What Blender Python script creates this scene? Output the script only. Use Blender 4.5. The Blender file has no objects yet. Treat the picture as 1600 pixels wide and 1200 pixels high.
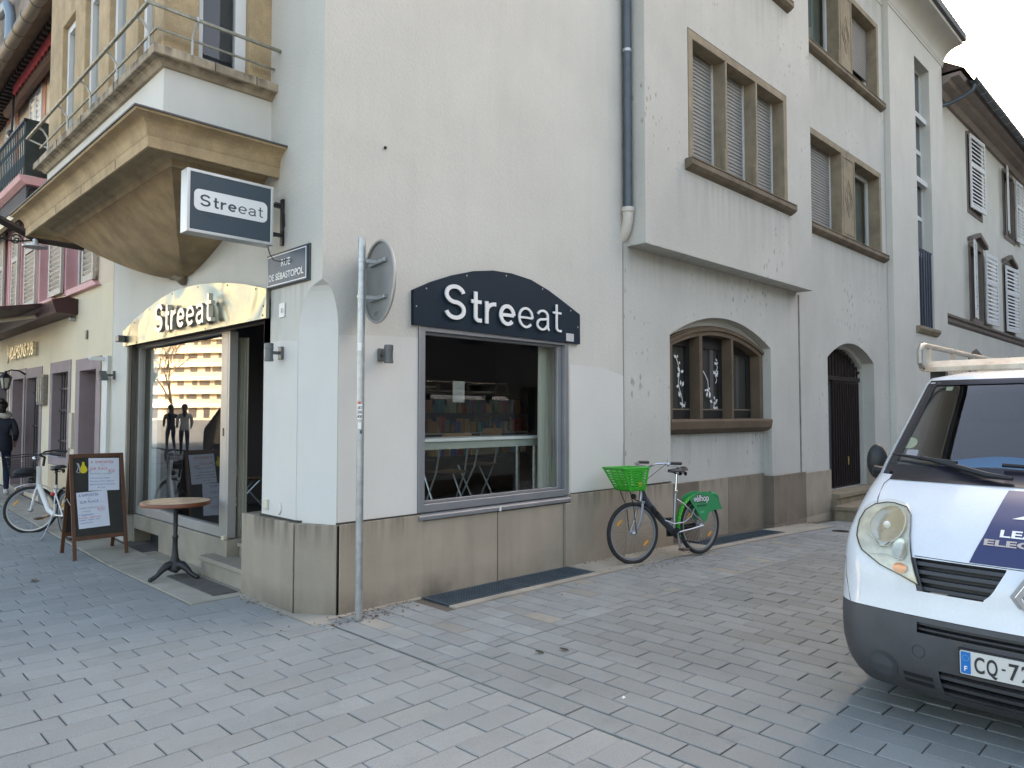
import bpy, bmesh, math, random
from mathutils import Vector, Matrix
from mathutils.geometry import tessellate_polygon
random.seed(7)
R = math.radians
sc = bpy.context.scene
COL = sc.collection

# ------------------------------------------------------------------ camera, sky, sun, exposure
F_PX = 1136.0
PITCH = math.atan(47 / F_PX)
cam = bpy.data.cameras.new("camera"); camo = bpy.data.objects.new("camera", cam); COL.objects.link(camo)
cam.sensor_width = 36; cam.lens = F_PX / 1600 * 36; cam.clip_start = .05; cam.clip_end = 2000
camo.location = (0, 0, 1.6)
camo.rotation_euler = (math.pi / 2 + PITCH, 0, -math.pi / 4)
sc.camera = camo
SUN_AZ, SUN_EL = R(-3), R(25)          # azimuth from +X towards +Y
sd = Vector((math.cos(SUN_AZ) * math.cos(SUN_EL), math.sin(SUN_AZ) * math.cos(SUN_EL), math.sin(SUN_EL)))
w = bpy.data.worlds.new("World"); sc.world = w; w.use_nodes = True
nt = w.node_tree; bg = nt.nodes["Background"]
sky = nt.nodes.new("ShaderNodeTexSky"); sky.sky_type = 'NISHITA'; sky.sun_disc = False
sky.sun_elevation = SUN_EL; sky.sun_rotation = math.atan2(sd.x, sd.y); sky.air_density = 1.0; sky.dust_density = 4.0; sky.ozone_density = .25
wb = nt.nodes.new("ShaderNodeVectorMath"); wb.operation = 'MULTIPLY'; wb.inputs[1].default_value = (1.10, .985, .87)     # even warm tint over the sky colour, for white balance
nt.links.new(sky.outputs[0], wb.inputs[0]); nt.links.new(wb.outputs[0], bg.inputs[0]); bg.inputs[1].default_value = .15
sl = bpy.data.lights.new("sun", 'SUN'); sl.energy = 4.5; sl.angle = R(.5); sl.color = (1, .93, .80)
so = bpy.data.objects.new("sun", sl); COL.objects.link(so)
so.rotation_euler = sd.to_track_quat('Z', 'Y').to_euler(); so.location = (30, 20, 30)
sc.view_settings.view_transform = 'Standard'; sc.view_settings.look = 'None'
sc.view_settings.gamma = 1; sc.view_settings.use_curve_mapping = False
sc.view_settings.exposure = 2.36
sc.cycles.max_bounces = 8; sc.cycles.transparent_max_bounces = 12; sc.cycles.diffuse_bounces = 4
sc.cycles.use_denoising = True; sc.cycles.caustics_reflective = False; sc.cycles.caustics_refractive = False
sc.cycles.sample_clamp_indirect = 6

# ------------------------------------------------------------------ materials
MATS = {}
def _n(nt, t, **k):
    n = nt.nodes.new(t)
    for a, b in k.items(): setattr(n, a, b)
    return n
def mat(name, col, rough=.6, metal=0, var=.0, vs=3, bump=0, bs=80, streak=0, island=0, spec=.5, coat=0, grain=0, gs=250, tint=None, tvar=0, stretch=None, spots=0, dirt=(), gum=0):
    if name in MATS: return MATS[name]
    m = bpy.data.materials.new(name); m.use_nodes = True; MATS[name] = m
    nt = m.node_tree; L = nt.links; b = nt.nodes["Principled BSDF"]
    b.inputs['Roughness'].default_value = rough; b.inputs['Metallic'].default_value = metal
    b.inputs['Specular IOR Level'].default_value = spec
    if coat: b.inputs['Coat Weight'].default_value = coat; b.inputs['Coat Roughness'].default_value = .05
    geo = _n(nt, 'ShaderNodeNewGeometry')
    def noise(scale, det=4, st=None, r=.55):
        n = _n(nt, 'ShaderNodeTexNoise'); n.inputs['Scale'].default_value = scale; n.inputs['Detail'].default_value = det; n.inputs['Roughness'].default_value = r
        if st:
            mp = _n(nt, 'ShaderNodeMapping'); mp.inputs['Scale'].default_value = st
            L.new(geo.outputs['Position'], mp.inputs[0]); L.new(mp.outputs[0], n.inputs[0])
        else: L.new(geo.outputs['Position'], n.inputs[0])
        return n
    val = None
    def mul(a, lo, hi, f0=.3, f1=.7):
        nonlocal val
        mr = _n(nt, 'ShaderNodeMapRange'); mr.inputs[1].default_value = f0; mr.inputs[2].default_value = f1; mr.inputs[3].default_value = lo; mr.inputs[4].default_value = hi
        L.new(a, mr.inputs[0])
        if val is None: val = mr.outputs[0]
        else:
            mm = _n(nt, 'ShaderNodeMath', operation='MULTIPLY'); L.new(val, mm.inputs[0]); L.new(mr.outputs[0], mm.inputs[1]); val = mm.outputs[0]
    if var: mul(noise(vs, 5, stretch).outputs[0], 1 - var, 1 + var)
    if grain: mul(noise(gs, 2).outputs[0], 1 - grain, 1 + grain)
    if streak:
        mul(noise(1, 4, (3.5, 3.5, .6)).outputs[0], 1, 1 - streak, .48, .78)
        mul(noise(1, 5, (14, 14, 1.0)).outputs[0], 1, 1 - streak * .6, .52, .82)
    if island:
        oi = _n(nt, 'ShaderNodeObjectInfo'); ad = _n(nt, 'ShaderNodeMath', operation='ADD'); fr = _n(nt, 'ShaderNodeMath', operation='FRACT')
        L.new(oi.outputs['Random'], ad.inputs[0]); L.new(geo.outputs['Random Per Island'], ad.inputs[1]); L.new(ad.outputs[0], fr.inputs[0])
        mul(fr.outputs[0], 1 - island, 1 + island, 0, 1)
    if spots:      # chips and marks in the render coat
        vo = _n(nt, 'ShaderNodeTexVoronoi'); vo.inputs['Scale'].default_value = 1
        mp = _n(nt, 'ShaderNodeMapping'); mp.inputs['Scale'].default_value = (10, 10, 5)
        nz = noise(14, 3); vm = _n(nt, 'ShaderNodeVectorMath', operation='SCALE'); vm.inputs[3].default_value = .05
        va = _n(nt, 'ShaderNodeVectorMath', operation='ADD')
        L.new(nz.outputs[1], vm.inputs[0]); L.new(geo.outputs['Position'], va.inputs[0]); L.new(vm.outputs[0], va.inputs[1])
        L.new(va.outputs[0], mp.inputs[0]); L.new(mp.outputs[0], vo.inputs[0])
        big = noise(.9, 3)
        th = _n(nt, 'ShaderNodeMapRange'); th.inputs[1].default_value = .42; th.inputs[2].default_value = .66; th.inputs[3].default_value = .02; th.inputs[4].default_value = .25
        L.new(big.outputs[0], th.inputs[0])
        sb = _n(nt, 'ShaderNodeMath', operation='SUBTRACT'); L.new(th.outputs[0], sb.inputs[0]); L.new(vo.outputs['Distance'], sb.inputs[1])
        mul(sb.outputs[0], 1, 1 - spots, -.05, .09)
    def mrange(a, f0, f1, t0, t1):
        mr = _n(nt, 'ShaderNodeMapRange'); L.new(a, mr.inputs[0])
        for i_, q_ in enumerate((f0, f1, t0, t1)): mr.inputs[i_ + 1].default_value = q_
        return mr.outputs[0]
    def mult(a, b_):
        q_ = _n(nt, 'ShaderNodeMath', operation='MULTIPLY'); L.new(a, q_.inputs[0]); L.new(b_, q_.inputs[1]); return q_.outputs[0]
    if dirt:       # run-off and grime below ledges: (axis, from, to, top z, length, strength)
        sx = _n(nt, 'ShaderNodeSeparateXYZ'); L.new(geo.outputs['Position'], sx.inputs[0])
        nz1 = mrange(noise(1, 5, (11, 11, .7)).outputs[0], .42, .62, 0, 1); nz2 = mrange(noise(2.2, 5).outputs[0], .38, .62, 0, 1)
        for ax, a0, a1, zt, zl, st in dirt:
            up = zl < 0
            m_ = mult(mrange(sx.outputs[ax], a0 - .05, a0 + .02, 0, 1), mrange(sx.outputs[ax], a1 - .02, a1 + .05, 1, 0))
            m_ = mult(m_, mrange(sx.outputs[2], zt - zl, zt, 0, 1)); 
            m_ = mult(m_, mrange(sx.outputs[2], zt, zt + .01, 1, 0) if not up else mrange(sx.outputs[2], zt - .01, zt, 0, 1))
            m_ = mult(m_, nz2 if up else nz1); mul(m_, 1, 1 - st, 0, 1)
    if gum:        # trodden spots on the paving
        vo = _n(nt, 'ShaderNodeTexVoronoi'); vo.inputs['Scale'].default_value = 2.2; L.new(geo.outputs['Position'], vo.inputs[0])
        mul(vo.outputs['Distance'], 1 - gum, 1, .025, .04); mul(noise(.55, 5, None, .65).outputs[0], 1, 1 - gum * .45, .5, .72)
        mul(noise(3.5, 6, None, .7).outputs[0], 1, 1 - gum * .5, .58, .7)
    c = tuple(col) + (1,)
    src = None
    if tvar:
        mx = _n(nt, 'ShaderNodeMix', data_type='RGBA'); mx.inputs[6].default_value = c; mx.inputs[7].default_value = tuple(tint) + (1,)
        if island:
            wn = _n(nt, 'ShaderNodeTexWhiteNoise', noise_dimensions='1D'); L.new(fr.outputs[0], wn.inputs['W']); f = wn.outputs[0]
            mr = _n(nt, 'ShaderNodeMapRange'); mr.inputs[1].default_value = 1 - tvar; mr.inputs[2].default_value = 1; L.new(f, mr.inputs[0]); L.new(mr.outputs[0], mx.inputs[0])
        else:
            nn = noise(vs * .6, 5); mr = _n(nt, 'ShaderNodeMapRange'); mr.inputs[1].default_value = .42; mr.inputs[2].default_value = .68; mr.inputs[4].default_value = tvar
            L.new(nn.outputs[0], mr.inputs[0]); L.new(mr.outputs[0], mx.inputs[0])
        src = mx.outputs[2]
    if val is not None:
        vv = _n(nt, 'ShaderNodeVectorMath', operation='SCALE'); L.new(val, vv.inputs[3])
        if src: L.new(src, vv.inputs[0])
        else: vv.inputs[0].default_value = col
        src = vv.outputs[0]
    if src: L.new(src, b.inputs['Base Color'])
    else: b.inputs['Base Color'].default_value = c
    if bump:
        bn = _n(nt, 'ShaderNodeBump'); bn.inputs['Strength'].default_value = bump; bn.inputs['Distance'].default_value = .01
        L.new(noise(bs, 6, stretch, .6).outputs[0], bn.inputs['Height']); L.new(bn.outputs[0], b.inputs['Normal'])
    return m
def glassmat(name, boost=1.6, tint=(.92, .94, .93), rough=0.0, wavy=0):
    m = bpy.data.materials.new(name); m.use_nodes = True; MATS[name] = m
    nt = m.node_tree; L = nt.links; nt.nodes.remove(nt.nodes["Principled BSDF"])
    out = nt.nodes["Material Output"]
    tr = _n(nt, 'ShaderNodeBsdfTransparent'); tr.inputs[0].default_value = tuple(tint) + (1,)
    gl = _n(nt, 'ShaderNodeBsdfGlossy'); gl.inputs['Roughness'].default_value = rough
    fr = _n(nt, 'ShaderNodeFresnel'); fr.inputs[0].default_value = 1.5
    mm = _n(nt, 'ShaderNodeMath', operation='MULTIPLY', use_clamp=True); mm.inputs[1].default_value = boost
    ms = _n(nt, 'ShaderNodeMixShader')
    if wavy:
        geo = _n(nt, 'ShaderNodeNewGeometry'); n = _n(nt, 'ShaderNodeTexNoise'); n.inputs['Scale'].default_value = 1.2; n.inputs['Detail'].default_value = 1
        bn = _n(nt, 'ShaderNodeBump'); bn.inputs['Strength'].default_value = wavy; bn.inputs['Distance'].default_value = .02
        L.new(geo.outputs['Position'], n.inputs[0]); L.new(n.outputs[0], bn.inputs['Height']); L.new(bn.outputs[0], gl.inputs['Normal'])
    gb_ = _n(nt, 'ShaderNodeNewGeometry'); iv = _n(nt, 'ShaderNodeMath', operation='SUBTRACT'); iv.inputs[0].default_value = 1; L.new(gb_.outputs['Backfacing'], iv.inputs[1])
    fm = _n(nt, 'ShaderNodeMath', operation='MULTIPLY'); L.new(mm.outputs[0], fm.inputs[0]); L.new(iv.outputs[0], fm.inputs[1])     # the pane mirrors once, at its front face
    L.new(fr.outputs[0], mm.inputs[0]); L.new(fm.outputs[0], ms.inputs[0]); L.new(tr.outputs[0], ms.inputs[1]); L.new(gl.outputs[0], ms.inputs[2]); L.new(ms.outputs[0], out.inputs[0])
    return m

plaster = mat('plaster', (.575, .56, .505), .85, var=.06, vs=.8, bump=.45, bs=38, streak=.05, grain=.045, gs=80, dirt=[(1, 5.33, 6.0, 2.70, .45, .22), (0, 3.0, 8.0, .75, .35, .10), (1, 5.3, 12, .75, .4, .12), (1, 5.9, 9.8, 3.95, .8, .10)])
plaster2 = mat('plaster_weathered', (.51, .50, .455), .88, var=.08, vs=.9, bump=.45, bs=38, streak=.05, spots=.38, grain=.045, gs=80, dirt=[(0, 7.8, 11.1, 4.66, .9, .14), (0, 12.0, 16.1, 4.72, .9, .14), (0, 7.8, 11.1, 7.9, .9, .14), (0, 12.0, 16.1, 7.92, .9, .14), (0, 7.1, 11.8, 3.62, .5, .14), (0, 8.0, 10.9, 1.36, .6, .14), (0, 10.5, 11.0, 1.5, .9, .2), (0, 7, 16, 10.3, 1.2, .15)])
plaster3 = mat('plaster_repainted', (.62, .61, .57), .8, var=.03, vs=1.5, bump=.18, bs=60, streak=.02)
plint = mat('plinth_stone', (.36, .31, .24), .8, var=.10, vs=1.6, bump=.12, bs=60, streak=.14, grain=.05, gs=120, island=.06, tint=(.19, .155, .115), tvar=.6, dirt=[(0, 2.8, 4.0, .715, .22, .42), (0, 5.9, 8.0, .735, .22, .4), (1, 5.4, 6.4, .715, .22, .4), (0, 8.0, 13.1, .68, .2, .3), (0, 2.8, 4.4, .0, -.22, .45), (0, 4, 13.2, -.1, -.3, .35)])
stone = mat('sandstone', (.47, .35, .20), .85, var=.16, vs=5, bump=.6, bs=32, streak=.2, grain=.12, gs=110, tint=(.30, .22, .125), tvar=.4)
stone_d = mat('dark_sandstone', (.20, .16, .11), .85, var=.15, vs=4, bump=.3, bs=50, streak=.3, grain=.06, tint=(.10, .08, .06), tvar=.6)
stone_m = mat('mid_sandstone', (.285, .235, .16), .85, var=.15, vs=5, bump=.5, bs=35, streak=.2, grain=.05, tint=(.18, .15, .11), tvar=.5)
whitep = mat('white_paint', (.75, .75, .73), .45, var=.04, vs=5)
alum = mat('grey_aluminium', (.33, .34, .36), .38, metal=.65, var=.06, vs=4)
alum_w = mat('pale_aluminium', (.40, .385, .36), .45, metal=.3, var=.06, vs=4)
steel = mat('galvanised_steel', (.42, .44, .45), .42, metal=.8, var=.15, vs=18)
zinc = mat('zinc', (.095, .112, .13), .5, metal=.4, var=.12, vs=6)
black = mat('black_metal', (.02, .02, .022), .45, metal=.3)
blackp = mat('black_plastic', (.022, .022, .024), .5)
rubber = mat('rubber', (.018, .018, .018), .75)
chrome = mat('chrome', (.75, .76, .78), .12, metal=1)
silver = mat('silver_paint', (.45, .47, .49), .3, metal=.7)
glass = glassmat('window_glass', 1.5)
glass_s = glassmat('shop_glass', 1.9, wavy=.012)
print_b = mat('print_black', (.03, .03, .035), .6)
print_w = mat('print_white', (.8, .8, .78), .5)

# ------------------------------------------------------------------ mesh helpers
class MB:
    def __init__(s): s.v = []; s.f = []; s.m = []; s.c = 0
    def mi(s, i): s.c = i; return s
    def add(s, vs, fs):
        o = len(s.v); s.v += [Vector(p) for p in vs]
        for f in fs: s.f.append([i + o for i in f]); s.m.append(s.c)
        return s
    def box(s, x0, y0, z0, x1, y1, z1):
        x0, x1 = min(x0, x1), max(x0, x1); y0, y1 = min(y0, y1), max(y0, y1); z0, z1 = min(z0, z1), max(z0, z1)
        return s.add([(x0, y0, z0), (x1, y0, z0), (x1, y1, z0), (x0, y1, z0), (x0, y0, z1), (x1, y0, z1), (x1, y1, z1), (x0, y1, z1)],
                     [(0, 3, 2, 1), (4, 5, 6, 7), (0, 1, 5, 4), (1, 2, 6, 5), (2, 3, 7, 6), (3, 0, 4, 7)])
    def tube(s, path, r, seg=8, closed=False, cap=True):
        P = [Vector(p) for p in path]; n = len(P)
        rs = r if isinstance(r, (list, tuple)) else [r] * n
        up = None; rings = []
        for i in range(n):
            if closed: t = (P[(i + 1) % n] - P[i - 1])
            else: t = P[min(i + 1, n - 1)] - P[max(i - 1, 0)]
            if t.length < 1e-9: t = Vector((0, 0, 1))
            t.normalize()
            if up is None:
                up = Vector((0, 0, 1)) if abs(t.z) < .9 else Vector((1, 0, 0))
            a = t.cross(up)
            if a.length < 1e-6: a = t.cross(Vector((1, .3, .2)))
            a.normalize(); b = a.cross(t).normalized(); up = b
            rings.append([P[i] + (a * math.cos(2 * math.pi * k / seg) + b * math.sin(2 * math.pi * k / seg)) * rs[i] for k in range(seg)])
        vs = [p for rg in rings for p in rg]; fs = []
        for i in range(n if closed else n - 1):
            j = (i + 1) % n
            for k in range(seg):
                l = (k + 1) % seg
                fs.append((i * seg + k, i * seg + l, j * seg + l, j * seg + k))
        if cap and not closed:
            fs.append(tuple(range(seg))[::-1]); fs.append(tuple((n - 1) * seg + k for k in range(seg)))
        return s.add(vs, fs)
    def cyl(s, a, b, r, r2=None, seg=16): return s.tube([a, b], [r, r if r2 is None else r2], seg)
    def lathe(s, prof, c=(0, 0, 0), seg=24, axis='z'):
        vs = []; fs = []; c = Vector(c)
        for r, z in prof:
            for k in range(seg):
                a = 2 * math.pi * k / seg; x, y = r * math.cos(a), r * math.sin(a)
                vs.append(c + (Vector((x, y, z)) if axis == 'z' else Vector((x, z, y)) if axis == 'y' else Vector((z, x, y))))
        for i in range(len(prof) - 1):
            for k in range(seg):
                l = (k + 1) % seg; fs.append((i * seg + k, i * seg + l, (i + 1) * seg + l, (i + 1) * seg + k))
        return s.add(vs, fs)
    def ball(s, c, r, seg=16, rings=10):
        r = (r, r, r) if not isinstance(r, (tuple, list)) else r
        prof = [(max(1e-4, math.sin(math.pi * i / rings)), -math.cos(math.pi * i / rings)) for i in range(rings + 1)]
        o = len(s.v); s.lathe(prof, (0, 0, 0), seg)
        for i in range(o, len(s.v)): p = s.v[i]; s.v[i] = Vector((c[0] + p.x * r[0], c[1] + p.y * r[1], c[2] + p.z * r[2]))
        return s
    def prism(s, loops, mp, d0, d1, skip=None):
        """outer loop + holes given in 2D; mp(u, v, d) -> xyz; faces at depth d0 and d1"""
        flat = [p for l in loops for p in l]
        tri = tessellate_polygon([[Vector((p[0], p[1], 0)) for p in l] for l in loops])
        n = len(flat)
        vs = [mp(u, v, d0) for u, v in flat] + [mp(u, v, d1) for u, v in flat]
        fs = [tuple(t) for t in tri] + [tuple(i + n for i in t[::-1]) for t in tri]
        o = 0
        for l in loops:
            k = len(l)
            for i in range(k):
                j = (i + 1) % k
                if skip and skip(l[i]) and skip(l[j]): continue
                fs.append((o + i, o + j, n + o + j, n + o + i))
            o += k
        return s.add(vs, fs)
    def grid(s, fn, nu, nv, flip=False):
        vs = [fn(i / nu, j / nv) for j in range(nv + 1) for i in range(nu + 1)]
        fs = []
        for j in range(nv):
            for i in range(nu):
                a = j * (nu + 1) + i; q = (a, a + 1, a + nu + 2, a + nu + 1); fs.append(q[::-1] if flip else q)
        return s.add(vs, fs)
WM = {}
def wm(o): return WM[o.name] if o else Matrix.Identity(4)
def empty(name, loc, rz=0, label=None, cat=None, group=None, kind=None, rot=None):
    o = bpy.data.objects.new(name, None); COL.objects.link(o); o.empty_display_size = .2
    o.location = loc; o.rotation_euler = rot if rot else (0, 0, rz)
    WM[o.name] = Matrix.Translation(loc) @ o.rotation_euler.to_matrix().to_4x4()
    return tag(o, label, cat, group, kind)
def tag(o, label=None, cat=None, group=None, kind=None):
    for k, v in (('label', label), ('category', cat), ('group', group), ('kind', kind)):
        if v: o[k] = v
    return o
def obj(name, mb, mats, parent=None, T=None, smooth=False, bevel=0, bseg=2, fixn=True, kind=None, label=None):
    if T is None: T = Matrix.Identity(4)
    if not isinstance(mats, (list, tuple)): mats = [mats]
    n = len(mb.v); lo = Vector([min(v[i] for v in mb.v) for i in range(3)]); hi = Vector([max(v[i] for v in mb.v) for i in range(3)])
    c = (lo + hi) / 2; c.z = lo.z
    me = bpy.data.meshes.new(name); me.from_pydata([v - c for v in mb.v], [], mb.f)
    for m in mats: me.materials.append(m)
    me.polygons.foreach_set('material_index', mb.m)
    if fixn:
        bm = bmesh.new(); bm.from_mesh(me); bmesh.ops.recalc_face_normals(bm, faces=bm.faces); bm.to_mesh(me); bm.free()
    if smooth:
        me.polygons.foreach_set('use_smooth', [True] * len(me.polygons))
        try: me.set_sharp_from_angle(angle=R(smooth if smooth is not True else 35))
        except Exception: pass
    me.update()
    o = bpy.data.objects.new(name, me); COL.objects.link(o)
    W = T @ Matrix.Translation(c); WM[o.name] = W
    if parent: o.parent = parent; o.matrix_basis = wm(parent).inverted() @ W
    else: o.matrix_basis = W
    if bevel:
        b = o.modifiers.new('bevel', 'BEVEL'); b.width = bevel; b.segments = bseg; b.limit_method = 'ANGLE'; b.angle_limit = R(40)
    if kind: o['kind'] = kind
    if label: o['label'] = label
    return o
def share(src, name, W, parent=None):
    o = src.copy(); o.name = name; COL.objects.link(o); WM[o.name] = W; o.parent = parent
    o.matrix_basis = (wm(parent).inverted() @ W) if parent else W
    return o
def copy_tree(o, loc, rz=0, label=None, group=None):
    """copies a thing, its parts and sub-parts"""
    W = Matrix.Translation(loc) @ Matrix.Rotation(rz, 4, 'Z')
    r = o.copy(); COL.objects.link(r); r.matrix_basis = W; WM[r.name] = W
    if label: r['label'] = label
    if group: r['group'] = group
    def kids(a, b):
        for ch in list(a.children):
            c = ch.copy(); COL.objects.link(c); c.parent = b; WM[c.name] = WM[b.name] @ ch.matrix_basis; kids(ch, c)
    kids(o, r)
    return r
def frame_T(origin, right, up):
    r = Vector(right).normalized(); u = Vector(up).normalized(); n = r.cross(u)
    M = Matrix((r, u, n)).transposed().to_4x4(); M.translation = Vector(origin); return M
def textmesh(s, size, ext=0, off=0, space=1.0, align='LEFT', bevel=0):
    cu = bpy.data.curves.new('t', 'FONT'); cu.body = s; cu.size = size; cu.extrude = ext; cu.offset = off; cu.space_character = space; cu.align_x = align; cu.resolution_u = 6
    if bevel: cu.bevel_depth = bevel
    o = bpy.data.objects.new('t', cu); COL.objects.link(o); dg = bpy.context.evaluated_depsgraph_get()
    me = bpy.data.meshes.new_from_object(o.evaluated_get(dg)); mb = MB()
    mb.add([v.co.copy() for v in me.vertices], [tuple(p.vertices) for p in me.polygons])
    bpy.data.objects.remove(o); bpy.data.curves.remove(cu); bpy.data.meshes.remove(me)
    return mb
def text(name, s, size, T, m, parent, ext=.001, off=0, width=None, space=1.0, align='LEFT'):
    mb = textmesh(s, size, ext, off, space, align)
    if width:
        xs = [v.x for v in mb.v]; k = width / (max(xs) - min(xs)); x0 = min(xs)
        for v in mb.v: v.x = (v.x - x0) * k
    return obj(name, mb, m, parent, T, fixn=False)
def arc(x0, x1, z0, zt, n=16, z1=None):
    """segmental arch from (x0,z0) over top zt to (x1,z1)"""
    z1 = z0 if z1 is None else z1; out = []
    for i in range(n + 1):
        t = i / n; a = -1 + 2 * t
        base = z0 + (z1 - z0) * t
        out.append((x0 + (x1 - x0) * t, base + (zt - (z0 + z1) / 2) * (1 - a * a)))
    return out
FR = lambda yp: (lambda u, v, d: (u, yp + d, v))      # facade along X, depth +Y
FL = lambda xp: (lambda u, v, d: (xp + d, u, v))      # facade along Y, depth +X
def gz(x, y):
    z = 0
    if x > 3.2: z -= .0025 * min(x - 3.2, 10) ** 2 + .045 * max(0, min(x, 24) - 13.2)
    if y > 8.5 and x < 3.3: z += .03 * min(y - 8.5, 9)
    return z
# ------------------------------------------------------------------ ground and paving
sand = mat('joint_sand', (.115, .10, .08), .95, var=.2, vs=3, bump=.5, bs=120, grain=.2)
pavA = mat('paver_grey', (.252, .268, .262), .8, island=.06, bump=.3, bs=130, grain=.17, gs=190, var=.08, vs=1.6, tint=(.25, .262, .25), tvar=.5, gum=.22)
pavB = mat('paver_dark_grey', (.222, .238, .232), .8, island=.06, bump=.3, bs=130, grain=.17, gs=190, var=.12, vs=.9, tint=(.205, .215, .205), tvar=.5, gum=.3)
pavC = mat('paver_mixed', (.245, .26, .255), .8, island=.10, bump=.3, bs=130, grain=.15, gs=190, var=.14, vs=2, tint=(.28, .262, .22), tvar=.2, gum=.25)
conc = mat('concrete', (.36, .335, .28), .9, var=.16, vs=3, bump=.3, bs=70, grain=.08, tint=(.24, .215, .175), tvar=.5)
xs = [-400, -150, -60, -20, -8, -4, 0, 3.0, 3.2, 3.3, 4.2, 5.2, 6.2, 7.2, 8.2, 9.2, 10.2, 11.2, 12.2, 13.2, 18, 24, 40, 100, 400]
ys = [-400, -100, -30, -10, -4, 0, 4, 8.5, 10, 13, 17.5, 20, 40, 100, 250, 500]
g = MB(); g.add([(x, y, gz(x, y) - .011) for y in ys for x in xs], [(j * len(xs) + i, j * len(xs) + i + 1, (j + 1) * len(xs) + i + 1, (j + 1) * len(xs) + i) for j in range(len(ys) - 1) for i in range(len(xs) - 1)])
obj('ground', g, sand, kind='structure')
fc = Vector((.7071 * math.cos(PITCH), .7071 * math.cos(PITCH), math.sin(PITCH)))
def inframe(x, y, z):
    r = (x - y) * .70711; f = (x + y) * .70711; zz = z - 1.6
    d = f * math.cos(PITCH) + zz * math.sin(PITCH)
    if d < .5: return None
    return 800 + F_PX * r / d, 600 - F_PX * (-f * math.sin(PITCH) + zz * math.cos(PITCH)) / d
def paver_mb(a, b, h=.01):
    e = .006; m = MB()
    m.add([(-a, -b, -h), (a, -b, -h), (a, b, -h), (-a, b, -h), (-a, -b, -.003), (a, -b, -.003), (a, b, -.003), (-a, b, -.003), (-a + e, -b + e, 0), (a - e, -b + e, 0), (a - e, b - e, 0), (-a + e, b - e, 0)],
          [(0, 1, 5, 4), (1, 2, 6, 5), (2, 3, 7, 6), (3, 0, 4, 7), (4, 5, 9, 8), (5, 6, 10, 9), (6, 7, 11, 10), (7, 4, 8, 11), (8, 9, 10, 11)])
    return m
def lay(setting, cells, m, limit=300):
    """cells: (cx, cy, halfx, halfy); the largest in view become parts, the rest one joined part"""
    vis = []
    for c in cells:
        z = gz(c[0], c[1]); p = inframe(c[0], c[1], z); s = 0
        if p and -40 < p[0] < 1640 and p[1] < 1260:
            dd = math.hypot(c[0], c[1]); s = c[2] * c[3] / dd ** 3 * (1 if not (c[0] > 4.6 and -.4 < c[1] < 1.5) else .01)
        vis.append((s, c))
    vis.sort(key=lambda q: -q[0])
    protos = {}
    rest = MB()
    for i, (s, c) in enumerate(vis):
        x, y, a, b = c; z = gz(x, y) + random.uniform(-.0018, .0018) - (.003 if random.random() < .07 else 0)
        sx = (gz(x + .1, y) - gz(x - .1, y)) / .2; sy = (gz(x, y + .1) - gz(x, y - .1)) / .2
        tx, ty = random.gauss(0, .0035) + sy, random.gauss(0, .0035) - sx
        rz = random.gauss(0, .004)
        W = Matrix.Translation((x, y, z)) @ Matrix.Rotation(ty, 4, 'Y') @ Matrix.Rotation(tx, 4, 'X') @ Matrix.Rotation(rz, 4, 'Z')
        if i < limit and s > 0:
            k = (round(a, 3), round(b, 3))
            if k not in protos:
                pr = obj('paver', paver_mb(a, b), m, setting, W @ Matrix.Translation((0, 0, 0)), fixn=False); protos[k] = pr
            else: share(protos[k], 'paver', W @ Matrix.Translation((0, 0, -.01)), setting)
        else:
            t = paver_mb(a, b); rest.add([W @ v for v in t.v], t.f)
    obj('paver_field', rest, m, setting, fixn=False, kind='stuff')
pav = empty('pavement', (0, 6, 0), kind='structure')
cells = []
for r, yy in enumerate([.7 + i * .1765 for i in range(112)]):
    off = [0, .16, .05, .21, .1][r % 5] + random.uniform(-.02, .02); x = -4.4 + off; edge = 2.979 if yy < 4.95 else (2.87 if yy < 6.25 else 2.457)
    while x < edge - .06:
        x1 = min(x + .314, edge)
        if edge - x1 < .07: x1 = edge
        cells.append(((x + x1) / 2 - .001, yy, (x1 - x) / 2 - .0040, .0855)); x = x1
lay(pav, cells, pavA)
road = empty('road', (8, 1, 0), kind='structure')
cells = []
for r, xx in enumerate([3.068 + i * .1735 for i in range(104)]):
    off = [0, .17, .06, .23][r % 4] + random.uniform(-.03, .03); y = 3.675
    first = True
    while y > -4.2:
        l = .325 if not first else .13 + off * .8; first = False
        y1 = y - l; cells.append((xx, (y + y1) / 2, .0825, l / 2 - .0042)); y = y1
lay(road, cells, pavB)
walk = empty('footway', (8, 4.2, 0), kind='structure')
cells = []
for r, xx in enumerate([3.08 + i * .172 for i in range(95)]):
    top = 5.06 if xx < 3.92 else 4.6
    if xx > 11.95: top = 4.95
    y = 3.676; off = [.12, .26, .18, .08][r % 4] + random.uniform(-.03, .03); first = True
    while y < top - .04:
        l = .31 if not first else off; first = False
        y1 = min(y + l, top)
        if top - y1 < .07: y1 = top
        cells.append((xx, (y + y1) / 2, .082, (y1 - y) / 2 - .004)); y = y1
lay(walk, cells, pavC)
def slab_on(name, x0, y0, x1, y1, top, m, parent, n=1, h=.05, bevel=.004):
    mb = MB(); k = max(1, int((x1 - x0) / .5)); l = max(1, int((y1 - y0) / .8))
    mb.grid(lambda u, v: (x0 + (x1 - x0) * u, y0 + (y1 - y0) * v, gz(x0 + (x1 - x0) * u, y0 + (y1 - y0) * v) + top), k, l)
    # skirts
    for (ax, ay, bx, by) in ((x0, y0, x1, y0), (x1, y0, x1, y1), (x1, y1, x0, y1), (x0, y1, x0, y0)):
        mb.grid(lambda u, v: (ax + (bx - ax) * u, ay + (by - ay) * u, gz(ax + (bx - ax) * u, ay + (by - ay) * u) + top - h * v), 6, 1)
    return obj(name, mb, m, parent)
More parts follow.
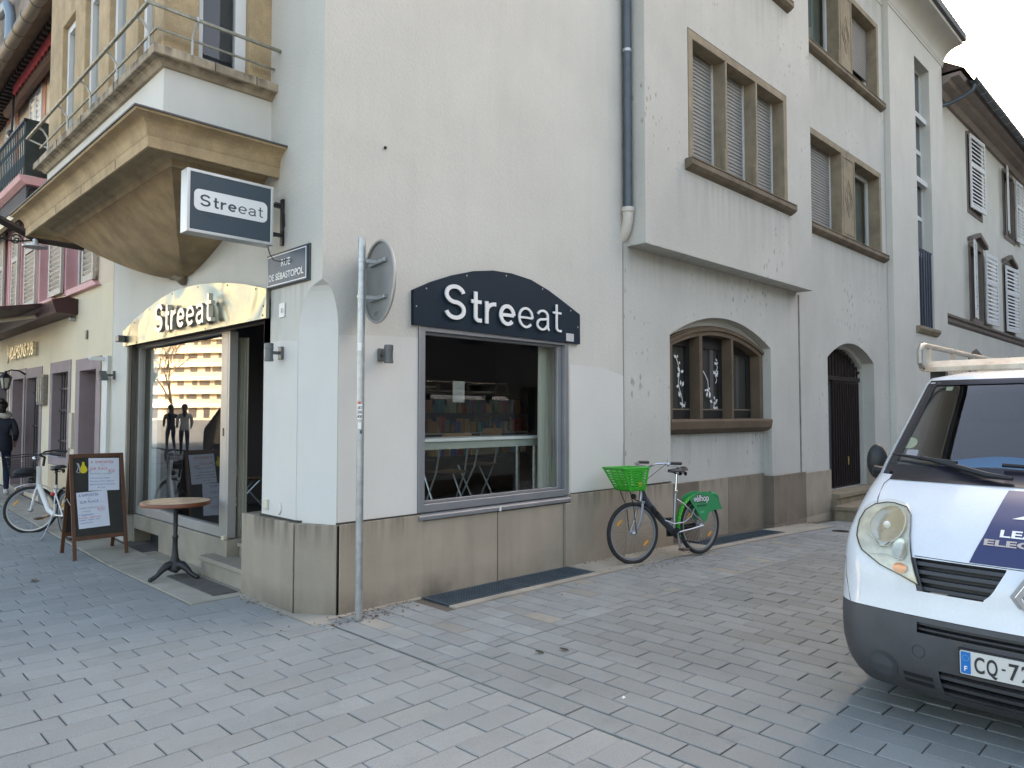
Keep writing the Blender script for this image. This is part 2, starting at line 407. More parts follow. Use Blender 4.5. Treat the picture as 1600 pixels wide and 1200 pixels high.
# concrete edging strip beside the shopfront and along the right wall, in cast lengths
y = 6.27
while y < 20:
    y1 = y + random.choice([.9, 1.2, 1.05]); slab_on('edging_strip', 2.47, y + .004, 2.92, y1, .012 if y > 7.8 else .006, conc, pav); y = y1
slab_on('stone_pad', 2.70, 6.40, 2.918, 7.5, .015, mat('mat_grey', (.10, .095, .085), .95, bump=.6, bs=150, var=.2, vs=8), pav)
x = 3.97
for x1 in (5.93, 6.6, 7.4, 8.32, 10.42, 11.2, 11.93):
    if x1 == 5.93: slab_on('kerb_strip', x, 4.62, x1, 4.715, .004, conc, walk)
    elif x1 == 10.42: slab_on('kerb_strip', x, 4.62, x1, 4.745, .004, conc, walk)
    else: slab_on('kerb_strip', x, 4.62, x1, 5.105, .004 + random.uniform(-.001, .001), conc, walk)
    x = x1 + .006
obj('mortar_fillet', MB().prism([[(2.875, 4.98), (3.0, 4.94), (3.02, 4.98), (3.03, 5.065), (3.35, 5.06), (3.97, 5.085), (3.97, 5.112), (3.155, 5.112), (2.932, 5.42), (2.932, 6.3), (2.875, 6.3)]], lambda u, v, d: (u, v, d), -.01, .003), conc, walk)
gratem = mat('grate_blue_grey', (.075, .11, .14), .5, metal=.5, var=.2, vs=8)
def grate(x0, y0, x1, y1, label):
    t = empty('cellar_grate', ((x0 + x1) / 2, (y0 + y1) / 2, gz(x0, y0)), label=label, cat='grate', group='steel cellar grates along the right wall')
    f = MB(); xm = (x0 + x1) / 2
    pts = [(x0, xm - .012), (xm + .012, x1)]
    for a, b in pts:
        p = MB()
        def gzx(px, d=0): return gz(px, 4.9) + .004 + d
        def bar(ax, ay, bx, by, wd, dz=0):
            p.add([(ax, ay, gzx(ax, dz)), (bx, ay, gzx(bx, dz)), (bx, by, gzx(bx, dz)), (ax, by, gzx(ax, dz)), (ax, ay, gzx(ax, -.012)), (bx, ay, gzx(bx, -.012)), (bx, by, gzx(bx, -.012)), (ax, by, gzx(ax, -.012))],
                  [(0, 1, 2, 3), (0, 1, 5, 4), (1, 2, 6, 5), (2, 3, 7, 6), (3, 0, 4, 7)])
        bar(a, y0, b, y0 + .022, 0, .002); bar(a, y1 - .022, b, y1, 0, .002); bar(a, y0 + .023, a + .022, y1 - .023, 0, .002); bar(b - .022, y0 + .023, b, y1 - .023, 0, .002)
        n = int((b - a) / .03)
        for i in range(1, n): cx = a + (b - a) * i / n; bar(cx - .0055, y0 + .023, cx + .0055, y1 - .023, 0)
        n2 = int((y1 - y0) / .032)
        for i in range(1, n2): cy = y0 + (y1 - y0) * i / n2; bar(a + .023, cy - .005, b - .023, cy + .005, 0, -.001)
        obj('grate_panel', p, gratem, t)
    u = MB(); u.grid(lambda s, v: (x0 + (x1 - x0) * s, y0 + (y1 - y0) * v, gz(x0 + (x1 - x0) * s, 4.9) - .0085), 4, 1)
    obj('grate_pit', u, mat('pit_dark', (.02, .025, .03), .9), t)
grate(3.98, 4.725, 5.91, 5.09, 'blue-grey steel mesh grate in the ground under the dark-signed shop window')
grate(8.34, 4.755, 10.40, 5.10, 'blue-grey steel mesh grate in the ground just behind the green bicycle')
# small cast iron cover and litter
dc = empty('drain_cover', (.49, 2.35, gz(.49, 2.35)), label='small round dark metal cap set in the grey pavers near the lower left', cat='drain cover')
obj('cap', MB().lathe([(.0001, .006), (.035, .006), (.04, .0045), (.04, -.004)], (.49, 2.35, 0), 24), black, dc, smooth=True)
dv = empty('valve_cover', (11.3, 4.3, gz(11.3, 4.3)), label='small oval cast iron valve cover in the footway near the arched door', cat='drain cover')
obj('cap', MB().lathe([(.0001, .008), (.11, .008), (.12, .006), (.12, -.004)], (11.3, 4.3, gz(11.3, 4.3)), 24), black, dv, smooth=True)
leaf = mat('dry_leaf', (.16, .09, .03), .8); lm = MB()
lm.grid(lambda u, v: (1.72 + .11 * (u - .5) * math.sin(math.pi * v) * .6 + .02 * v, 8.2 + .12 * (v - .5), .012 + .012 * abs(u - .5) + .006 * math.sin(5 * v)), 4, 6)
tag(obj('dead_leaf', lm, leaf), 'dry brown leaf lying on the grey pavers left of the chalkboard sign', 'leaf')
for i, (lx, ly) in enumerate(((3.78, 3.28), (3.62, 3.36))):
    l2 = MB(); l2.grid(lambda u, v: (lx + .035 * (u - .5) * math.sin(math.pi * v), ly + .08 * (v - .5), gz(lx, ly) + .008 + .01 * abs(u - .5)), 4, 6)
    tag(obj('dead_leaf', l2, mat('black_leaf', (.035, .025, .02), .8)), ['dark wet leaf lying alone in the middle of the road pavers', 'smaller dark leaf beside the wet leaf on the road pavers'][i], 'leaf')

# grit and dead plant bits gathered along the foot of the wall
random.seed(21); gm = MB()
for i in range(900):
    k = random.random()
    if k < .45: px, py = random.uniform(3.1, 12.9), 5.10 - abs(random.gauss(0, .05))
    elif k < .65: px, py = random.gauss(3.3, .25), random.gauss(4.93, .07)
    elif k < .8: px, py = random.gauss(6.9, .6), random.gauss(4.5, .14)
    else: px, py = 2.90 - abs(random.gauss(0, .06)), random.uniform(5.3, 9.8)
    r_ = random.uniform(.003, .010); z_ = gz(px, py) + .003 + (.01 if py < 5 and px < 2.95 and py > 6.3 else 0); a_ = random.uniform(0, 6)
    c_, s_ = math.cos(a_), math.sin(a_); l_ = random.uniform(.6, 2.2)
    gm.add([(px + r_ * l_ * c_, py + r_ * l_ * s_, z_), (px - r_ * s_, py + r_ * c_, z_), (px - r_ * l_ * c_, py - r_ * l_ * s_, z_), (px + r_ * s_, py - r_ * c_, z_), (px, py, z_ + r_ * .7)], [(0, 1, 4), (1, 2, 4), (2, 3, 4), (3, 0, 4)])
tag(obj('grit', gm, mat('grit_brown', (.12, .085, .055), .95), kind='stuff'), 'brown grit and dry plant bits gathered along the foot of the walls', 'grit')
for i, (sx_, sy_, lb) in enumerate(((3.39, 2.50, 'tiny white scrap of paper on the road pavers in front of the shop window'), (1.45, 3.15, 'small pale crumb of paper on the grey pavers left of the corner'))):
    tag(obj('paper_scrap', MB().add([(sx_ - .012, sy_ - .006, gz(sx_, sy_) + .003), (sx_ + .014, sy_ - .004, gz(sx_, sy_) + .004), (sx_ + .01, sy_ + .010, gz(sx_, sy_) + .010), (sx_ - .01, sy_ + .008, gz(sx_, sy_) + .004)], [(0, 1, 2, 3)]), mat('scrap_white', (.7, .7, .68), .8)), lb, 'scrap')
# ------------------------------------------------------------------ the corner building
YR, XL = 5.14, 3.0
B = empty('corner_building', (3.0, 5.14, 0), label='off-white rendered corner building with the two arched shopfronts and stone bay', cat='building')
TH = .28
# right wall (faces -Y)
ar = [(3.0 + .15 * math.sqrt(max(0, 1 - ((z - 2.27) / .41) ** 2)), z) for z in [2.27 + .41 * i / 10 for i in range(11)]]   # broach stop of the chamfer
recess = arc(8.0, 10.84, 2.62, 2.955, 18)
door = arc(13.05, 15.36, 2.61, 2.93, 16)
near = lambda p: p[0] < 3.17
outer = [(3.15, .70)] + ar + [(3.0, 10.3), (7.0, 10.3), (7.0, .4), (6.02, .4), (6.02, .70)]
shopR = [(3.97, .705), (6.02 - .03, .705), (5.99, 2.42), (3.97, 2.42)]
w1 = [(12.1, 4.86), (16.0, 4.86), (16.0, 6.60), (12.1, 6.60)]
w2 = [(12.1, 8.05), (16.0, 8.05), (16.0, 9.77), (12.1, 9.77)]
outer = [(3.15, .70)] + ar + [(3.0, 10.3), (7.0, 10.3), (7.0, .4), (6.02, .4), (6.02, .70)]
o1 = [(3.15, .70)] + ar + [(3.0, 10.3), (3.97, 10.3), (3.97, .70)]; o2 = [(3.97, 2.42), (5.99, 2.42), (5.99, 10.3), (3.97, 10.3)]; o3 = [(5.99, .70), (6.02, .70), (6.02, .4), (7.0, .4), (7.0, 10.3), (5.99, 10.3)]
m = MB().prism([o1], FR(YR), 0, TH, skip=lambda p: p[0] < 3.17 or p[1] > 10.2); m.prism([o2], FR(YR), 0, TH, skip=lambda p: p[0] < 3.98 or p[0] > 5.98 and p[1] > 2.43); m.prism([o3], FR(YR), 0, TH, skip=lambda p: p[0] > 6.99)
obj('street_wall', m, plaster, B)
outer = [(7.0, .4), (7.0, 10.3), (16.27, 10.3), (16.27, -.6), (15.36, -.6)] + door[::-1] + [(13.05, -.6), (10.84, -.6)] + recess[::-1] + [(8.0, -.6), (8.0, .4)]
obj('street_wall', MB().prism([outer, w1, w2], FR(YR), 0, TH, skip=lambda p: p[0] < 7.01), plaster2, B)
# left wall (faces -X)
al = [(5.14 + .36 * math.sqrt(max(0, 1 - ((z - 2.27) / .41) ** 2)), z) for z in [2.27 + .41 * i / 10 for i in range(11)]]
outer = [(5.50, .70)] + al + [(5.14, 10.3), (10.36, 10.3), (10.36, -.3), (9.78, -.3), (9.78, 2.6), (9.0, 2.75), (8.0, 2.8), (7.0, 2.75), (6.12, 2.6), (6.12, .70)]
m = MB().prism([outer], FL(XL), 0, TH, skip=lambda p: p[0] < 5.51)
obj('side_wall', m, plaster, B)
# chamfer of the corner
m = MB(); zs = [.70, 1.2, 1.8] + [p[1] for p in ar]
def cw(z): k = math.sqrt(max(0, 1 - ((max(z, 2.27) - 2.27) / .41) ** 2)); return .15 * k, .36 * k
rows = []
for z in zs:
    a, b = cw(z); bul = .0
    rows.append([(3.0 + a * t, 5.14 + b * (1 - t), z) for t in (0, .25, .5, .75, 1)])
m.add([p for r in rows for p in r], [(j * 5 + i, j * 5 + i + 1, (j + 1) * 5 + i + 1, (j + 1) * 5 + i) for j in range(len(zs) - 1) for i in range(4)])
obj('corner_chamfer', m, plaster3, B)
# a slightly proud repainted band on the pier right of the corner: 4 mm coat
m = MB().prism([[(3.16, .725), (3.16, 2.24), (3.5, 2.262), (3.87, 2.275), (3.955, 2.275), (3.955, .725)]], FR(YR), -.004, 0); obj('repainted_coat', m, plaster3, B)
m = MB().prism([[(6.03, .745), (6.03, 2.14), (6.6, 2.13), (7.0, 2.05), (7.0, 1.3), (6.9, .745)]], FR(YR), -.003, 0); obj('repainted_coat', m, plaster3, B)
m = MB().prism([[(5.51, .725), (5.51, 2.2), (5.8, 2.23), (6.11, 2.22), (6.11, .725)]], FL(XL), -.004, 0); obj('repainted_coat', m, plaster3, B)
# recess wall behind the arched window, with its own opening
ra = arc(8.12, 10.80, 2.60, 2.86, 18)
m = MB().prism([[(7.9, -.6), (10.9, -.6), (10.9, 3.1), (7.9, 3.1)], [(8.12, 1.52), (10.80, 1.52)] + ra[::-1]], FR(YR + .145), 0, .2)
obj('recess_wall', m, plaster2, B)
# plinth slabs
def plinth(pts2d, z0, z1, nm='plinth_slab', bev=.004):
    n = len(pts2d); mb = MB(); mb.add([(x, y, z0) for x, y in pts2d] + [(x, y, z1) for x, y in pts2d], [tuple(range(n))[::-1], tuple(range(n, 2 * n))] + [(i, (i + 1) % n, n + (i + 1) % n, n + i) for i in range(n)])
    return obj(nm, mb, plint, B, bevel=bev, bseg=1)
plinth([(2.93, 5.43), (2.93, 6.36), (3.2, 6.36), (3.2, 5.5)], -.08, .715)
plinth([(2.935, 5.415), (3.145, 5.125), (3.3, 5.3), (3.2, 5.48)], -.08, .712)
plinth([(3.16, 5.11), (4.005, 5.11), (4.005, 5.3), (3.31, 5.3)], -.08, .715)
plinth([(4.01, 5.125), (4.925, 5.125), (4.925, 5.3), (4.01, 5.3)], -.08, .655)
plinth([(4.935, 5.125), (5.90, 5.125), (5.90, 5.3), (4.935, 5.3)], -.08, .65)
plinth([(5.905, 5.095), (6.0, 5.095), (6.0, 5.3), (5.905, 5.3)], -.08, .65)
plinth([(6.005, 5.11), (6.99, 5.11), (6.99, 5.3), (6.005, 5.3)], -.1, .735)
plinth([(6.995, 5.11), (8.0, 5.11), (8.0, 5.3), (6.995, 5.3)], -.12, .725)
for a, b in ((8.02, 8.86), (8.865, 9.66), (9.665, 10.80)): plinth([(a, 5.25), (b, 5.25), (b, 5.35), (a, 5.35)], -.25, .685)
plinth([(10.80, 5.10), (12.0, 5.11), (12.0, 5.35), (10.80, 5.35)], -.3, .645)
plinth([(12.005, 5.11), (13.06, 5.11), (13.06, 5.33), (12.005, 5.33)], -.4, .625)
plinth([(15.34, 5.11), (16.25, 5.11), (16.25, 5.3), (15.34, 5.3)], -.5, .60)
# grimy ledge line where the render overhangs the plinth
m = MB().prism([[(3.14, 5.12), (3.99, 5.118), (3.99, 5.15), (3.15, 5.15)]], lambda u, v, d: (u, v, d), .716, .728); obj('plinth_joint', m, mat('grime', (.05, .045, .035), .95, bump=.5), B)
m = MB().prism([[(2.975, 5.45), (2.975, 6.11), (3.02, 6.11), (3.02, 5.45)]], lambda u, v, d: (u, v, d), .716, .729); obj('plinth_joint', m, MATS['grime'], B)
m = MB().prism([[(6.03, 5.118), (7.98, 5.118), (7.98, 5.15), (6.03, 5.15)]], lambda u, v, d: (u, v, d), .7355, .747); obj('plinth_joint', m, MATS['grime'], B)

# oriel on the right wall
OY = 4.87
m = MB().prism([[(7.09, 3.61), (11.82, 3.61), (11.82, 10.3), (7.09, 10.3)], [(8.05, 4.82), (10.94, 4.82), (10.94, 6.57), (8.05, 6.57)], [(8.05, 8.05), (10.94, 8.05), (10.94, 9.80), (8.05, 9.80)]], FR(OY), 0, .2)
m.box(7.09, OY + .2, 3.61, 7.25, YR, 10.3); m.box(11.66, OY + .2, 3.61, 11.82, YR, 10.3); m.box(7.26, OY + .21, 3.612, 11.65, YR, 3.7)
obj('oriel_wall', m, plaster2, B)
shut = mat('roller_shutter', (.27, .265, .25), .6, var=.05, vs=4, streak=.1)
wfr = mat('white_frame', (.62, .63, .62), .4)
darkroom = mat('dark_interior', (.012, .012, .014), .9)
def shutter_slats(x0, x1, z0, z1, y, parent, pitch=.052):
    s = MB(); z = z1
    while z > z0 + .01:
        a = max(z0, z - pitch)
        s.add([(x0, y + .008, z), (x1, y + .008, z), (x0, y - .004, z - pitch * .25), (x1, y - .004, z - pitch * .25), (x0, y - .004, a + pitch * .15), (x1, y - .004, a + pitch * .15), (x0, y + .008, a), (x1, y + .008, a)],
              [(0, 1, 3, 2), (2, 3, 5, 4), (4, 5, 7, 6)]); z = a
    return obj('roller_shutter', s, shut, parent)
def stone_sill(x0, x1, zt, yw, parent, proj=.11, h=.075, m_=None):
    s = MB()
    P = [(yw + .1, zt + .01), (yw - proj, zt - .012), (yw - proj, zt - h), (yw - proj + .045, zt - h - .035), (yw, zt - h - .06), (yw + .1, zt - h - .06)]
    s.add([(x0, a, b) for a, b in P] + [(x1, a, b) for a, b in P], [tuple(range(6)), tuple(range(6, 12))[::-1]] + [(i, (i + 1) % 6, 6 + (i + 1) % 6, 6 + i) for i in range(6)])
    s.mi(1); z = zt + .012; s.box(x0 + .01, yw - proj - .006, zt - .006, x1 - .01, yw + .02, zt + .014); s.mi(0)
    return obj('sill', s, [m_ or stone_d, stone_d], parent, bevel=.004, bseg=1)
def stone_window(name, x0, x1, z0, z1, yw, mull, depth=.2, border=.11, kinds=('s',), sill=(0, 0), diamond=None, half=None):
    """frame of sandstone with mullions; openings between; kinds per opening"""
    base = empty(name, ((x0 + x1) / 2, yw, z0)); base.parent = B; base.matrix_basis = wm(B).inverted() @ Matrix.Translation(((x0 + x1) / 2, yw, z0))
    WM[base.name] = Matrix.Translation(((x0 + x1) / 2, yw, z0))
    ops = []; a = x0 + border
    for l, r in mull: ops.append((a, l)); a = r
    ops.append((a, x1 - border))
    loops = [[(x0, z0), (x1, z0), (x1, z1), (x0, z1)]] + [[(l, z0 + .005), (r, z0 + .005), (r, z1 - border), (l, z1 - border)] for l, r in ops]
    obj('surround', MB().prism(loops, FR(yw - .006), 0, depth + .006), stone_m, base, bevel=.012, bseg=1)
    # worn lower steps of the mullions
    for l, r in list(mull):
        s = MB(); s.prism([[(l - .02, z0 + .006), (l, z0 + .006), (l, z0 + .42), (l - .02, z0 + .38)]], FR(yw - .004), 0, .05); obj('mullion_foot', s, stone_m, base)
    for (l, r), k in zip(ops, kinds):
        yb = yw + depth
        if k in 's':
            shutter_slats(l, r - .03, z0 + .006, z1 - border, yb, base)
            obj('shutter_rail', MB().box(r - .03, yb - .02, z0 + .006, r - .001, yb + .02, z1 - border), wfr, base)
        if k in 'wh':
            f = MB(); f.prism([[(l, z0 + .006), (r, z0 + .006), (r, z1 - border), (l, z1 - border)], [(l + .07, z0 + .09), (r - .07, z0 + .09), (r - .07, z1 - border - .08), (l + .07, z1 - border - .08)]], FR(yb), 0, .05)
            xm = (l + r) / 2
            if k == 'w2': pass
            obj('frame', f, wfr, base)
            obj('pane', MB().box(l + .07, yb + .02, z0 + .09, r - .07, yb + .028, z1 - border - .08), glass, base)
            obj('curtain', MB().box(l + .02, yb + .12, z0 + .02, r - .02, yb + .13, z1 - border), mat('window_curtain', (.10, .13, .12), .9, var=.2, vs=3, stretch=(12, 12, .5)), base)
        if k == 'h':
            zz = z0 + (z1 - z0) * .30; shutter_slats(l, r - .03, zz, z1 - border, yw + depth - .03, base)
    stone_sill(x0 - .10, x1 + .10, z0, yw, base)
    if diamond:
        for l, r in diamond:
            xm = (l + r) / 2; hw = (r - l) * .30; zc = (z0 + z1) / 2 - .05
            for s_, n_ in ((1.0, 0), (.55, 1)):
                q = [(xm - hw * s_, zc), (xm, zc - .36 * s_), (xm + hw * s_, zc), (xm, zc + .36 * s_)]; qi = [(xm + (x - xm) * .80, zc + (z - zc) * .86) for x, z in q]
                obj('diamond_moulding', MB().prism([q, qi], FR(yw - .018), 0, .0125), stone_m, base)
            fr_ = [(l + .06, z0 + .12), (r - .06, z0 + .12), (r - .06, z1 - border - .03), (l + .06, z1 - border - .03)]; fi = [(l + .085, z0 + .145), (r - .085, z0 + .145), (r - .085, z1 - border - .055), (l + .085, z1 - border - .055)]
            obj('panel_moulding', MB().prism([fr_, fi], FR(yw - .016), 0, .0105), stone_m, base)
    return base
m3 = ((9.01, 9.04 + .02), (9.90, 9.95))
for dz in (0, 3.23): stone_window('window', 8.06, 10.93, 4.825 + dz, 6.56 + dz, OY, m3, kinds=('s', 's', 's'), depth=.2)
stone_window('window', 12.11, 15.99, 4.865, 6.595, YR, ((13.86, 14.52),), kinds=('s', 'w'), depth=.22, diamond=((13.86, 14.52),))
stone_window('window', 12.11, 15.99, 8.055, 9.765, YR, ((13.86, 14.52),), kinds=('w', 'h'), depth=.22, diamond=((13.86, 14.52),))
# arched window in the recess
YC = YR + .145
base = empty('window', (9.46, YC, 1.52)); base.parent = B; WM[base.name] = Matrix.Translation((9.46, YC, 1.52)); base.matrix_basis = wm(B).inverted() @ WM[base.name]
def inset(x): t = (x - 8.12) / 2.68 * 2 - 1; return 2.60 + .26 * (1 - t * t) - .14
hol = []
for l, r in ((8.24, 8.92), (9.0, 9.82), (9.87, 10.70)):
    hol.append([(l, 1.53), (r, 1.53)] + [(r + (l - r) * i / 6, inset(r + (l - r) * i / 6)) for i in range(7)])
obj('surround', MB().prism([[(8.125, 1.522), (10.795, 1.522)] + [(x, z - .005) for x, z in ra[::-1]]] + hol, FR(YC - .03), 0, .19), mat('brown_sandstone', (.13, .093, .06), .85, var=.15, vs=4, bump=.3, bs=50, streak=.2), base, bevel=.02, bseg=2)
obj('surround_rim', MB().prism([[(x, z - .035) for x, z in ra] + [(x, z - .075) for x, z in ra[::-1]]], FR(YC - .055), 0, .026), MATS['brown_sandstone'], base)
for (l, r), hh in zip(((8.24, 8.92), (9.0, 9.82), (9.87, 10.70)), hol):
    zt = 2.64
    f = MB().prism([[(l, 1.53), (r, 1.53), (r, zt + .06), (l, zt + .06)], [(l + .06, 1.66), (r - .09, 1.66), (r - .09, zt - .1), (l + .06, zt - .1)]], FR(YC + .13), 0, .05); obj('frame', f, mat('black_frame', (.015, .015, .016), .5), base)
    obj('frame_rail', MB().box(l + .02, YC + .118, 1.655, r - .02, YC + .129, 1.675), mat('brass_rail', (.25, .21, .15), .5, metal=.4), base)
    obj('pane', MB().box(l + .05, YC + .15, 1.66, r - .05, YC + .157, zt), glass, base)
    obj('film', MB().box(l + .05, YC + .17, 1.6, r - .05, YC + .175, zt + .05), mat('grey_film', (.055, .05, .045), .7), base)
s = MB(); P = [(YC + .1, 1.535), (YC - .16, 1.525), (YC - .17, 1.50), (YC - .15, 1.40), (YC - .1, 1.36), (YC - .02, 1.33), (YC + .1, 1.33)]
s.add([(8.005, a, b) for a, b in P] + [(10.835, a, b) for a, b in P], [tuple(range(7)), tuple(range(7, 14))[::-1]] + [(i, (i + 1) % 7, 7 + (i + 1) % 7, 7 + i) for i in range(7)])
obj('sill', s, MATS['brown_sandstone'], base, bevel=.004, bseg=1)
# white blossom stickers on the panes
random.seed(3)
def spray(x0, z0, x1, z1, n):
    mb = MB(); y = YC + .147; k = 8
    pts = [(x0 + (x1 - x0) * i / k + .03 * math.sin(i * 1.3), z0 + (z1 - z0) * i / k) for i in range(k + 1)]
    for (a, b), (c, d) in zip(pts, pts[1:]):
        dx, dz = c - a, d - b; l = math.hypot(dx, dz); nx, nz = -dz / l * .007, dx / l * .007
        mb.add([(a + nx, y, b + nz), (c + nx, y, d + nz), (c - nx, y, d - nz), (a - nx, y, b - nz)], [(0, 1, 2, 3)])
    for i in range(n):
        j = random.choice([0, 0, 1, 1, 3, 4, 5, 7, 8]); cx, cz = pts[j][0] + random.uniform(-.06, .06), pts[j][1] + random.uniform(-.04, .06); a0 = random.uniform(0, 6)
        l = random.uniform(.05, .10); wd = l * .3
        mb.add([(cx, y - .0005 * i, cz), (cx + l * .5 * math.cos(a0) - wd * math.sin(a0), y - .0005 * i, cz + l * .5 * math.sin(a0) + wd * math.cos(a0)), (cx + l * math.cos(a0), y - .0005 * i, cz + l * math.sin(a0)), (cx + l * .5 * math.cos(a0) + wd * math.sin(a0), y - .0005 * i, cz + l * .5 * math.sin(a0) - wd * math.cos(a0))], [(0, 1, 2, 3)])
    return mb
for q in ((8.75, 1.68, 8.62, 2.40, 16), (9.62, 1.68, 9.34, 2.22, 18), (9.66, 2.05, 9.70, 2.36, 7)):
    obj('blossom_sticker', spray(*q), print_w, base)
# arched door on the right
DY = YR + .22
dr = empty('entrance_door', (14.2, DY, .2)); dr.parent = B; WM[dr.name] = Matrix.Translation((14.2, DY, .2)); dr.matrix_basis = wm(B).inverted() @ WM[dr.name]
iron = mat('wrought_iron_brown', (.022, .013, .012), .55, metal=.2)
dloop = [(13.05, .15), (15.36, .15)] + [(x, z) for x, z in door[::-1]]
obj('door_jamb', MB().prism([[(12.9, -.1), (15.5, -.1), (15.5, 3.1), (12.9, 3.1)], [(13.3, .2), (15.30, .2)] + [(x, z - .04) for x, z in arc(13.3, 15.30, 2.55, 2.90, 14)[::-1]]], FR(DY), 0, .2), plaster2, dr)
obj('fanlight', MB().prism([[(13.3, 2.24), (15.3, 2.24)] + [(x, z - .05) for x, z in arc(13.3, 15.30, 2.55, 2.90, 14)[::-1]]], FR(DY + .12), 0, .02), mat('fanlight_dark', (.03, .028, .025), .4), dr)
for i in range(13):
    xx = 13.38 + i * .155; t = (xx - 13.3) / 2 * 2 - 1; zt = 2.55 + .35 * (1 - t * t) - .05
    obj('fanlight_bar', MB().box(xx - .012, DY + .06, 2.3, xx + .012, DY + .085, zt), iron, dr)
m = MB(); 
for i in range(16): t = i / 15; xx = 13.34 + 1.92 * t; zz = 2.55 + .35 * (1 - (2 * t - 1) ** 2) - .12; m.ball((xx, DY + .05, zz), .03, 8, 6)
obj('iron_beading', m, iron, dr)
obj('transom', MB().box(13.3, DY + .03, 2.24, 15.3, DY + .12, 2.32), iron, dr)
obj('side_light', MB().box(13.3, DY + .10, .2, 13.98, DY + .12, 2.24), mat('frosted_grey', (.06, .075, .08), .4), dr)
lf = MB(); lf.box(13.99, DY + .06, .21, 15.29, DY + .10, 2.235)
obj('door_leaf', lf, iron, dr)
for i in range(11): obj('door_bar', MB().box(14.06 + i * .115, DY + .035, .24, 14.085 + i * .115, DY + .06, 2.2), iron, dr)
obj('handle', MB().cyl((14.62, DY + .03, .62), (14.62, DY + .03, .78), .014), mat('brass', (.5, .36, .15), .35, metal=1), dr)
obj('door_step', MB().box(13.07, 5.02, -.30, 15.34, 5.5, .12).box(13.07, 4.98, .12, 15.34, 5.5, .20), stone_m, B, bevel=.01)
obj('door_step', MB().box(12.93, 4.72, -.5, 15.2, 5.02, -.06).box(12.9, 4.68, -.06, 15.24, 5.018, .01), stone_m, B, bevel=.01)
# stair tower
TY = 5.02
m = MB().prism([[(16.28, -.7), (20.2, -.7), (20.2, 10.3), (16.28, 10.3)], [(18.0, 3.57), (19.12, 3.57), (19.12, 9.79), (18.0, 9.79)]], FR(TY), 0, .3); m.box(20.0, TY + .3, -.7, 20.2, 9.0, 10.3)
obj('stair_tower_wall', m, plaster, B)
tw = empty('stair_window', (18.56, TY + .2, 3.57)); tw.parent = B; WM[tw.name] = Matrix.Translation((18.56, TY + .2, 3.57)); tw.matrix_basis = wm(B).inverted() @ WM[tw.name]
obj('sill', MB().prism([[(-.10, 3.565), (.31, 3.575), (.31, 3.42), (-.04, 3.42), (-.10, 3.50)]], lambda u, v, d: (d, TY + u, v), 17.7, 19.25), stone_m, tw, bevel=.004, bseg=1)
zz = [3.58, 5.37, 6.22, 7.12, 7.81, 8.63, 9.78]
for a, b in zip(zz, zz[1:]):
    obj('frame', MB().prism([[(18.0, a), (19.12, a), (19.12, b), (18.0, b)], [(18.05, a + .05), (19.07, a + .05), (19.07, b - .05), (18.05, b - .05)]], FR(TY + .2), 0, .05), wfr, tw)
    obj('pane', MB().box(18.05, TY + .22, a + .05, 19.07, TY + .228, b - .05), mat('old_glass', (.05, .06, .07), .12, spec=.9), tw)
for z in (6.98, 8.50): obj('transom_ledge', MB().box(18.0, TY + .08, z, 19.12, TY + .2, z + .12), wfr, tw)
for i in range(6): obj('grille_bar', MB().cyl((18.1 + i * .185, TY + .04, 3.58), (18.1 + i * .185, TY + .04, 5.4), .022, seg=6), mat('blue_grey_iron', (.06, .07, .10), .5, metal=.4), tw)
obj('grille_rail', MB().box(18.0, TY + .03, 5.36, 19.12, TY + .05, 5.4), MATS['blue_grey_iron'], tw)
# cove cornice with zinc gutter
def cove(x0, x1, yw, nm='cornice'):
    P = [(yw + .2, 10.28), (yw - .015, 10.28), (yw - .015, 10.33), (yw - .03, 10.35)] + [(yw - .03 - .42 * (1 - math.cos(a)), 10.35 + .36 * math.sin(a)) for a in [math.pi / 2 * i / 8 for i in range(1, 9)]] + [(yw - .46, 10.78), (yw + .2, 10.78)]
    n = len(P); s = MB(); s.add([(x0, a, b) for a, b in P] + [(x1, a, b) for a, b in P], [tuple(range(n)), tuple(range(n, 2 * n))[::-1]] + [(i, (i + 1) % n, n + (i + 1) % n, n + i) for i in range(n)])
    obj(nm, s, plaster, B, smooth=True)
    obj('gutter', MB().box(x0 - .0, yw - .53, 10.785, x1 + .05, yw + .1, 10.95), zinc, B)
cove(11.83, 16.27, YR); cove(16.275, 20.28, TY)
cove(7.0, 11.82, OY)
cove(2.6, 6.99, YR)
# back walls, roof, floors
obj('back_wall', MB().box(3.3, 10.1, -.3, 20.0, 10.36, 10.3), plaster, B)
obj('end_wall', MB().box(20.0, 9.0, -.7, 20.2, 10.36, 10.3), plaster, B)
m = MB(); m.add([(2.5, 4.5, 10.96), (20.3, 4.5, 10.96), (20.3, 11, 10.96), (2.5, 11, 10.96), (4.5, 7.6, 13.4), (18.5, 7.6, 13.4)], [(0, 1, 5, 4), (2, 3, 4, 5), (1, 2, 5), (3, 0, 4), (0, 3, 2, 1)])
obj('roof', m, mat('slate', (.06, .055, .055), .7, var=.1), B)
obj('upper_floor', MB().box(3.3, 5.45, 3.45, 19.9, 10.05, 3.6), darkroom, B)

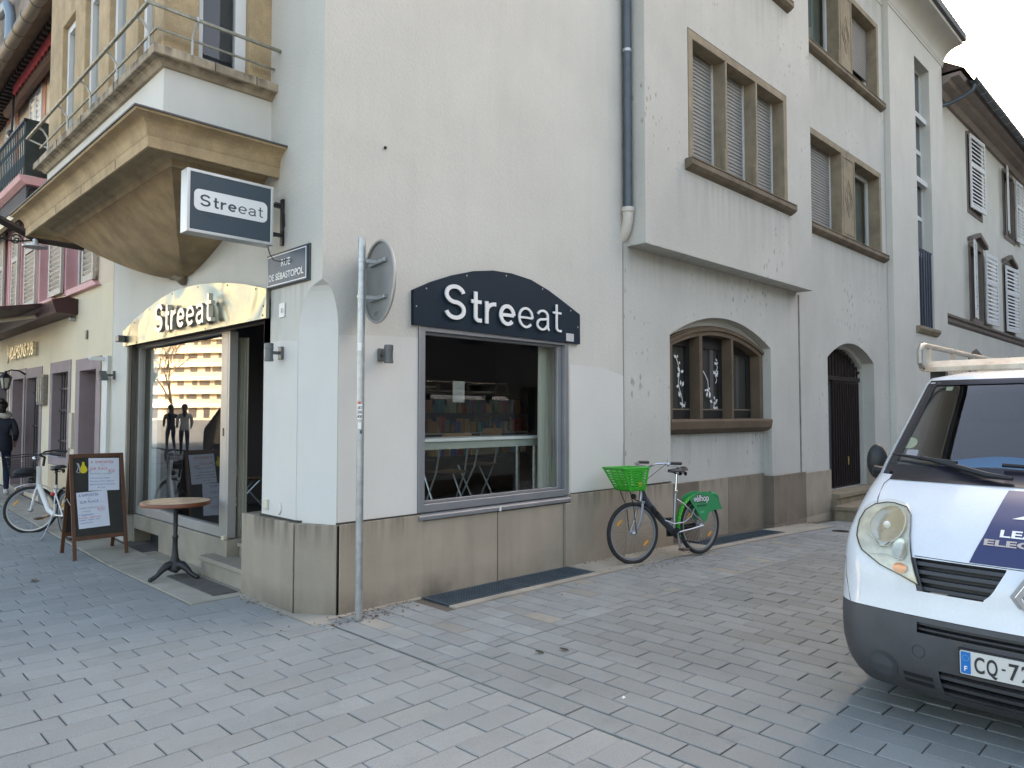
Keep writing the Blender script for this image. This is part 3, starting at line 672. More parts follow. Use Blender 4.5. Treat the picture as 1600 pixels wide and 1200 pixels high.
# ---- stone bay over the side entrance
by0, by1, bx = 6.04, 9.72, 2.08
def ring(prof, nm, m, smooth=False):
    mb = MB(); vs = []; n = len(prof)
    for o, z in prof: vs += [(3.02, by0 - o, z), (bx - o, by0 - o, z), (bx - o, by1 + o, z), (3.02, by1 + o, z)]
    fs = []
    for i in range(n):
        j = (i + 1) % n
        for k in range(3): fs.append((i * 4 + k, i * 4 + k + 1, j * 4 + k + 1, j * 4 + k))
    mb.add(vs, fs)
    return obj(nm, mb, m, B, smooth=smooth)
low = [(-.3, 3.66), (-.12, 3.655), (-.10, 3.70), (-.05, 3.715), (-.03, 3.75), (.06, 3.755), (.14, 3.70), (.15, 3.655), (.165, 3.66), (.165, 3.745), (.175, 3.755)]
low += [(.175 + .115 * (1 - math.cos(a)), 3.765 + .115 * math.sin(a)) for a in [math.pi / 2 * i / 6 for i in range(1, 7)]] + [(.30, 3.895), (-.02, 4.01), (-.3, 4.01)]
ring(low, 'bay_cornice', stone, smooth=40)
ring([(.31, 3.896), (.31, 3.91), (.0, 4.03), (-.01, 4.012), (.29, 3.9)], 'lead_flashing', mat('lead', (.09, .085, .08), .6))
ring([(0, 4.0), (0, 4.40), (-.3, 4.40), (-.3, 4.0)], 'bay_panel', mat('bay_render', (.66, .645, .59), .8, var=.05, vs=2, bump=.2, bs=60, streak=.04))
ring([(-.02, 4.385), (.025, 4.39), (.05, 4.42), (.07, 4.43), (.07, 4.437), (.115, 4.437), (.12, 4.445), (.12, 4.505), (.11, 4.515), (-.3, 4.53), (-.3, 4.385)], 'bay_ledge', mat('ledge_stone', (.46, .38, .27), .85, var=.15, vs=4, bump=.4, bs=50, tint=(.26, .20, .13), tvar=.7, streak=.3, dirt=[(0, 1.8, 3, 4.51, .09, .6), (1, 5.8, 9.9, 4.51, .09, .6), (1, 5.8, 9.9, 4.435, .06, .5)]))
for p_ in ((2.44, 5.916), (2.80, 5.916)): obj('ledge_joint', MB().box(p_[0], p_[1], 4.44, p_[0] + .006, p_[1] + .01, 4.512), MATS['grime'], B)
for y_ in (6.9, 7.9, 8.8): obj('ledge_joint', MB().box(1.957, y_, 4.44, 1.967, y_ + .006, 4.512), MATS['grime'], B); obj('cornice_joint', MB().box(1.912, y_ - .25, 3.665, 1.92, y_ - .245, 3.745), MATS['grime'], B)
# corbel
m = MB(); NS, NT = 16, 24; vs = []
for i in range(NS + 1):
    s_ = i / NS; s2 = s_ ** .8; c = max(0, (1 - s2)) ** .62 * (1 - .10 * s2)
    x = 3.0 - .80 * c; yc = 8.0 - .1 + .1 * s2; hw = 1.72 * c; z = 3.67 - .62 * s2
    for k in range(NT + 1):
        t = k / NT * 3
        if t < 1: p = (3.0 + (x - 3.0) * t, yc - hw, z)
        elif t < 2: p = (x, yc - hw + 2 * hw * (t - 1), z)
        else: p = (x + (3.0 - x) * (t - 2), yc + hw, z)
        # slight swelling of the long face
        q = max(0, 1 - abs(2 * (t - 1.5))) if 1 <= t <= 2 else 0
        vs.append((p[0] - .05 * q * c * math.sin(math.pi * s_), p[1], p[2] - .03 * q * math.sin(math.pi * s_)))
m.add(vs, [(i * (NT + 1) + k, i * (NT + 1) + k + 1, (i + 1) * (NT + 1) + k + 1, (i + 1) * (NT + 1) + k) for i in range(NS) for k in range(NT)])
obj('corbel', m, mat('corbel_stone', (.37, .27, .15), .85, var=.16, vs=4, bump=.6, bs=28, grain=.12, gs=100, streak=.15, tint=(.20, .145, .085), tvar=.8), B, smooth=30)
m = MB().tube([(2.99, 7.95, 3.00), (2.96, 7.93, 3.04), (2.93, 7.98, 3.07), (2.94, 8.1, 3.08), (2.96, 8.24, 3.10), (2.96, 8.3, 3.13)], [.045, .06, .05, .04, .034, .02], 8)
obj('corbel_tip', m, stone_d, B, smooth=True)
# bay body above the ledge: stone piers and white framed windows
BX, BY = 2.07, 6.06
def bay_side(u, v, d): return (u, BY + d, v)
obj('bay_pier', MB().prism([[(BX + .006, 4.52), (3.0, 4.52), (3.0, 7.6), (BX + .006, 7.6)], [(2.36, 4.525), (2.80, 4.525), (2.80, 6.3), (2.36, 6.3)]], bay_side, 0, .22), stone, B, bevel=.01, bseg=1)
ops = [(6.30, 6.66), (6.98, 7.46), (7.80, 8.28), (8.64, 9.14)]
obj('bay_pier', MB().prism([[(BY + .221, 4.52), (9.66, 4.52), (9.66, 7.6), (BY + .221, 7.6)]] + [[(a, 4.525), (b, 4.525), (b, 5.90), (a, 5.90)] for a, b in ops], FL(BX), 0, .22), stone, B, bevel=.01, bseg=1)
obj('bay_end', MB().box(BX + .22, 9.5, 4.52, 3.0, 9.66, 7.6), stone, B)
bw = empty('bay_window', (2.58, BY + .1, 4.52)); bw.parent = B; WM[bw.name] = Matrix.Translation((2.58, BY + .1, 4.52)); bw.matrix_basis = wm(B).inverted() @ WM[bw.name]
obj('frame', MB().prism([[(2.362, 4.53), (2.798, 4.53), (2.798, 6.29), (2.362, 6.29)], [(2.42, 4.58), (2.70, 4.58), (2.70, 6.2), (2.42, 6.2)]], bay_side, .07, .13), whitep, bw, bevel=.006)
obj('pane', MB().box(2.42, BY + .10, 4.58, 2.70, BY + .106, 6.2), glass, bw)
obj('blind', MB().box(2.40, BY + .2, 4.56, 2.72, BY + .21, 6.25), mat('charcoal_blind', (.035, .035, .045), .7, var=.1), bw)
for a, b in ops:
    q = empty('bay_window', (BX + .12, (a + b) / 2, 4.52)); q.parent = B; WM[q.name] = Matrix.Translation((BX + .12, (a + b) / 2, 4.52)); q.matrix_basis = wm(B).inverted() @ WM[q.name]
    obj('frame', MB().prism([[(a + .002, 4.53), (b - .002, 4.53), (b - .002, 5.89), (a + .002, 5.89)], [(a + .07, 4.6), (b - .07, 4.6), (b - .07, 5.82), (a + .07, 5.82)]], FL(BX), .05, .13), whitep, q)
    obj('pane', MB().box(BX + .09, a + .07, 4.6, BX + .096, b - .07, 5.82), glass, q)
    obj('blind', MB().box(BX + .19, a + .03, 4.56, BX + .2, b - .03, 5.88), mat('pale_blind', (.35, .36, .36), .7), q)
# guard rail round the ledge
rl = empty('ledge_rail', (2.0, 8, 4.52)); rl.parent = B; WM[rl.name] = Matrix.Translation((2.0, 8, 4.52)); rl.matrix_basis = wm(B).inverted() @ WM[rl.name]
obj('top_rail', MB().tube([(3.0, 5.88, 4.79), (1.90, 5.88, 4.79), (1.90, 9.85, 4.79)], .0165, 8), mat('worn_rail', (.28, .27, .21), .5, metal=.4, var=.3, vs=12), rl, smooth=True)
obj('lower_rail', MB().tube([(3.0, 5.99, 4.665), (2.0, 5.99, 4.665), (2.0, 9.70, 4.665)], .011, 8), MATS['worn_rail'], rl, smooth=True)
for yy in (6.15, 6.95, 7.75, 8.55, 9.35):
    obj('baluster', MB().tube([(1.90, yy, 4.815), (1.90, yy, 4.79), (1.95, yy, 4.76), (1.99, yy, 4.70), (2.0, yy, 4.66), (2.0, yy, 4.515)], [.012, .016, .011, .010, .012, .011], 6), mat('pale_rail_paint', (.5, .5, .46), .5), rl, smooth=True)
for xx in (2.28,):
    obj('baluster', MB().tube([(xx, 5.88, 4.815), (xx, 5.88, 4.79), (xx, 5.93, 4.74), (xx, 5.98, 4.69), (xx, 5.99, 4.66), (xx, 5.99, 4.515)], [.012, .016, .011, .010, .012, .011], 6), MATS['pale_rail_paint'], rl, smooth=True)
obj('rail_end', MB().tube([(1.90, 9.85, 4.79), (2.05, 9.72, 4.70), (2.2, 9.68, 4.66)], .011, 6), MATS['pale_rail_paint'], rl, smooth=True)

# ---- downpipe
dp = empty('downpipe', (7.02, 5.08, 0)); dp.parent = B; WM[dp.name] = Matrix.Translation((7.02, 5.08, 0)); dp.matrix_basis = wm(B).inverted() @ WM[dp.name]
obj('zinc_pipe', MB().tube([(7.02, 5.07, 4.02), (7.02, 5.07, 10.4)], .052, 16), zinc, dp, smooth=True)
for z in (5.95,): obj('pipe_collar', MB().lathe([(.053, z - .02), (.058, z - .018), (.058, z + .018), (.053, z + .02)], (7.02, 5.07, 0), 16), steel, dp, smooth=True)
obj('pipe_boot', MB().tube([(7.02, 5.07, 4.05), (7.02, 5.07, 4.0), (7.02, 5.07, 3.99), (7.02, 5.075, 3.90), (7.02, 5.10, 3.80), (7.02, 5.14, 3.72), (7.02, 5.18, 3.68)], [.078, .078, .066, .064, .064, .062, .06], 16), mat('cream_plastic', (.56, .52, .46), .6, var=.06, vs=10), dp, smooth=True)
obj('chase_line', MB().box(6.995, 5.134, .74, 7.012, 5.139, 3.66), mat('sealed_joint', (.30, .29, .26), .9), dp)
d2 = obj('pipe_groove', MB().box(11.86, 5.128, .62, 11.895, 5.139, 3.58), mat('sealed_joint_dark', (.2, .19, .17), .9, var=.4, vs=6), B)

# ---- shopfront windows (parts of the building)
# right window: aluminium frame, sill, pane
sw = empty('shop_window', (4.98, YR, .66)); sw.parent = B; WM[sw.name] = Matrix.Translation((4.98, YR, .66)); sw.matrix_basis = wm(B).inverted() @ WM[sw.name]
obj('outer_frame', MB().prism([[(3.96, .73), (5.99, .73), (5.99, 2.40), (3.96, 2.40)], [(4.03, .80), (5.93, .80), (5.93, 2.34), (4.03, 2.34)]], FR(YR - .018), 0, .15), alum, sw, bevel=.004)
obj('sash', MB().prism([[(4.032, .802), (5.928, .802), (5.928, 2.338), (4.032, 2.338)], [(4.06, .825), (5.86, .825), (5.86, 2.315), (4.06, 2.315)]], FR(YR + .03), 0, .05), alum, sw, bevel=.004)
s = MB(); P = [(YR - .045, .665), (YR - .045, .70), (YR + .05, .745), (YR + .05, .665)]
s.add([(3.955, a, b) for a, b in P] + [(5.995, a, b) for a, b in P], [(0, 1, 2, 3), (7, 6, 5, 4)] + [(i, (i + 1) % 4, 4 + (i + 1) % 4, 4 + i) for i in range(4)])
obj('sill', s, alum, sw, bevel=.003); obj('sill_cap', MB().box(4.92, YR - .05, .66, 4.945, YR - .046, .71), wfr, sw)
obj('pane', MB().box(4.06, YR + .05, .825, 5.86, YR + .058, 2.315), glass, sw)
# left shopfront: aluminium frame set back in the opening, glass, posts and plinth ledge, steps
GX = 3.17
sf = empty('shopfront', (3.1, 8, .36)); sf.parent = B; WM[sf.name] = Matrix.Translation((3.1, 8, .36)); sf.matrix_basis = wm(B).inverted() @ WM[sf.name]
obj('glazing_frame', MB().prism([[(7.14, .37), (9.775, .37), (9.775, 2.50), (7.14, 2.50)], [(7.29, .47), (9.70, .47), (9.70, 2.42), (7.29, 2.42)]], FL(GX - .05), 0, .08), alum_w, sf, bevel=.004)
obj('head_rail', MB().box(GX - .09, 6.14, 2.43, GX - .055, 9.76, 2.50), mat('dark_aluminium', (.10, .09, .08), .4, metal=.5), sf)
obj('door_post', MB().box(GX - .048, 7.10, .37, GX + .04, 7.138, 2.43), alum_w, sf, bevel=.004)
obj('side_post', MB().box(3.005, 9.755, .36, 3.045, 9.79, 2.48), mat('bronze_post', (.28, .25, .21), .5, metal=.4), sf, bevel=.003)
obj('side_post', MB().box(3.05, 9.74, .36, 3.10, 9.79, 2.48), MATS['dark_aluminium'], sf, bevel=.003)
obj('jamb', MB().box(2.998, 9.779, -.05, 3.3, 9.9, 2.62), plaster, sf); obj('jamb', MB().box(3.0, 6.0, .4, 3.3, 6.121, 2.62), plaster, sf)
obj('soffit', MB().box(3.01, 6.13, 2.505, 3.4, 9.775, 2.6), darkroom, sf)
obj('pane', MB().box(GX - .015, 7.29, .47, GX - .008, 9.70, 2.42), glass_s, sf)
obj('inner_post', MB().box(GX + .05, 9.35, .38, GX + .10, 9.60, 2.4), wfr, sf)
obj('latch', MB().box(GX - .055, 7.20, 1.38, GX - .051, 7.225, 1.46), black, sf)
obj('door_stop', MB().box(GX - .10, 7.07, .362, GX - .05, 7.13, .405), mat('cream_stop', (.6, .56, .42), .5), sf, bevel=.01)
led = mat('ledge_concrete', (.31, .28, .225), .85, var=.10, vs=4, bump=.3, bs=60, grain=.05, tint=(.22, .19, .15), tvar=.5)
obj('window_ledge', MB().prism([[(7.06, -.05), (8.89, -.05), (8.89, .19), (9.72, .19), (9.72, -.05), (9.775, -.05), (9.775, .362), (7.06, .362)]], FL(3.10), 0, .3), led, B, bevel=.008)
obj('cellar_pit', MB().box(3.3, 8.89, -.3, 3.38, 9.72, .19), MATS['pit_dark'], B)
obj('pit_slab', MB().box(2.80, 8.95, -.02, 3.29, 9.95, .018), mat('pit_slab', (.075, .072, .065), .9, var=.3, vs=8, bump=.4), B)
obj('base_strip', MB().box(2.925, 7.37, -.05, 3.095, 8.94, .014).box(2.925, 6.37, -.05, 2.95, 7.36, .012), led, B)
obj('entrance_step', MB().box(2.975, 6.365, -.05, 3.2, 7.36, .155).box(2.95, 6.365, .155, 3.21, 7.365, .20), led, B, bevel=.008)
obj('entrance_step', MB().box(3.225, 6.125, -.05, 3.8, 7.05, .29).box(3.20, 6.125, .29, 3.8, 7.055, .33), led, B, bevel=.008)
# ------------------------------------------------------------------ shop interior (part of the building)
B2 = B
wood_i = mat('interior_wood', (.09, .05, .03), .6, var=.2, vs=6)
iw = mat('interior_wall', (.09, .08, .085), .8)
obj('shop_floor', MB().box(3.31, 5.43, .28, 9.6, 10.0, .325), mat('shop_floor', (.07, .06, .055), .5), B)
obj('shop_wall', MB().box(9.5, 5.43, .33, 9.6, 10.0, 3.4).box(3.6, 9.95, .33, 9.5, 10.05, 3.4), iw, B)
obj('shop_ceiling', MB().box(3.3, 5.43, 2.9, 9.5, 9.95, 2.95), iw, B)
INS = 'seen through the right shop window'
# curtains
curt = mat('curtain_cloth', (.52, .51, .43), .85, var=.05, vs=3, bump=.2, bs=200)
def curtain(pts, z0, z1, amp, n, label, pinch=.0):
    m = MB(); (x0, y0), (x1, y1) = pts; L = math.hypot(x1 - x0, y1 - y0); nx, ny = -(y1 - y0) / L, (x1 - x0) / L
    def fn(u, v):
        k = 1 - pinch * math.exp(-((v - .35) / .25) ** 2); uu = 1 - (1 - u) * k
        a = amp * math.sin(u * n * 2 * math.pi) + amp * .4 * math.sin(u * n * 4.7 + v * 3)
        return (x0 + (x1 - x0) * uu + nx * a, y0 + (y1 - y0) * uu + ny * a, z0 + (z1 - z0) * v)
    m.grid(fn, n * 8, 12)
    o = obj('curtain', m, curt, smooth=60); tag(o, label, 'curtain', 'pale curtains inside the shop'); return o
curtain(((5.70, 5.30), (5.95, 5.36)), .55, 2.33, .016, 5, 'pale green curtain gathered at the right end of the dark-signed shop window')
curtain(((4.15, 5.36), (4.03, 5.30)), .55, 2.33, .012, 3, 'narrow pale curtain gathered at the left end of the dark-signed shop window')
curtain(((3.34, 7.14), (3.26, 7.20)), .34, 2.38, .014, 4, 'pale green curtain hanging just inside the open side doorway')
# bar shelf along the window
t = empty('bar_table', (5.0, 5.55, .325), label='long narrow white bar table standing inside along the right shop window', cat='table')
obj('tabletop', MB().box(4.06, 5.42, 1.335, 5.95, 5.80, 1.365), whitep, t, bevel=.004)
obj('apron', MB().box(4.08, 5.44, 1.26, 5.93, 5.46, 1.334), mat('pale_green_paint', (.35, .38, .33), .5), t)
for xx in (4.15, 5.85):
    for yy in (5.50, 5.76): obj('leg', MB().box(xx - .015, yy - .015, .325, xx + .015, yy + .015, 1.334), steel, t)
# high chairs behind it
ply = mat('plywood', (.30, .17, .08), .45, var=.15, vs=5, stretch=(2, 2, 20))
def chair(x, y, rz, sh, label, group='chairs inside the shop', z=.325):
    t = empty('chair', (x, y, z), rz, label=label, cat='chair', group=group); T = wm(t)
    obj('seat', MB().grid(lambda u, v: ((u - .5) * .38, (v - .5) * .36, sh + .012 * math.cos(math.pi * (u - .5)) * -1), 6, 4).grid(lambda u, v: ((u - .5) * .38, (v - .5) * .36, sh - .012 - .012 * math.cos(math.pi * (u - .5))), 6, 4), ply, t, T)
    obj('backrest', MB().grid(lambda u, v: ((u - .5) * .38, .19 + .03 * v - .03 * math.cos(math.pi * (u - .5)), sh + .25 + .16 * v), 8, 3).grid(lambda u, v: ((u - .5) * .38, .20 + .03 * v - .03 * math.cos(math.pi * (u - .5)), sh + .25 + .16 * v), 8, 3), ply, t, T)
    for s in (-1, 1):
        obj('leg', MB().tube([(s * .20, -.26, 0), (s * .19, .10, sh - .02), (s * .18, .19, sh + .35)], .011, 6), steel, t, T, smooth=True)
        obj('leg', MB().tube([(s * .20, .26, 0), (s * .19, -.14, sh - .02)], .011, 6), steel, t, T, smooth=True)
    obj('stretcher', MB().tube([(-.2, -.2, sh * .28), (.2, -.2, sh * .28)], .008, 6), steel, t, T)
    return t
chair(5.12, 6.15, R(175), .66, 'wooden high folding chair left of centre ' + INS)
chair(5.78, 6.35, R(190), .70, 'pale high folding chair right of centre ' + INS)
chair(4.55, 8.2, R(110), .44, 'brown wooden chair with steel legs just inside the open side doorway')
chair(4.3, 9.2, R(70), .44, 'wooden chair behind the left part of the side shopfront glass')
t = empty('cafe_table', (5.0, 7.4, .325), label='pale table standing inside the side doorway right of the brown chair', cat='table')
obj('tabletop', MB().box(4.45, 7.25, 1.03, 5.3, 8.0, 1.06), whitep, t, bevel=.003); obj('pedestal', MB().cyl((4.9, 7.6, .33), (4.9, 7.6, 1.03), .03), black, t); obj('foot', MB().box(4.65, 7.57, .327, 5.15, 7.63, .345), black, t)
# shelving with books, jars and bottles at the back
t = empty('shelving', (7.6, 8.9, .325), label='low dark shelving unit with counter at the back of the shop', cat='shelf')
obj('carcass', MB().box(5.6, 8.9, .33, 9.3, 9.3, .88).box(5.6, 8.85, .90, 9.3, 9.3, .93), wood_i, t)
obj('shelf', MB().box(7.0, 8.92, 1.28, 9.3, 9.2, 1.30), whitep, t); obj('shelf', MB().box(7.0, 8.92, 1.60, 9.3, 9.2, 1.615), wood_i, t)
obj('upright', MB().box(6.98, 8.9, .93, 7.0, 9.2, 2.0), wood_i, t); obj('upright', MB().box(9.3, 8.9, .93, 9.32, 9.2, 2.0), wood_i, t)
random.seed(11)
cnames = ['red', 'ochre', 'green', 'blue', 'cream', 'purple', 'teal', 'orange']
cols = [(.35, .05, .04), (.45, .30, .05), (.06, .18, .08), (.06, .10, .30), (.5, .45, .35), (.25, .08, .22), (.05, .25, .28), (.4, .18, .05)]
k = 0
for z, x0, x1 in ((1.302, 7.1, 9.2), (1.617, 7.1, 9.2), (.932, 7.2, 9.2)):
    rown = {1.302: 'middle shelf', 1.617: 'top shelf', .932: 'counter'}[z]
    x = x0
    while x < x1:
        wd = random.uniform(.04, .11); h = random.uniform(.16, .26); c = random.choice(cols); k += 1
        mm = mat('pack_%d' % cols.index(c), tuple(min(.8, q * 1.25) for q in c), .4)
        if random.random() < .4:
            o = obj('bottle', MB().lathe([(.0001, z), (.03, z), (.032, z + h * .6), (.012, z + h * .75), (.012, z + h), (.0001, z + h)], (x + .03, 9.0, 0), 10), mm, smooth=True); tag(o, cnames[cols.index(c)] + ' bottle among the goods on the %s at the back of the shop' % rown, 'bottle', 'bottles and packs on the back shelves')
            x += .075
        else:
            o = obj('pack', MB().box(x, 8.94, z, x + wd, 9.08, z + h), mm); tag(o, cnames[cols.index(c)] + ' pack among the goods on the %s at the back of the shop' % rown, 'pack', 'bottles and packs on the back shelves')
            x += wd + .012
sc_ = obj('display_screen', MB().box(7.9, 8.82, .935, 8.5, 8.84, 1.25), mat('painted_glow', (.5, .42, .22), .5)); tag(sc_, 'yellowish poster painted as if lit, standing on the counter among the shelf goods', 'poster')  # yellow colour stands in for a lit display; nothing glows
tag(obj('notice', MB().box(4.42, 5.203, 1.71, 4.565, 5.206, 1.91), mat('paper_grey', (.28, .28, .26), .8)), 'small grey paper notice stuck inside the right shop window', 'notice')
0 and tag(obj('price_board', MB().box(5.0, 7.6, 1.1, 6.7, 7.63, 1.62), mat('slate_board', (.03, .04, .05), .6)), 'dark slate board standing behind the bar table', 'board')

# ------------------------------------------------------------------ shop signs
navy = mat('navy_panel', (.010, .022, .036), .5, var=.06, vs=3, spec=.2)
t = empty('shop_sign', (5.02, YR, 2.37), label='arched navy fascia sign with white Streeat letters over the right shop window', cat='shop sign')
top = [(3.877, 2.693), (4.08, 2.79), (4.327, 2.883), (4.58, 2.955), (4.84, 2.998), (5.10, 3.005), (5.379, 2.978), (5.65, 2.90), (5.88, 2.81), (6.09, 2.722), (6.159, 2.695)]
obj('panel', MB().prism([[(3.88, 2.387), (6.16, 2.367)] + top[::-1]], FR(YR - .04), 0, .037), navy, t, bevel=.002)
def strip(mb, pts, w, d0, d1, T0=None):
    """a stroke of constant width along a 2D polyline, extruded from d0 to d1"""
    n = len(pts); L = []; Rr = []
    for i in range(n):
        a = Vector(pts[max(i - 1, 0)]); b = Vector(pts[min(i + 1, n - 1)]); t_ = (b - a).normalized(); nn_ = Vector((-t_.y, t_.x)); p = Vector(pts[i])
        L.append(p + nn_ * w / 2); Rr.append(p - nn_ * w / 2)
    vs = []
    for l, r in zip(L, Rr): vs += [(l.x, l.y, d0), (r.x, r.y, d0), (r.x, r.y, d1), (l.x, l.y, d1)]
    fs = [(0, 1, 2, 3), tuple(4 * (n - 1) + k for k in (3, 2, 1, 0))]
    for i in range(n - 1):
        for k in range(4): fs.append((4 * i + k, 4 * i + (k + 1) % 4, 4 * i + 4 + (k + 1) % 4, 4 * i + 4 + k))
    mb.add(vs, fs)
def el(cx, cy, rx, ry, a0, a1, n=20): return [(cx + rx * math.cos(R(a0 + (a1 - a0) * i / n)), cy + ry * math.sin(R(a0 + (a1 - a0) * i / n))) for i in range(n + 1)]
def glyph(c, H, w, d0, d1):
    """grotesque letters from centre-line strokes; H is the cap height; returns mesh, advance width"""
    X = .655 * H; m = MB(); h = w / 2; e = (d1 - d0) * .04 + .00015
    if c == 'S':
        W = .70 * H; q = H / 4 + .0; rx = W / 2 - h; ry = (H - w) / 4
        strip(m, el(W / 2, H - h - ry, rx * .96, ry, 12, 262, 26) + el(W / 2, h + ry, rx, ry, 82, -168, 26), w, d0, d1)
    elif c == 't':
        W = .36 * H; x = W * .42; strip(m, [(x, H * .89), (x, .30 * H)] + el(x + .11 * H, .11 * H + h, .11 * H, .11 * H, 180, 285, 12) + [(W, h * 1.05)], w, d0, d1); strip(m, [(0, X - h), (W * .98, X - h)], w * .92, d0, d1 - e)
    elif c == 'r':
        W = .36 * H; strip(m, [(h, X), (h, 0)], w, d0, d1); strip(m, [(h * 1.2, X * .55)] + el(W * 1.0, X * .56, W - h * 1.2, X * .44 - h, 170, 84, 12), w, d0, d1 - e)
    elif c == 'e':
        W = .60 * H; strip(m, [(W - h, X * .50)] + el(W / 2, X / 2, W / 2 - h, X / 2 - h, 2, 318, 34), w, d0, d1); strip(m, [(h * 1.2, X * .50), (W - h, X * .50)], w * .88, d0, d1 - e)
    elif c == 'a':
        W = .58 * H; r = W * .40
        strip(m, el(W * .46, X * .70, W * .36, X * .30 - h, 165, 0, 16) + [(W * .82, X * .2)] + el(W * .82 + .07 * H, .07 * H + h * .8, .07 * H, .07 * H, 180, 265, 8), w, d0, d1)
        strip(m, [(W * .82, X * .58), (W * .60, X * .545)] + el(W * .42, X * .28, W * .42 - h, X * .28 - h * .6, 85, 285, 18) + [(W * .62, X * .08), (W * .82, X * .26)], w, d0, d1 - e)
    return m, W
def letters(T, H, width, mats, t, w1, w2, d1, prefix='letter'):
    gl_ = []; x = 0
    for i, c in enumerate('Streeat'):
        m, W = glyph(c, H, w1 if i < 4 else w2, 0, d1)
        for v in m.v: v.x += x
        gl_.append(m); x += W + H * (.13 if i else .20) + (.03 * H if c == 'r' else 0)
    k = width / (x - H * .13)
    for m in gl_:
        for v in m.v: v.x *= k
        obj(prefix, m, mats, t, T)
letters(frame_T((4.21, 5.084, 2.468), (1, 0, 0), (0, 0, 1)), .325, 1.61, mat('letter_white', (.78, .78, .77), .4), t, .037, .0235, .013)
for px, pz in ((4.02, 2.72), (4.50, 2.90), (5.02, 2.97), (5.55, 2.90), (6.0, 2.72), (3.91, 2.55), (6.12, 2.55)):
    obj('screw', MB().ball((px, 5.099, pz), (.008, .004, .008), 8, 6), steel, t)
obj('small_label', MB().box(5.92, 5.094, 2.385, 6.045, 5.0985, 2.47), mat('label_grey', (.5, .5, .5), .6), t)
brass = mat('brushed_steel_sheet', (.30, .315, .27), .33, metal=1, var=.05, vs=4)
# gentle buckling of the sheet
nt = brass.node_tree; bs_ = nt.nodes['Principled BSDF']; gg = _n(nt, 'ShaderNodeNewGeometry'); nn = _n(nt, 'ShaderNodeTexNoise'); nn.inputs['Scale'].default_value = 1.8; nn.inputs['Detail'].default_value = 1; nn.inputs['Distortion'].default_value = .8
bb = _n(nt, 'ShaderNodeBump'); bb.inputs['Strength'].default_value = .85; bb.inputs['Distance'].default_value = .08
nt.links.new(gg.outputs['Position'], nn.inputs[0]); nt.links.new(nn.outputs[0], bb.inputs['Height']); nt.links.new(bb.outputs[0], bs_.inputs['Normal'])
t = empty('shop_sign', (2.98, 7.9, 2.42), label='arched buckled steel fascia sign with standing Streeat letters over the side entrance', cat='shop sign')
top = [(6.0, 2.70), (6.42, 2.79), (6.75, 2.845), (7.06, 2.885), (7.5, 2.925), (7.87, 2.938), (8.2, 2.935), (8.55, 2.90), (8.91, 2.84), (9.3, 2.76), (9.65, 2.67), (9.82, 2.62)]
m = MB().prism([[(6.0, 2.44), (9.80, 2.44)] + top[::-1]], FL(2.955), 0, .03)
obj('panel', m, brass, t)
letters(frame_T((2.915, 8.47, 2.497), (0, -1, 0), (0, 0, 1)), .31, 1.50, mat('letter_steel', (.62, .60, .55), .35, metal=.7), t, .046, .036, .045)
for py, pz in ((6.2, 2.72), (6.8, 2.83), (7.5, 2.90), (8.2, 2.91), (8.9, 2.81), (9.4, 2.7), (6.05, 2.55), (6.06, 2.47), (7.3, 2.455), (9.3, 2.46)):
    obj('screw', MB().ball((2.954, py, pz), (.004, .009, .009), 8, 6), black, t)
# projecting light box
t = empty('light_box_sign', (2.53, 5.78, 3.02), label='projecting slate-blue light box sign reading Streeat on a black wall bracket', cat='sign')
y0, y1 = 5.725, 5.855
obj('housing', MB().prism([[(2.16, 3.02), (2.875, 3.02), (2.875, 3.52), (2.16, 3.52)], [(2.185, 3.045), (2.85, 3.045), (2.85, 3.495), (2.185, 3.495)]], lambda u, v, d: (u, d, v), y0, y1), mat('box_aluminium', (.60, .60, .58), .35, metal=.5, streak=.25), t, bevel=.004)
obj('face', MB().box(2.186, y0 + .006, 3.046, 2.849, y0 + .02, 3.494), mat('slate_face', (.06, .082, .10), .45, spec=.25), t)
obj('face', MB().box(2.186, y1 - .02, 3.046, 2.849, y1 - .006, 3.494), MATS['slate_face'], t)
def rrect(x0, z0, x1, z1, r, n=6):
    o = []
    for cx, cz, a0 in ((x1 - r, z0 + r, -90), (x1 - r, z1 - r, 0), (x0 + r, z1 - r, 90), (x0 + r, z0 + r, 180)):
        for i in range(n + 1): a = R(a0 + 90 * i / n); o.append((cx + r * math.cos(a), cz + r * math.sin(a)))
    return o
obj('white_pill', MB().prism([rrect(2.215, 3.20, 2.82, 3.37, .045)], lambda u, v, d: (u, d, v), y0 + .003, y0 + .0055), print_w, t)
letters(frame_T((2.262, y0 + .0028, 3.238), (1, 0, 0), (0, 0, 1)), .094, .52, mat('slate_ink', (.05, .065, .08), .5), t, .0135, .0085, .0012, prefix='printed_letter')
text('small_print', 'RESTAURANT & TRAITEUR', .022, frame_T((2.26, y0 + .004, 3.165), (1, 0, 0), (0, 0, 1)), mat('faded_print', (.085, .11, .135), .5), t, ext=.0005)
br = obj('bracket', MB().box(2.977, 5.77, 3.05, 2.998, 5.81, 3.45).box(2.876, 5.775, 3.37, 2.976, 5.805, 3.40).box(2.876, 5.775, 3.12, 2.976, 5.805, 3.15), black, t)
obj('cable', MB().tube([(2.90, 5.75, 3.40), (2.93, 5.70, 3.38), (2.96, 5.70, 3.30), (2.965, 5.70, 3.2), (2.93, 5.72, 3.12), (2.89, 5.76, 3.11)], .006, 6), blackp, t, smooth=True)
obj('cable', MB().tube([(2.86, 5.79, 3.015), (2.865, 5.76, 2.95), (2.89, 5.74, 2.90), (2.93, 5.70, 2.89), (2.955, 5.62, 2.90)], .005, 6), blackp, t, smooth=True)
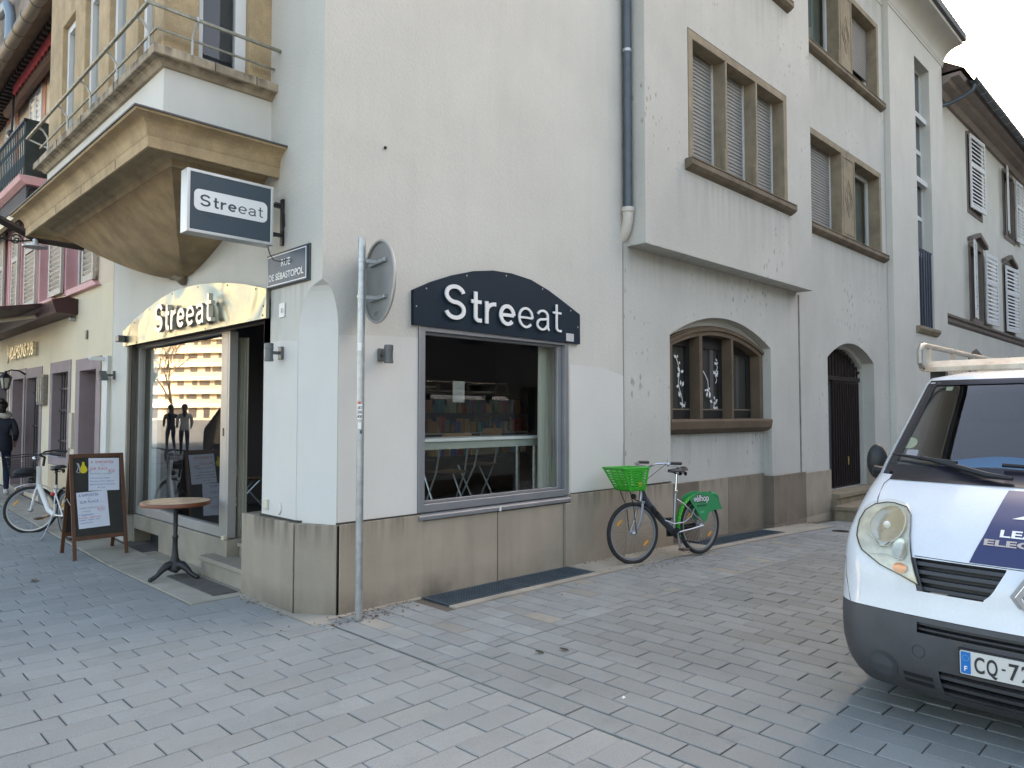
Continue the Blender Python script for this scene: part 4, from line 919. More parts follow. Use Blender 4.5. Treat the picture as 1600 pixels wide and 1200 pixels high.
# street name plate
t = empty('street_name_plate', (2.98, 5.68, 2.70), label='blue enamel street plate reading RUE DE SEBASTOPOL on the corner', cat='street sign')
obj('backing', MB().box(2.984, 5.315, 2.69, 2.999, 6.045, 2.995), mat('plate_mortar', (.08, .08, .07), .8), t)
en = mat('blue_enamel', (.02, .055, .10), .3, var=.2, vs=6, spec=.35)
obj('plate', MB().box(2.972, 5.33, 2.70, 2.983, 6.03, 2.985), en, t, bevel=.003)
fr = MB().prism([[(5.345, 2.712), (6.015, 2.712), (6.015, 2.973), (5.345, 2.973)], [(5.353, 2.72), (6.007, 2.72), (6.007, 2.965), (5.353, 2.965)]], FL(2.9705), 0, .001); obj('white_border', fr, print_w, t)
T = frame_T((2.9700, 5.765, 2.862), (0, -1, 0), (0, 0, 1)); text('lettering', 'RUE', .088, T, print_w, t, width=.155, off=.001)
T = frame_T((2.9700, 5.985, 2.755), (0, -1, 0), (0, 0, 1)); text('lettering', 'DE SÉBASTOPOL', .080, T, print_w, t, width=.60, off=.001)
# little house number tile
t = empty('house_number_tile', (2.99, 5.78, 2.43), label='tiny white tile with black marks below the street plate', cat='number tile')
obj('tile', MB().box(2.988, 5.735, 2.43, 2.9955, 5.825, 2.55), whitep, t); text('number', '11', .06, frame_T((2.9870, 5.80, 2.465), (0, -1, 0), (0, 0, 1)), print_b, t)
# wall lamps (up/down spots)
lampg = mat('lamp_grey', (.13, .14, .145), .45, metal=.5, var=.1, vs=10)
def wall_lamp(o, out, side, label, bx_=False):
    t = empty('wall_lamp', o, label=label, cat='wall lamp', group='grey wall spotlights'); O = Vector(o); n = Vector(out); s = Vector(side)
    def P(a, b, c): return O + n * a + s * b + Vector((0, 0, c))
    m = MB(); vs = [P(a, b, c) for a in (.003, .03) for b in (-.03, .03) for c in (-.055, .055)]
    m.add(vs, [(0, 1, 3, 2), (4, 5, 7, 6), (0, 1, 5, 4), (2, 3, 7, 6), (0, 2, 6, 4), (1, 3, 7, 5)]); obj('wall_plate', m, lampg, t, bevel=.005)
    obj('arm', MB().tube([P(.03, 0, 0), P(.06, .0, 0), P(.09, 0, 0)], .014, 8), lampg, t)
    if bx_:
        m = MB(); vs = [P(a, b, c) for a in (.08, .17) for b in (-.05, .05) for c in (-.07, .05)]; m.add([v + n * (.03 if v.z > O.z else 0) for v in vs], [(0, 1, 3, 2), (4, 5, 7, 6), (0, 1, 5, 4), (2, 3, 7, 6), (0, 2, 6, 4), (1, 3, 7, 5)]); obj('lamp_body', m, lampg, t, bevel=.006)
    else:
        c = P(.125, 0, 0); obj('lamp_body', MB().lathe([(.0001, -.075), (.036, -.075), (.038, -.072), (.038, -.055), (.035, -.053), (.035, .03), (.038, .032), (.038, .075), (.034, .078), (.0001, .078)], c, 20), lampg, t, smooth=30)
    return t
wall_lamp((3.0, 5.775, 2.12), (-1, 0, 0), (0, 1, 0), 'grey cylinder wall lamp right of the open side doorway')
wall_lamp((3.555, 5.136, 2.10), (0, -1, 0), (1, 0, 0), 'grey cylinder wall lamp between the corner pole and the right shop window')
wall_lamp((3.0, 10.25, 2.10), (-1, 0, 0), (0, 1, 0), 'grey square spot lamp on the pier left of the side shopfront', True)
tag(obj('spot_box', MB().box(2.87, 9.70, 2.49, 2.952, 9.82, 2.57), lampg, bevel=.008), 'small dark box spot at the left end of the steel fascia', 'spotlight')
# socket and blanking cap
tag(obj('socket_box', MB().box(2.975, 5.98, .775, 2.998, 6.055, .86), mat('cream_box', (.62, .58, .46), .5), bevel=.008), 'small cream socket box low on the wall beside the side steps', 'socket')
tag(obj('blanking_cap', MB().lathe([(.0001, -.012), (.05, -.010), (.055, 0)], (2.994, 5.80, .80), 20, 'x'), plaster3, smooth=True), 'round painted blanking cap low on the wall near the chamfered corner', 'wall cap')
tag(obj('wall_stud', MB().ball((3.59, 5.13, 3.89), .014, 8, 6), black), 'single dark stud high on the blank wall above the corner pole', 'stud')
# ------------------------------------------------------------------ sign pole on the corner
t = empty('sign_pole', (3.21, 4.90, 0), label='galvanised pole at the corner carrying a round sign seen from behind', cat='sign post')
obj('pole', MB().lathe([(.0001, 3.0), (.0295, 3.0), (.0295, -.02), (.0001, -.02)], (3.21, 4.90, 0), 20), steel, t, smooth=30)
a = R(78); du = Vector((math.cos(a), math.sin(a), 0)); dn = Vector((math.sin(a), -math.cos(a), 0)); dc_ = Vector((3.21, 4.90, 2.665)) + dn * .15
def DP(u, v, d): return dc_ + du * u + Vector((0, 0, v)) + dn * d
m = MB(); N = 48
for rr, d0, d1 in ((.325, 0, .003),):
    m.prism([[(rr * math.cos(2 * math.pi * i / N), rr * math.sin(2 * math.pi * i / N)) for i in range(N)]], DP, d0, d1)
obj('sign_disc', m, mat('sign_back', (.30, .31, .31), .5, metal=.5, var=.08, vs=5), t)
m = MB(); m.tube([DP(.328 * math.cos(2 * math.pi * i / N), .328 * math.sin(2 * math.pi * i / N), -.008) for i in range(N)], .012, 8, closed=True); obj('rim', m, alum_w, t, smooth=True)
for z in (.155, -.135):
    m = MB(); vs = [DP(u, v + z, d) for u in (-.16, .16) for v in (-.016, .016) for d in (-.028, -.001)]; m.add(vs, [(0, 1, 3, 2), (4, 5, 7, 6), (0, 1, 5, 4), (2, 3, 7, 6), (0, 2, 6, 4), (1, 3, 7, 5)]); obj('rail', m, steel, t, bevel=.003)
    m = MB(); vs = [DP(u, v + z, d) for u in (-.012, .012) for v in (-.014, .014) for d in (-.125, -.027)]; m.add(vs, [(0, 1, 3, 2), (4, 5, 7, 6), (0, 1, 5, 4), (2, 3, 7, 6), (0, 2, 6, 4), (1, 3, 7, 5)]); obj('clamp', m, steel, t)
    obj('clamp_band', MB().lathe([(.030, -.014), (.034, -.014), (.034, .014), (.030, .014)], (3.21, 4.90, 2.665 + z), 20), steel, t, smooth=30)
text('stamp', 'AFT', .05, Matrix.Translation(DP(.10, -.27, -.0015)) @ frame_T((0, 0, 0), -du, (0, 0, 1)).to_3x3().to_4x4(), mat('faint_stamp', (.2, .2, .2), .6), t, ext=.0005)
def sticker(zc, h, m_, a0=-165, a1=-95, label=None, txt=None):
    r_ = .0302; s_ = MB(); s_.grid(lambda u, v: (3.21 + r_ * math.cos(R(a0 + (a1 - a0) * u)), 4.90 + r_ * math.sin(R(a0 + (a1 - a0) * u)), zc + h * (v - .5)), 8, 2); o = obj('sticker', s_, m_, t, fixn=False)
    if txt:
        for k_, (s2, zz) in enumerate(txt):
            tm = textmesh(s2, .03, 0, .001); xs_ = [v.x for v in tm.v]; x0_, x1_ = min(xs_), max(xs_)
            for v in tm.v:
                an = R(a0 + 4 + (a1 - a0 - 8) * (v.x - x0_) / (x1_ - x0_)); zz_ = v.y
                v.x, v.y, v.z = 3.21 + .0306 * math.cos(an), 4.90 + .0306 * math.sin(an), zc + zz + zz_
            obj('sticker_print', tm, print_b, o, fixn=False)
sticker(2.13, .062, print_w, -175, -115); sticker(1.62, .12, print_w, -170, -95, txt=(('URTI', .02), ('ZONE', -.015), ('MORE', -.05))); sticker(1.688, .022, mat('sticker_red', (.55, .12, .07), .5), -165, -120); sticker(1.51, .05, print_w, -160, -110); sticker(1.44, .075, mat('sticker_grey', (.45, .47, .48), .5), -165, -105); sticker(1.46, .03, print_b, -130, -100)

# ------------------------------------------------------------------ bistro table
tx, ty = 2.72, 7.345; z0 = .014
t = empty('bistro_table', (tx, ty, z0), label='round wooden bistro table on a black cast iron pedestal outside the steps', cat='table')
tw_ = mat('varnished_slats', (.52, .35, .19), .3, var=.22, vs=9, stretch=(1, 9, 1), island=.2)
for i in range(9):
    w_ = .62 / 9; a0 = -.31 + i * w_ + .0015; a1 = a0 + w_ - .003
    pts = [];
    for k in range(9): q = a0 + (a1 - a0) * k / 8; pts.append((math.sqrt(max(0, .31 ** 2 - q * q)), q))
    loop = pts + [(-x, q) for x, q in pts[::-1]]
    loop = [(x, q) for i_, (x, q) in enumerate(loop)]
    obj('slat', MB().prism([loop], lambda u, v, d: (tx + u * .94 - v * .34, ty + u * .34 + v * .94, d), z0 + .728, z0 + .742), tw_, t, bevel=.0015, bseg=1)
obj('edge_band', MB().lathe([(.302, z0 + .705), (.315, z0 + .705), (.317, z0 + .735), (.312, z0 + .7425), (.309, z0 + .738), (.304, z0 + .727)], (tx, ty, 0), 48), mat('mahogany_edge', (.16, .05, .02), .4), t, smooth=40)
obj('underside', MB().lathe([(.0001, z0 + .715), (.303, z0 + .715), (.303, z0 + .727), (.0001, z0 + .727)], (tx, ty, 0), 32), MATS['mahogany_edge'], t)
ci = mat('cast_iron', (.03, .032, .034), .5, metal=.4, bump=.2, bs=90)
obj('column', MB().lathe([(.0001, z0 + .71), (.09, z0 + .71), (.09, z0 + .70), (.03, z0 + .69), (.022, z0 + .66), (.020, z0 + .42), (.027, z0 + .405), (.03, z0 + .39), (.023, z0 + .375), (.024, z0 + .30), (.034, z0 + .20), (.045, z0 + .17), (.045, z0 + .155), (.062, z0 + .13), (.06, z0 + .08), (.03, z0 + .06), (.0001, z0 + .06)], (tx, ty, 0), 20), ci, t, smooth=40)
for k in range(3):
    a = R(187 + 120 * k); P = [(.03, .13), (.08, .125), (.13, .09), (.17, .05), (.21, .028), (.235, .026)]
    obj('foot', MB().tube([(tx + r_ * math.cos(a), ty + r_ * math.sin(a), z0 + z_) for r_, z_ in P], [.045, .04, .03, .022, .024, .012], 8).ball((tx + .232 * math.cos(a), ty + .232 * math.sin(a), z0 + .02), (.026, .026, .02), 10, 8), ci, t, smooth=50)

# ------------------------------------------------------------------ chalkboard A-frame
t = empty('chalkboard_sign', (2.53, 9.23, 0), label='brown wooden A-frame chalkboard with two handwritten white sheets', cat='chalkboard')
T0 = wm(t)
cw_ = mat('brown_stained_wood', (.10, .042, .018), .55, var=.25, vs=14, stretch=(1, 1, .2), bump=.15, bs=90)
slatem = mat('chalk_slate', (.028, .028, .024), .75, var=.15, vs=5)
H = 1.15
for nm, sgn in (('front_panel', -1), ('rear_panel', 1)):
    lean = math.atan(.265 / H) * sgn
    TT = T0 @ Matrix.Translation((0, 0, H)) @ Matrix.Rotation(-lean if False else lean, 4, 'X')
    # local: x across, z down from hinge (negative), y thickness
    p = empty('%s' % nm, (0, 0, 0)); p.parent = t; WM[p.name] = TT; p.matrix_basis = wm(t).inverted() @ TT
    for s in (-1, 1): obj('stile', MB().box(s * .240, -.012, -1.185, s * .278, .012, 0), cw_, p, TT, bevel=.003)
    obj('rail', MB().box(-.239, -.011, -.045, .239, .011, -.0), cw_, p, TT, bevel=.003); obj('rail', MB().box(-.239, -.011, -.96, .239, .011, -.915), cw_, p, TT, bevel=.003)
    obj('slate', MB().box(-.2395, -.004, -.9145, .2395, .004, -.045), slatem, p, TT)
    if sgn < 0: FT = TT; FP = p
blue = mat('ink_blue', (.12, .15, .35), .7); red = mat('ink_red', (.55, .12, .12), .7); grn = mat('ink_green', (.10, .32, .28), .7); paper = mat('white_paper', (.68, .71, .80), .7, var=.03, vs=10)
def sheet(x0, z0_, w_, h_, rot, lines, circ):
    TT = FT @ Matrix.Translation((x0, -.0065, z0_)) @ Matrix.Rotation(rot, 4, 'Y')
    p = obj('paper_sheet', MB().box(0, 0, -h_, w_, .0015, 0), paper, t if False else FP, TT)
    TX = TT @ Matrix.Translation((0, -.0008, 0)) @ Matrix.Rotation(math.pi / 2, 4, 'X')
    for s_, x_, y_, sz, mm, wd in lines:
        text('handwriting', s_, sz, TX @ Matrix.Translation((x_, -y_, 0)), mm, t if False else FP, ext=.0003, width=wd)
    cx, cy, r_ = circ; TC = TX
    obj('handwriting', MB().tube([(cx + r_ * 1.3 * math.cos(a), -cy + r_ * math.sin(a), .0005) for a in [2 * math.pi * i / 20 for i in range(20)]], .0012, 4, closed=True), red, FP, TC)
    text('handwriting', '8.50', .028, TX @ Matrix.Translation((cx - r_ * .95, -cy - .01, 0)), red, FP, ext=.0003)
sheet(-.085, -.05, .315, .37, R(2), [('A  EMPORTER', .02, .06, .04, red, .24), ('ou', .13, .085, .02, blue, .02), ('SUR  PLACE ...', .02, .135, .042, red, .20), ('Plat du jour complet', .015, .185, .025, grn, .22), ('Emincés de volaille', .015, .235, .022, blue, .20), ('Pommes au four, légumes', .012, .27, .022, blue, .25), ('légumes de saison du marché', .01, .305, .022, blue, .26), ('de Louis', .09, .34, .02, blue, .08)], (.235, .15, .024))
sheet(-.222, -.435, .31, .40, R(-2), [('A EMPORTER', .02, .05, .04, blue, .20), ('ou', .11, .078, .02, blue, .02), ('SUR PLACE ....', .03, .125, .042, blue, .23), ('Salade fraîcheur', .02, .185, .025, grn, .18), ('+ compote', .03, .22, .022, grn, .10), ('+ Suppléments', .01, .26, .028, blue, .14), ('fromage - salade verte', .01, .29, .022, red, .22), ('tomates - crudités - maïs', .01, .315, .02, blue, .20), ('oeuf poché', .02, .345, .02, blue, .12)], (.235, .20, .028))
# chalk fruit drawing
dm = MB(); TT = FT @ Matrix.Translation((-.15, -.0055, -.16))
pear = [(.0, .07), (.02, .068), (.025, .03), (.045, 0), (.048, -.03), (.03, -.055), (.0, -.06), (-.02, -.05), (-.032, -.02), (-.02, .01), (-.004, .035)]
obj('chalk_drawing', MB().prism([pear], lambda u, v, d: (u, d, v), -.001, 0), mat('chalk_yellow', (.70, .58, .02), .8), FP, TT)
obj('chalk_drawing', MB().tube([(-.055, -.002, .06), (-.04, -.002, .03), (-.045, -.002, -.01), (-.06, -.002, -.04), (-.035, -.002, -.055), (-.025, -.002, -.04), (-.03, -.002, .02), (-.04, -.002, .055)], .0035, 5), mat('chalk_white', (.55, .55, .58), .8), FP, TT)
obj('chalk_drawing', MB().tube([(.055, -.002, -.02), (.085, -.002, -.035), (.06, -.002, -.05)], .004, 5), mat('chalk_lilac', (.42, .36, .5), .8), FP, TT)
for s in (-1, 1):
    obj('stay', MB().tube([(s * .282, -.135, .60), (s * .286, 0, .66), (s * .282, .135, .60)], .004, 5), alum_w, t, T0)
# ------------------------------------------------------------------ louvred shutters (parts of houses)
def louvre_mb(w_, h_, n, rail=.07, mid=.42):
    f = MB(); f.box(0, 0, 0, rail, .035, h_); f.box(w_ - rail, 0, 0, w_, .035, h_)
    for z in (0, mid * 0 + h_ * (1 - mid) - .04, h_ - rail - .02): f.box(rail + .001, .002, z, w_ - rail - .001, .033, z + rail + .02)
    k = int(h_ / n)
    zs_ = [(rail + .03, h_ * (1 - mid) - .05), (h_ * (1 - mid) + .06, h_ - rail - .03)]
    for a, b in zs_:
        c = max(2, int((b - a) / n))
        for i in range(c):
            z = a + (b - a) * i / c; d = (b - a) / c
            f.add([(rail, .001, z), (w_ - rail, .001, z), (w_ - rail, .030, z + d * .55), (rail, .030, z + d * .55), (rail, .001, z + .012), (w_ - rail, .001, z + .012), (w_ - rail, .030, z + d * .55 + .012), (rail, .030, z + d * .55 + .012)],
                  [(0, 1, 2, 3), (4, 5, 6, 7), (0, 1, 5, 4), (2, 3, 7, 6)])
    return f
def leaf(parent, hinge, rz, w_, h_, m_, n=.055, back=True):
    T = Matrix.Translation(hinge) @ Matrix.Rotation(rz, 4, 'Z'); f = louvre_mb(w_, h_, n)
    return obj('shutter', f, m_, parent, T)
def sub(parent, name, loc):
    q = empty(name, loc); q.parent = parent; WM[q.name] = Matrix.Translation(loc); q.matrix_basis = wm(parent).inverted() @ WM[q.name]; return q

# ------------------------------------------------------------------ pub building on the left (faces -X), starts at Y = 10.37
P_ = empty('pub_building', (3.0, 14, 0), label='cream and pink old pub building left of the corner building, mauve door surrounds', cat='building')
cream = mat('cream_render', (.68, .60, .44), .85, var=.06, vs=1.2, bump=.3, bs=45, streak=.06)
mauve = mat('mauve_stone', (.27, .22, .225), .8, var=.1, vs=3, bump=.2, bs=60)
pink = mat('pink_paint', (.66, .38, .38), .7, var=.08, vs=3)
pk_wall = mat('upper_pink_render', (.58, .40, .36), .85, var=.08, vs=2)
doors = [(11.0, 11.79, -.2, 2.22, 'door'), (12.39, 13.30, .93, 2.245, 'win'), (14.09, 15.02, .38, 2.225, 'win'), (15.28, 16.12, .0, 2.24, 'door'), (16.6, 17.3, .9, 2.25, 'win')]
ups = [(11.62, 12.62, 3.42, 5.1), (13.42, 14.25, 3.44, 5.2), (15.16, 15.64, 3.44, 5.2), (16.75, 17.6, 3.44, 5.2)]
up2 = [(14.35, 15.25, 5.7, 7.28), (16.4, 17.2, 5.7, 7.28), (12.2, 13.1, 5.7, 7.28)]
outer = [(10.37, -.3), (19.6, -.3), (19.6, 3.36), (10.37, 3.36)]
obj('ground_floor_wall', MB().prism([outer] + [[(a, c + .001), (b, c + .001), (b, d), (a, d)] for a, b, c, d, k in doors], FL(3.0), 0, .35), cream, P_)
outer = [(10.37, 3.361), (19.6, 3.361), (19.6, 7.75), (10.37, 7.75)]
obj('upper_wall', MB().prism([outer] + [[(a, c + .003), (b, c + .003), (b, d), (a, d)] for a, b, c, d in ups + up2], FL(3.0), 0, .35), mat('upper_cream', (.68, .57, .44), .85, var=.08, vs=1.5, bump=.2, bs=45), P_)
bars = mat('window_bars', (.03, .03, .035), .5, metal=.3)
for a, b, c, d, k in doors:
    q = sub(P_, 'doorway' if k == 'door' else 'window', (3.0, (a + b) / 2, max(c, 0)))
    e = .20 if k == 'door' else .13
    obj('surround', MB().prism([[(a - e, max(c, .0) - (.0 if k == 'door' else .12)), (b + e, max(c, .0) - (.0 if k == 'door' else .12)), (b + e, d + .17), (a - e, d + .17)], [(a + .005, max(c, .0) + .005), (b - .005, max(c, .0) + .005), (b - .005, d - .005), (a + .005, d - .005)]], FL(2.985), 0, .25), mauve, q, bevel=.006, bseg=1)
    if k == 'door':
        obj('door_leaf', MB().box(3.24, a + .002, -.1, 3.29, b - .002, d - .002), mat('brown_door', (.19, .11, .10), .5, var=.2, vs=4), q)
        obj('threshold', MB().box(2.93, a + .01, gz(2.9, a) - .1, 3.24, b - .01, gz(2.9, a) + .10), led, q)
    else:
        obj('frame', MB().prism([[(a, c), (b, c), (b, d), (a, d)], [(a + .06, c + .06), (b - .06, c + .06), (b - .06, d - .06), (a + .06, d - .06)]], FL(3.2), 0, .05), MATS['brown_door'], q)
        obj('pane', MB().box(3.22, a + .06, c + .06, 3.225, b - .06, d - .06), mat('dark_glass', (.03, .032, .035), .08, spec=.8), q)
        g = MB()
        for i in range(6): yy = a + .1 + (b - a - .2) * i / 5; g.cyl((3.10, yy, c), (3.10, yy, d), .010, seg=6)
        for zz_ in (c + .25, c + (d - c) * .55, d - .25): g.box(3.09, a, zz_ - .012, 3.11, b, zz_ + .012)
        for i in range(5): yy = a + .17 + (b - a - .2) * i / 5; g.ball((3.095, yy, c + (d - c) * .55), (.02, .03, .03), 6, 5)
        obj('window_grille', g, bars, q)
obj('base_band', MB().box(2.975, 13.46, -.2, 2.999, 13.94, .37).box(2.975, 16.33, -.2, 2.999, 16.45, .8), mat('grey_base', (.20, .19, .185), .85, var=.1, vs=3), P_)
obj('panel_under_window', MB().box(2.988, 12.28, .06, 2.999, 13.42, .79), mat('peach_panel', (.50, .40, .27), .8, var=.1, vs=3), P_)
for i, (a, b, c, d) in enumerate(ups):
    q = sub(P_, 'window', (3.0, (a + b) / 2, c)); e = .13
    obj('surround', MB().prism([[(a - e, c - .0), (b + e, c - .0), (b + e, d + .15), (a - e, d + .15)], [(a + .005, c + .005), (b - .005, c + .005), (b - .005, d - .005), (a + .005, d - .005)]], FL(2.975), 0, .2), pink, q, bevel=.006, bseg=1)
    obj('surround_rib', MB().box(2.96, a - .06, c, 2.974, a - .03, d), pink, q)
    obj('frame', MB().prism([[(a, c), (b, c), (b, d), (a, d)], [(a + .06, c + .06), (b - .06, c + .06), (b - .06, d - .06), (a + .06, d - .06)]], FL(3.14), 0, .05), whitep, q)
    obj('pane', MB().box(3.155, a + .06, c + .06, 3.16, b - .06, d - .06), MATS['dark_glass'], q)
shm = mat('pale_shutter', (.50, .45, .39), .65, var=.08, vs=5)
shb = mat('shutter_edge', (.10, .09, .085), .7)
def leafL(parent, y, x0, ang, w_, z, h_):
    T = Matrix.Translation((x0, y, z)) @ Matrix.Rotation(ang, 4, 'Z')
    obj('shutter', louvre_mb(w_, h_, .075), shm, parent, T)
# open shutters stand out from the wall, seen face on
kids = [o for o in P_.children if o.name.startswith('window') and o.location.z > 3]
# (far hinge side of each opening: leaf swung back towards -Y at an angle)
for y, z, h_, w_ in ((12.66, 3.42, 1.62, .50), (14.30, 3.44, 1.75, .50), (15.15, 3.40, 1.75, .46), (11.58, 3.40, 1.5, .50), (13.38, 3.44, 1.7, .45), (16.70, 3.40, 1.7, .5)):
    pass
for y, w_, ang in ((12.66, .76, R(90)), (14.34, .80, R(90)), (15.68, .5, R(90)), (16.93, .6, R(90)), (11.02, .55, R(90))):
    obj('shutter', louvre_mb(w_, 1.72 if y > 12 else 1.5, .075), shm, P_, Matrix.Translation((2.955, y, 3.45)) @ Matrix.Rotation(ang, 4, 'Z'))
obj('sill_band', MB().prism([[(10.9, 3.36), (12.4, 3.36), (12.4, 3.45), (11.1, 3.45)]], FL(2.93), 0, .07).box(2.92, 13.2, 3.36, 2.999, 17.8, 3.44), pink, P_, bevel=.006)
for i, (a, b, c, d) in enumerate(up2):
    q = sub(P_, 'window', (3.0, (a + b) / 2, c))
    obj('surround', MB().prism([[(a - .14, c - .1), (b + .14, c - .1), (b + .14, d + .18), (a - .14, d + .18)], [(a + .005, c + .005), (b - .005, c + .005), (b - .005, d - .005), (a + .005, d - .005)]], FL(2.98), 0, .1), mat('orange_pink', (.60, .30, .19), .7), q)
    obj('shutter', louvre_mb(.44, d - c, .085), whitep, q, Matrix.Translation((2.99, a, c)) @ Matrix.Rotation(R(90), 4, 'Z')); obj('shutter', louvre_mb(.44, d - c, .085), whitep, q, Matrix.Translation((2.99, a + .45, c)) @ Matrix.Rotation(R(90), 4, 'Z'))
# iron balcony with mirrored wall panel
q = sub(P_, 'balcony', (2.6, 15.5, 5.6))
obj('balcony_slab', MB().prism([[(2.57, 5.50), (3.0, 5.50), (3.0, 5.36), (2.68, 5.36), (2.60, 5.41)]], lambda u, v, d: (u, d, v), 13.9, 18.5), pink, q, bevel=.02)
obj('balcony_soffit', MB().box(2.70, 14.0, 5.12, 3.0, 18.4, 5.359), mat('dark_soffit', (.07, .07, .075), .8), q)
g = MB()
for i in range(34): yy = 13.95 + i * .135; g.cyl((2.65, yy, 5.5), (2.65, yy, 6.40), .010, seg=5); g.tube([(2.65, yy + .06 * math.cos(a), 5.75 + .12 * math.sin(a)) for a in [2 * math.pi * j / 8 for j in range(8)]], .007, 4, closed=True); g.tube([(2.65, yy + .05 * math.cos(a), 6.15 + .05 * math.sin(a)) for a in [2 * math.pi * j / 8 for j in range(8)]], .007, 4, closed=True)
g.box(2.63, 13.9, 6.40, 2.68, 18.5, 6.44)
obj('railing', g, mat('verdigris_iron', (.03, .045, .05), .5, metal=.4), q)
obj('side_screen', MB().box(2.65, 13.90, 5.51, 2.98, 13.93, 6.42), mat('screen_dark', (.018, .028, .028), .25, var=.5, vs=4), q)
obj('screen_spikes', MB().prism([[(2.1 + i * .04, 6.601 + (.03 if i % 2 else 0)) for i in range(23)][::-1] + [(2.1, 6.6005)]], lambda u, v, d: (u, d, v), 13.9, 13.93) if False else MB().box(2.65, 13.905, 6.421, 2.98, 13.925, 6.44), bars, q)
obj('bracket_scroll', MB().tube([(2.55 + .12 * (1 - i / 16) * math.cos(i * .7) + .25, 13.98, 5.22 + .12 * (1 - i / 16) * math.sin(i * .7)) for i in range(16)], .012, 5), bars, q)
obj('trim_strip', MB().box(2.70, 14.1, 4.98, 2.78, 18.3, 5.10), mat('cream_trim', (.66, .58, .38), .6), q)  # plain cream strip under the balcony
# eaves, red awning
obj('eave_board', MB().prism([[(2.36, 7.50), (3.0, 7.86), (3.0, 7.60), (2.9, 7.60), (2.62, 7.50), (2.40, 7.40)]], lambda u, v, d: (u, d, v), 10.37, 19.6), mat('weathered_timber', (.16, .12, .08), .8, var=.2, vs=4), P_)
g = MB()
for i in range(46): yy = 10.5 + i * .2; g.box(2.62, yy, 7.42, 2.99, yy + .09, 7.58)
obj('eave_dentils', g, mat('dark_timber', (.07, .055, .045), .85), P_, kind='stuff')
g = MB(); g.lathe([(.095, 0), (.095, 9.2)], (0, 0, 0), 12, 'y')
for v in g.v: v.x, v.y, v.z = v.x + 2.33, v.y + 10.4, v.z + 7.36
for k in range(17):
    yy = 10.6 + k * .55
    for i in range(12): pass
obj('gutter', g, mat('bronze_gutter', (.16, .135, .10), .5, metal=.3, var=.15, vs=5), P_, smooth=True)
g = MB()
for k in range(17): g.lathe([(.0955, -.012), (.102, -.012), (.102, .012), (.0955, .012)], (2.33, 10.6 + k * .55, 7.36), 12, 'y')
obj('gutter_joint', g, MATS['bronze_gutter'], P_, smooth=True, kind='stuff')
obj('awning_valance', MB().prism([[(10.6 + i * .11, 7.27 - (.05 if i % 2 else 0)) for i in range(43)] + [(15.22, 7.42), (10.6, 7.42)]], FL(2.70), 0, .02), mat('red_cloth', (.42, .06, .07), .8), P_)
g = MB(); g.lathe([(.09, 0), (.09, 5.7)], (0, 0, 0), 10, 'y')
for v in g.v: v.x, v.y, v.z = v.x + 2.83, v.y + 10.6, v.z + 7.27
obj('awning_roll', g, mat('brown_roll', (.13, .08, .06), .8, var=.3, vs=5, stretch=(2, 12, 2)), P_, smooth=True)
obj('awning_strut', MB().cyl((2.72, 15.25, 7.3), (2.66, 15.0, 6.5), .02, seg=6).ball((2.66, 15.0, 6.48), .07, 8, 6), bars, P_, smooth=True)
m = MB(); m.add([(2.34, 10.37, 7.50), (2.34, 19.6, 7.50), (7, 19.6, 12.3), (7, 10.37, 12.3), (12, 10.37, 7.5), (12, 19.6, 7.5)], [(0, 1, 2, 3), (3, 2, 5, 4), (0, 3, 4), (1, 5, 2), (0, 4, 5, 1)])
obj('roof', m, mat('old_tiles', (.10, .06, .045), .9, var=.25, vs=3, bump=.5, bs=20), P_)
obj('rear_wall', MB().box(11.7, 10.37, -.3, 12, 19.6, 7.6).box(3.4, 19.3, -.3, 11.7, 19.6, 7.6), cream, P_)
obj('party_wall', MB().box(3.36, 10.37, -.3, 11.7, 10.6, 7.6), cream, P_)
obj('stone_gable', MB().prism([[(14.9, 7.7), (18.4, 7.7), (18.4, 10.6), (16.6, 12.2), (14.9, 10.6)]], FL(2.9), 0, 2.5), mat('rough_stone_wall', (.25, .20, .15), .9, var=.3, vs=2.5, bump=.8, bs=14, tint=(.14, .12, .10), tvar=.7), P_)
obj('rain_pipe', MB().tube([(2.83, 16.35, 7.6), (2.83, 16.35, 9.2), (2.80, 16.5, 9.45), (2.8, 17.3, 9.55)], .09, 10), mat('blue_grey_pipe', (.25, .31, .36), .4, metal=.3), P_, smooth=True)
obj('white_duct', MB().box(2.955, 10.40, .1, 2.999, 10.60, 2.36), mat('duct_white', (.55, .57, .56), .6), P_)

# retracted shop awning
t = empty('pub_awning', (2.7, 14.8, 3.1), label='dark red retracted awning cassette with pale folding arms over the pub front', cat='awning')
obj('cassette', MB().prism([[(2.72, 3.06), (3.0, 3.06), (3.0, 3.28), (2.86, 3.31), (2.66, 3.24)]], lambda u, v, d: (u, d, v), 11.98, 18.0), mat('awning_maroon', (.045, .012, .014), .5, var=.2, vs=5), t, bevel=.006)
obj('canvas', MB().prism([[(2.05, 3.11), (2.75, 3.22), (2.75, 3.27), (2.05, 3.135)]], lambda u, v, d: (u, d, v), 12.6, 17.9), MATS['awning_maroon'], t)
obj('front_bar', MB().box(2.0, 12.75, 3.06, 2.05, 17.9, 3.13), mat('arm_cream', (.58, .50, .36), .5), t, bevel=.006)
obj('folding_arm', MB().tube([(2.75, 13.1, 3.12), (2.2, 13.6, 3.02), (2.08, 15.0, 3.04)], [.03, .035, .03], 8), MATS['arm_cream'], t, smooth=True); obj('folding_arm', MB().tube([(2.75, 16.1, 3.12), (2.2, 16.4, 3.02), (2.08, 17.4, 3.04)], [.03, .035, .03], 8), MATS['arm_cream'], t, smooth=True)
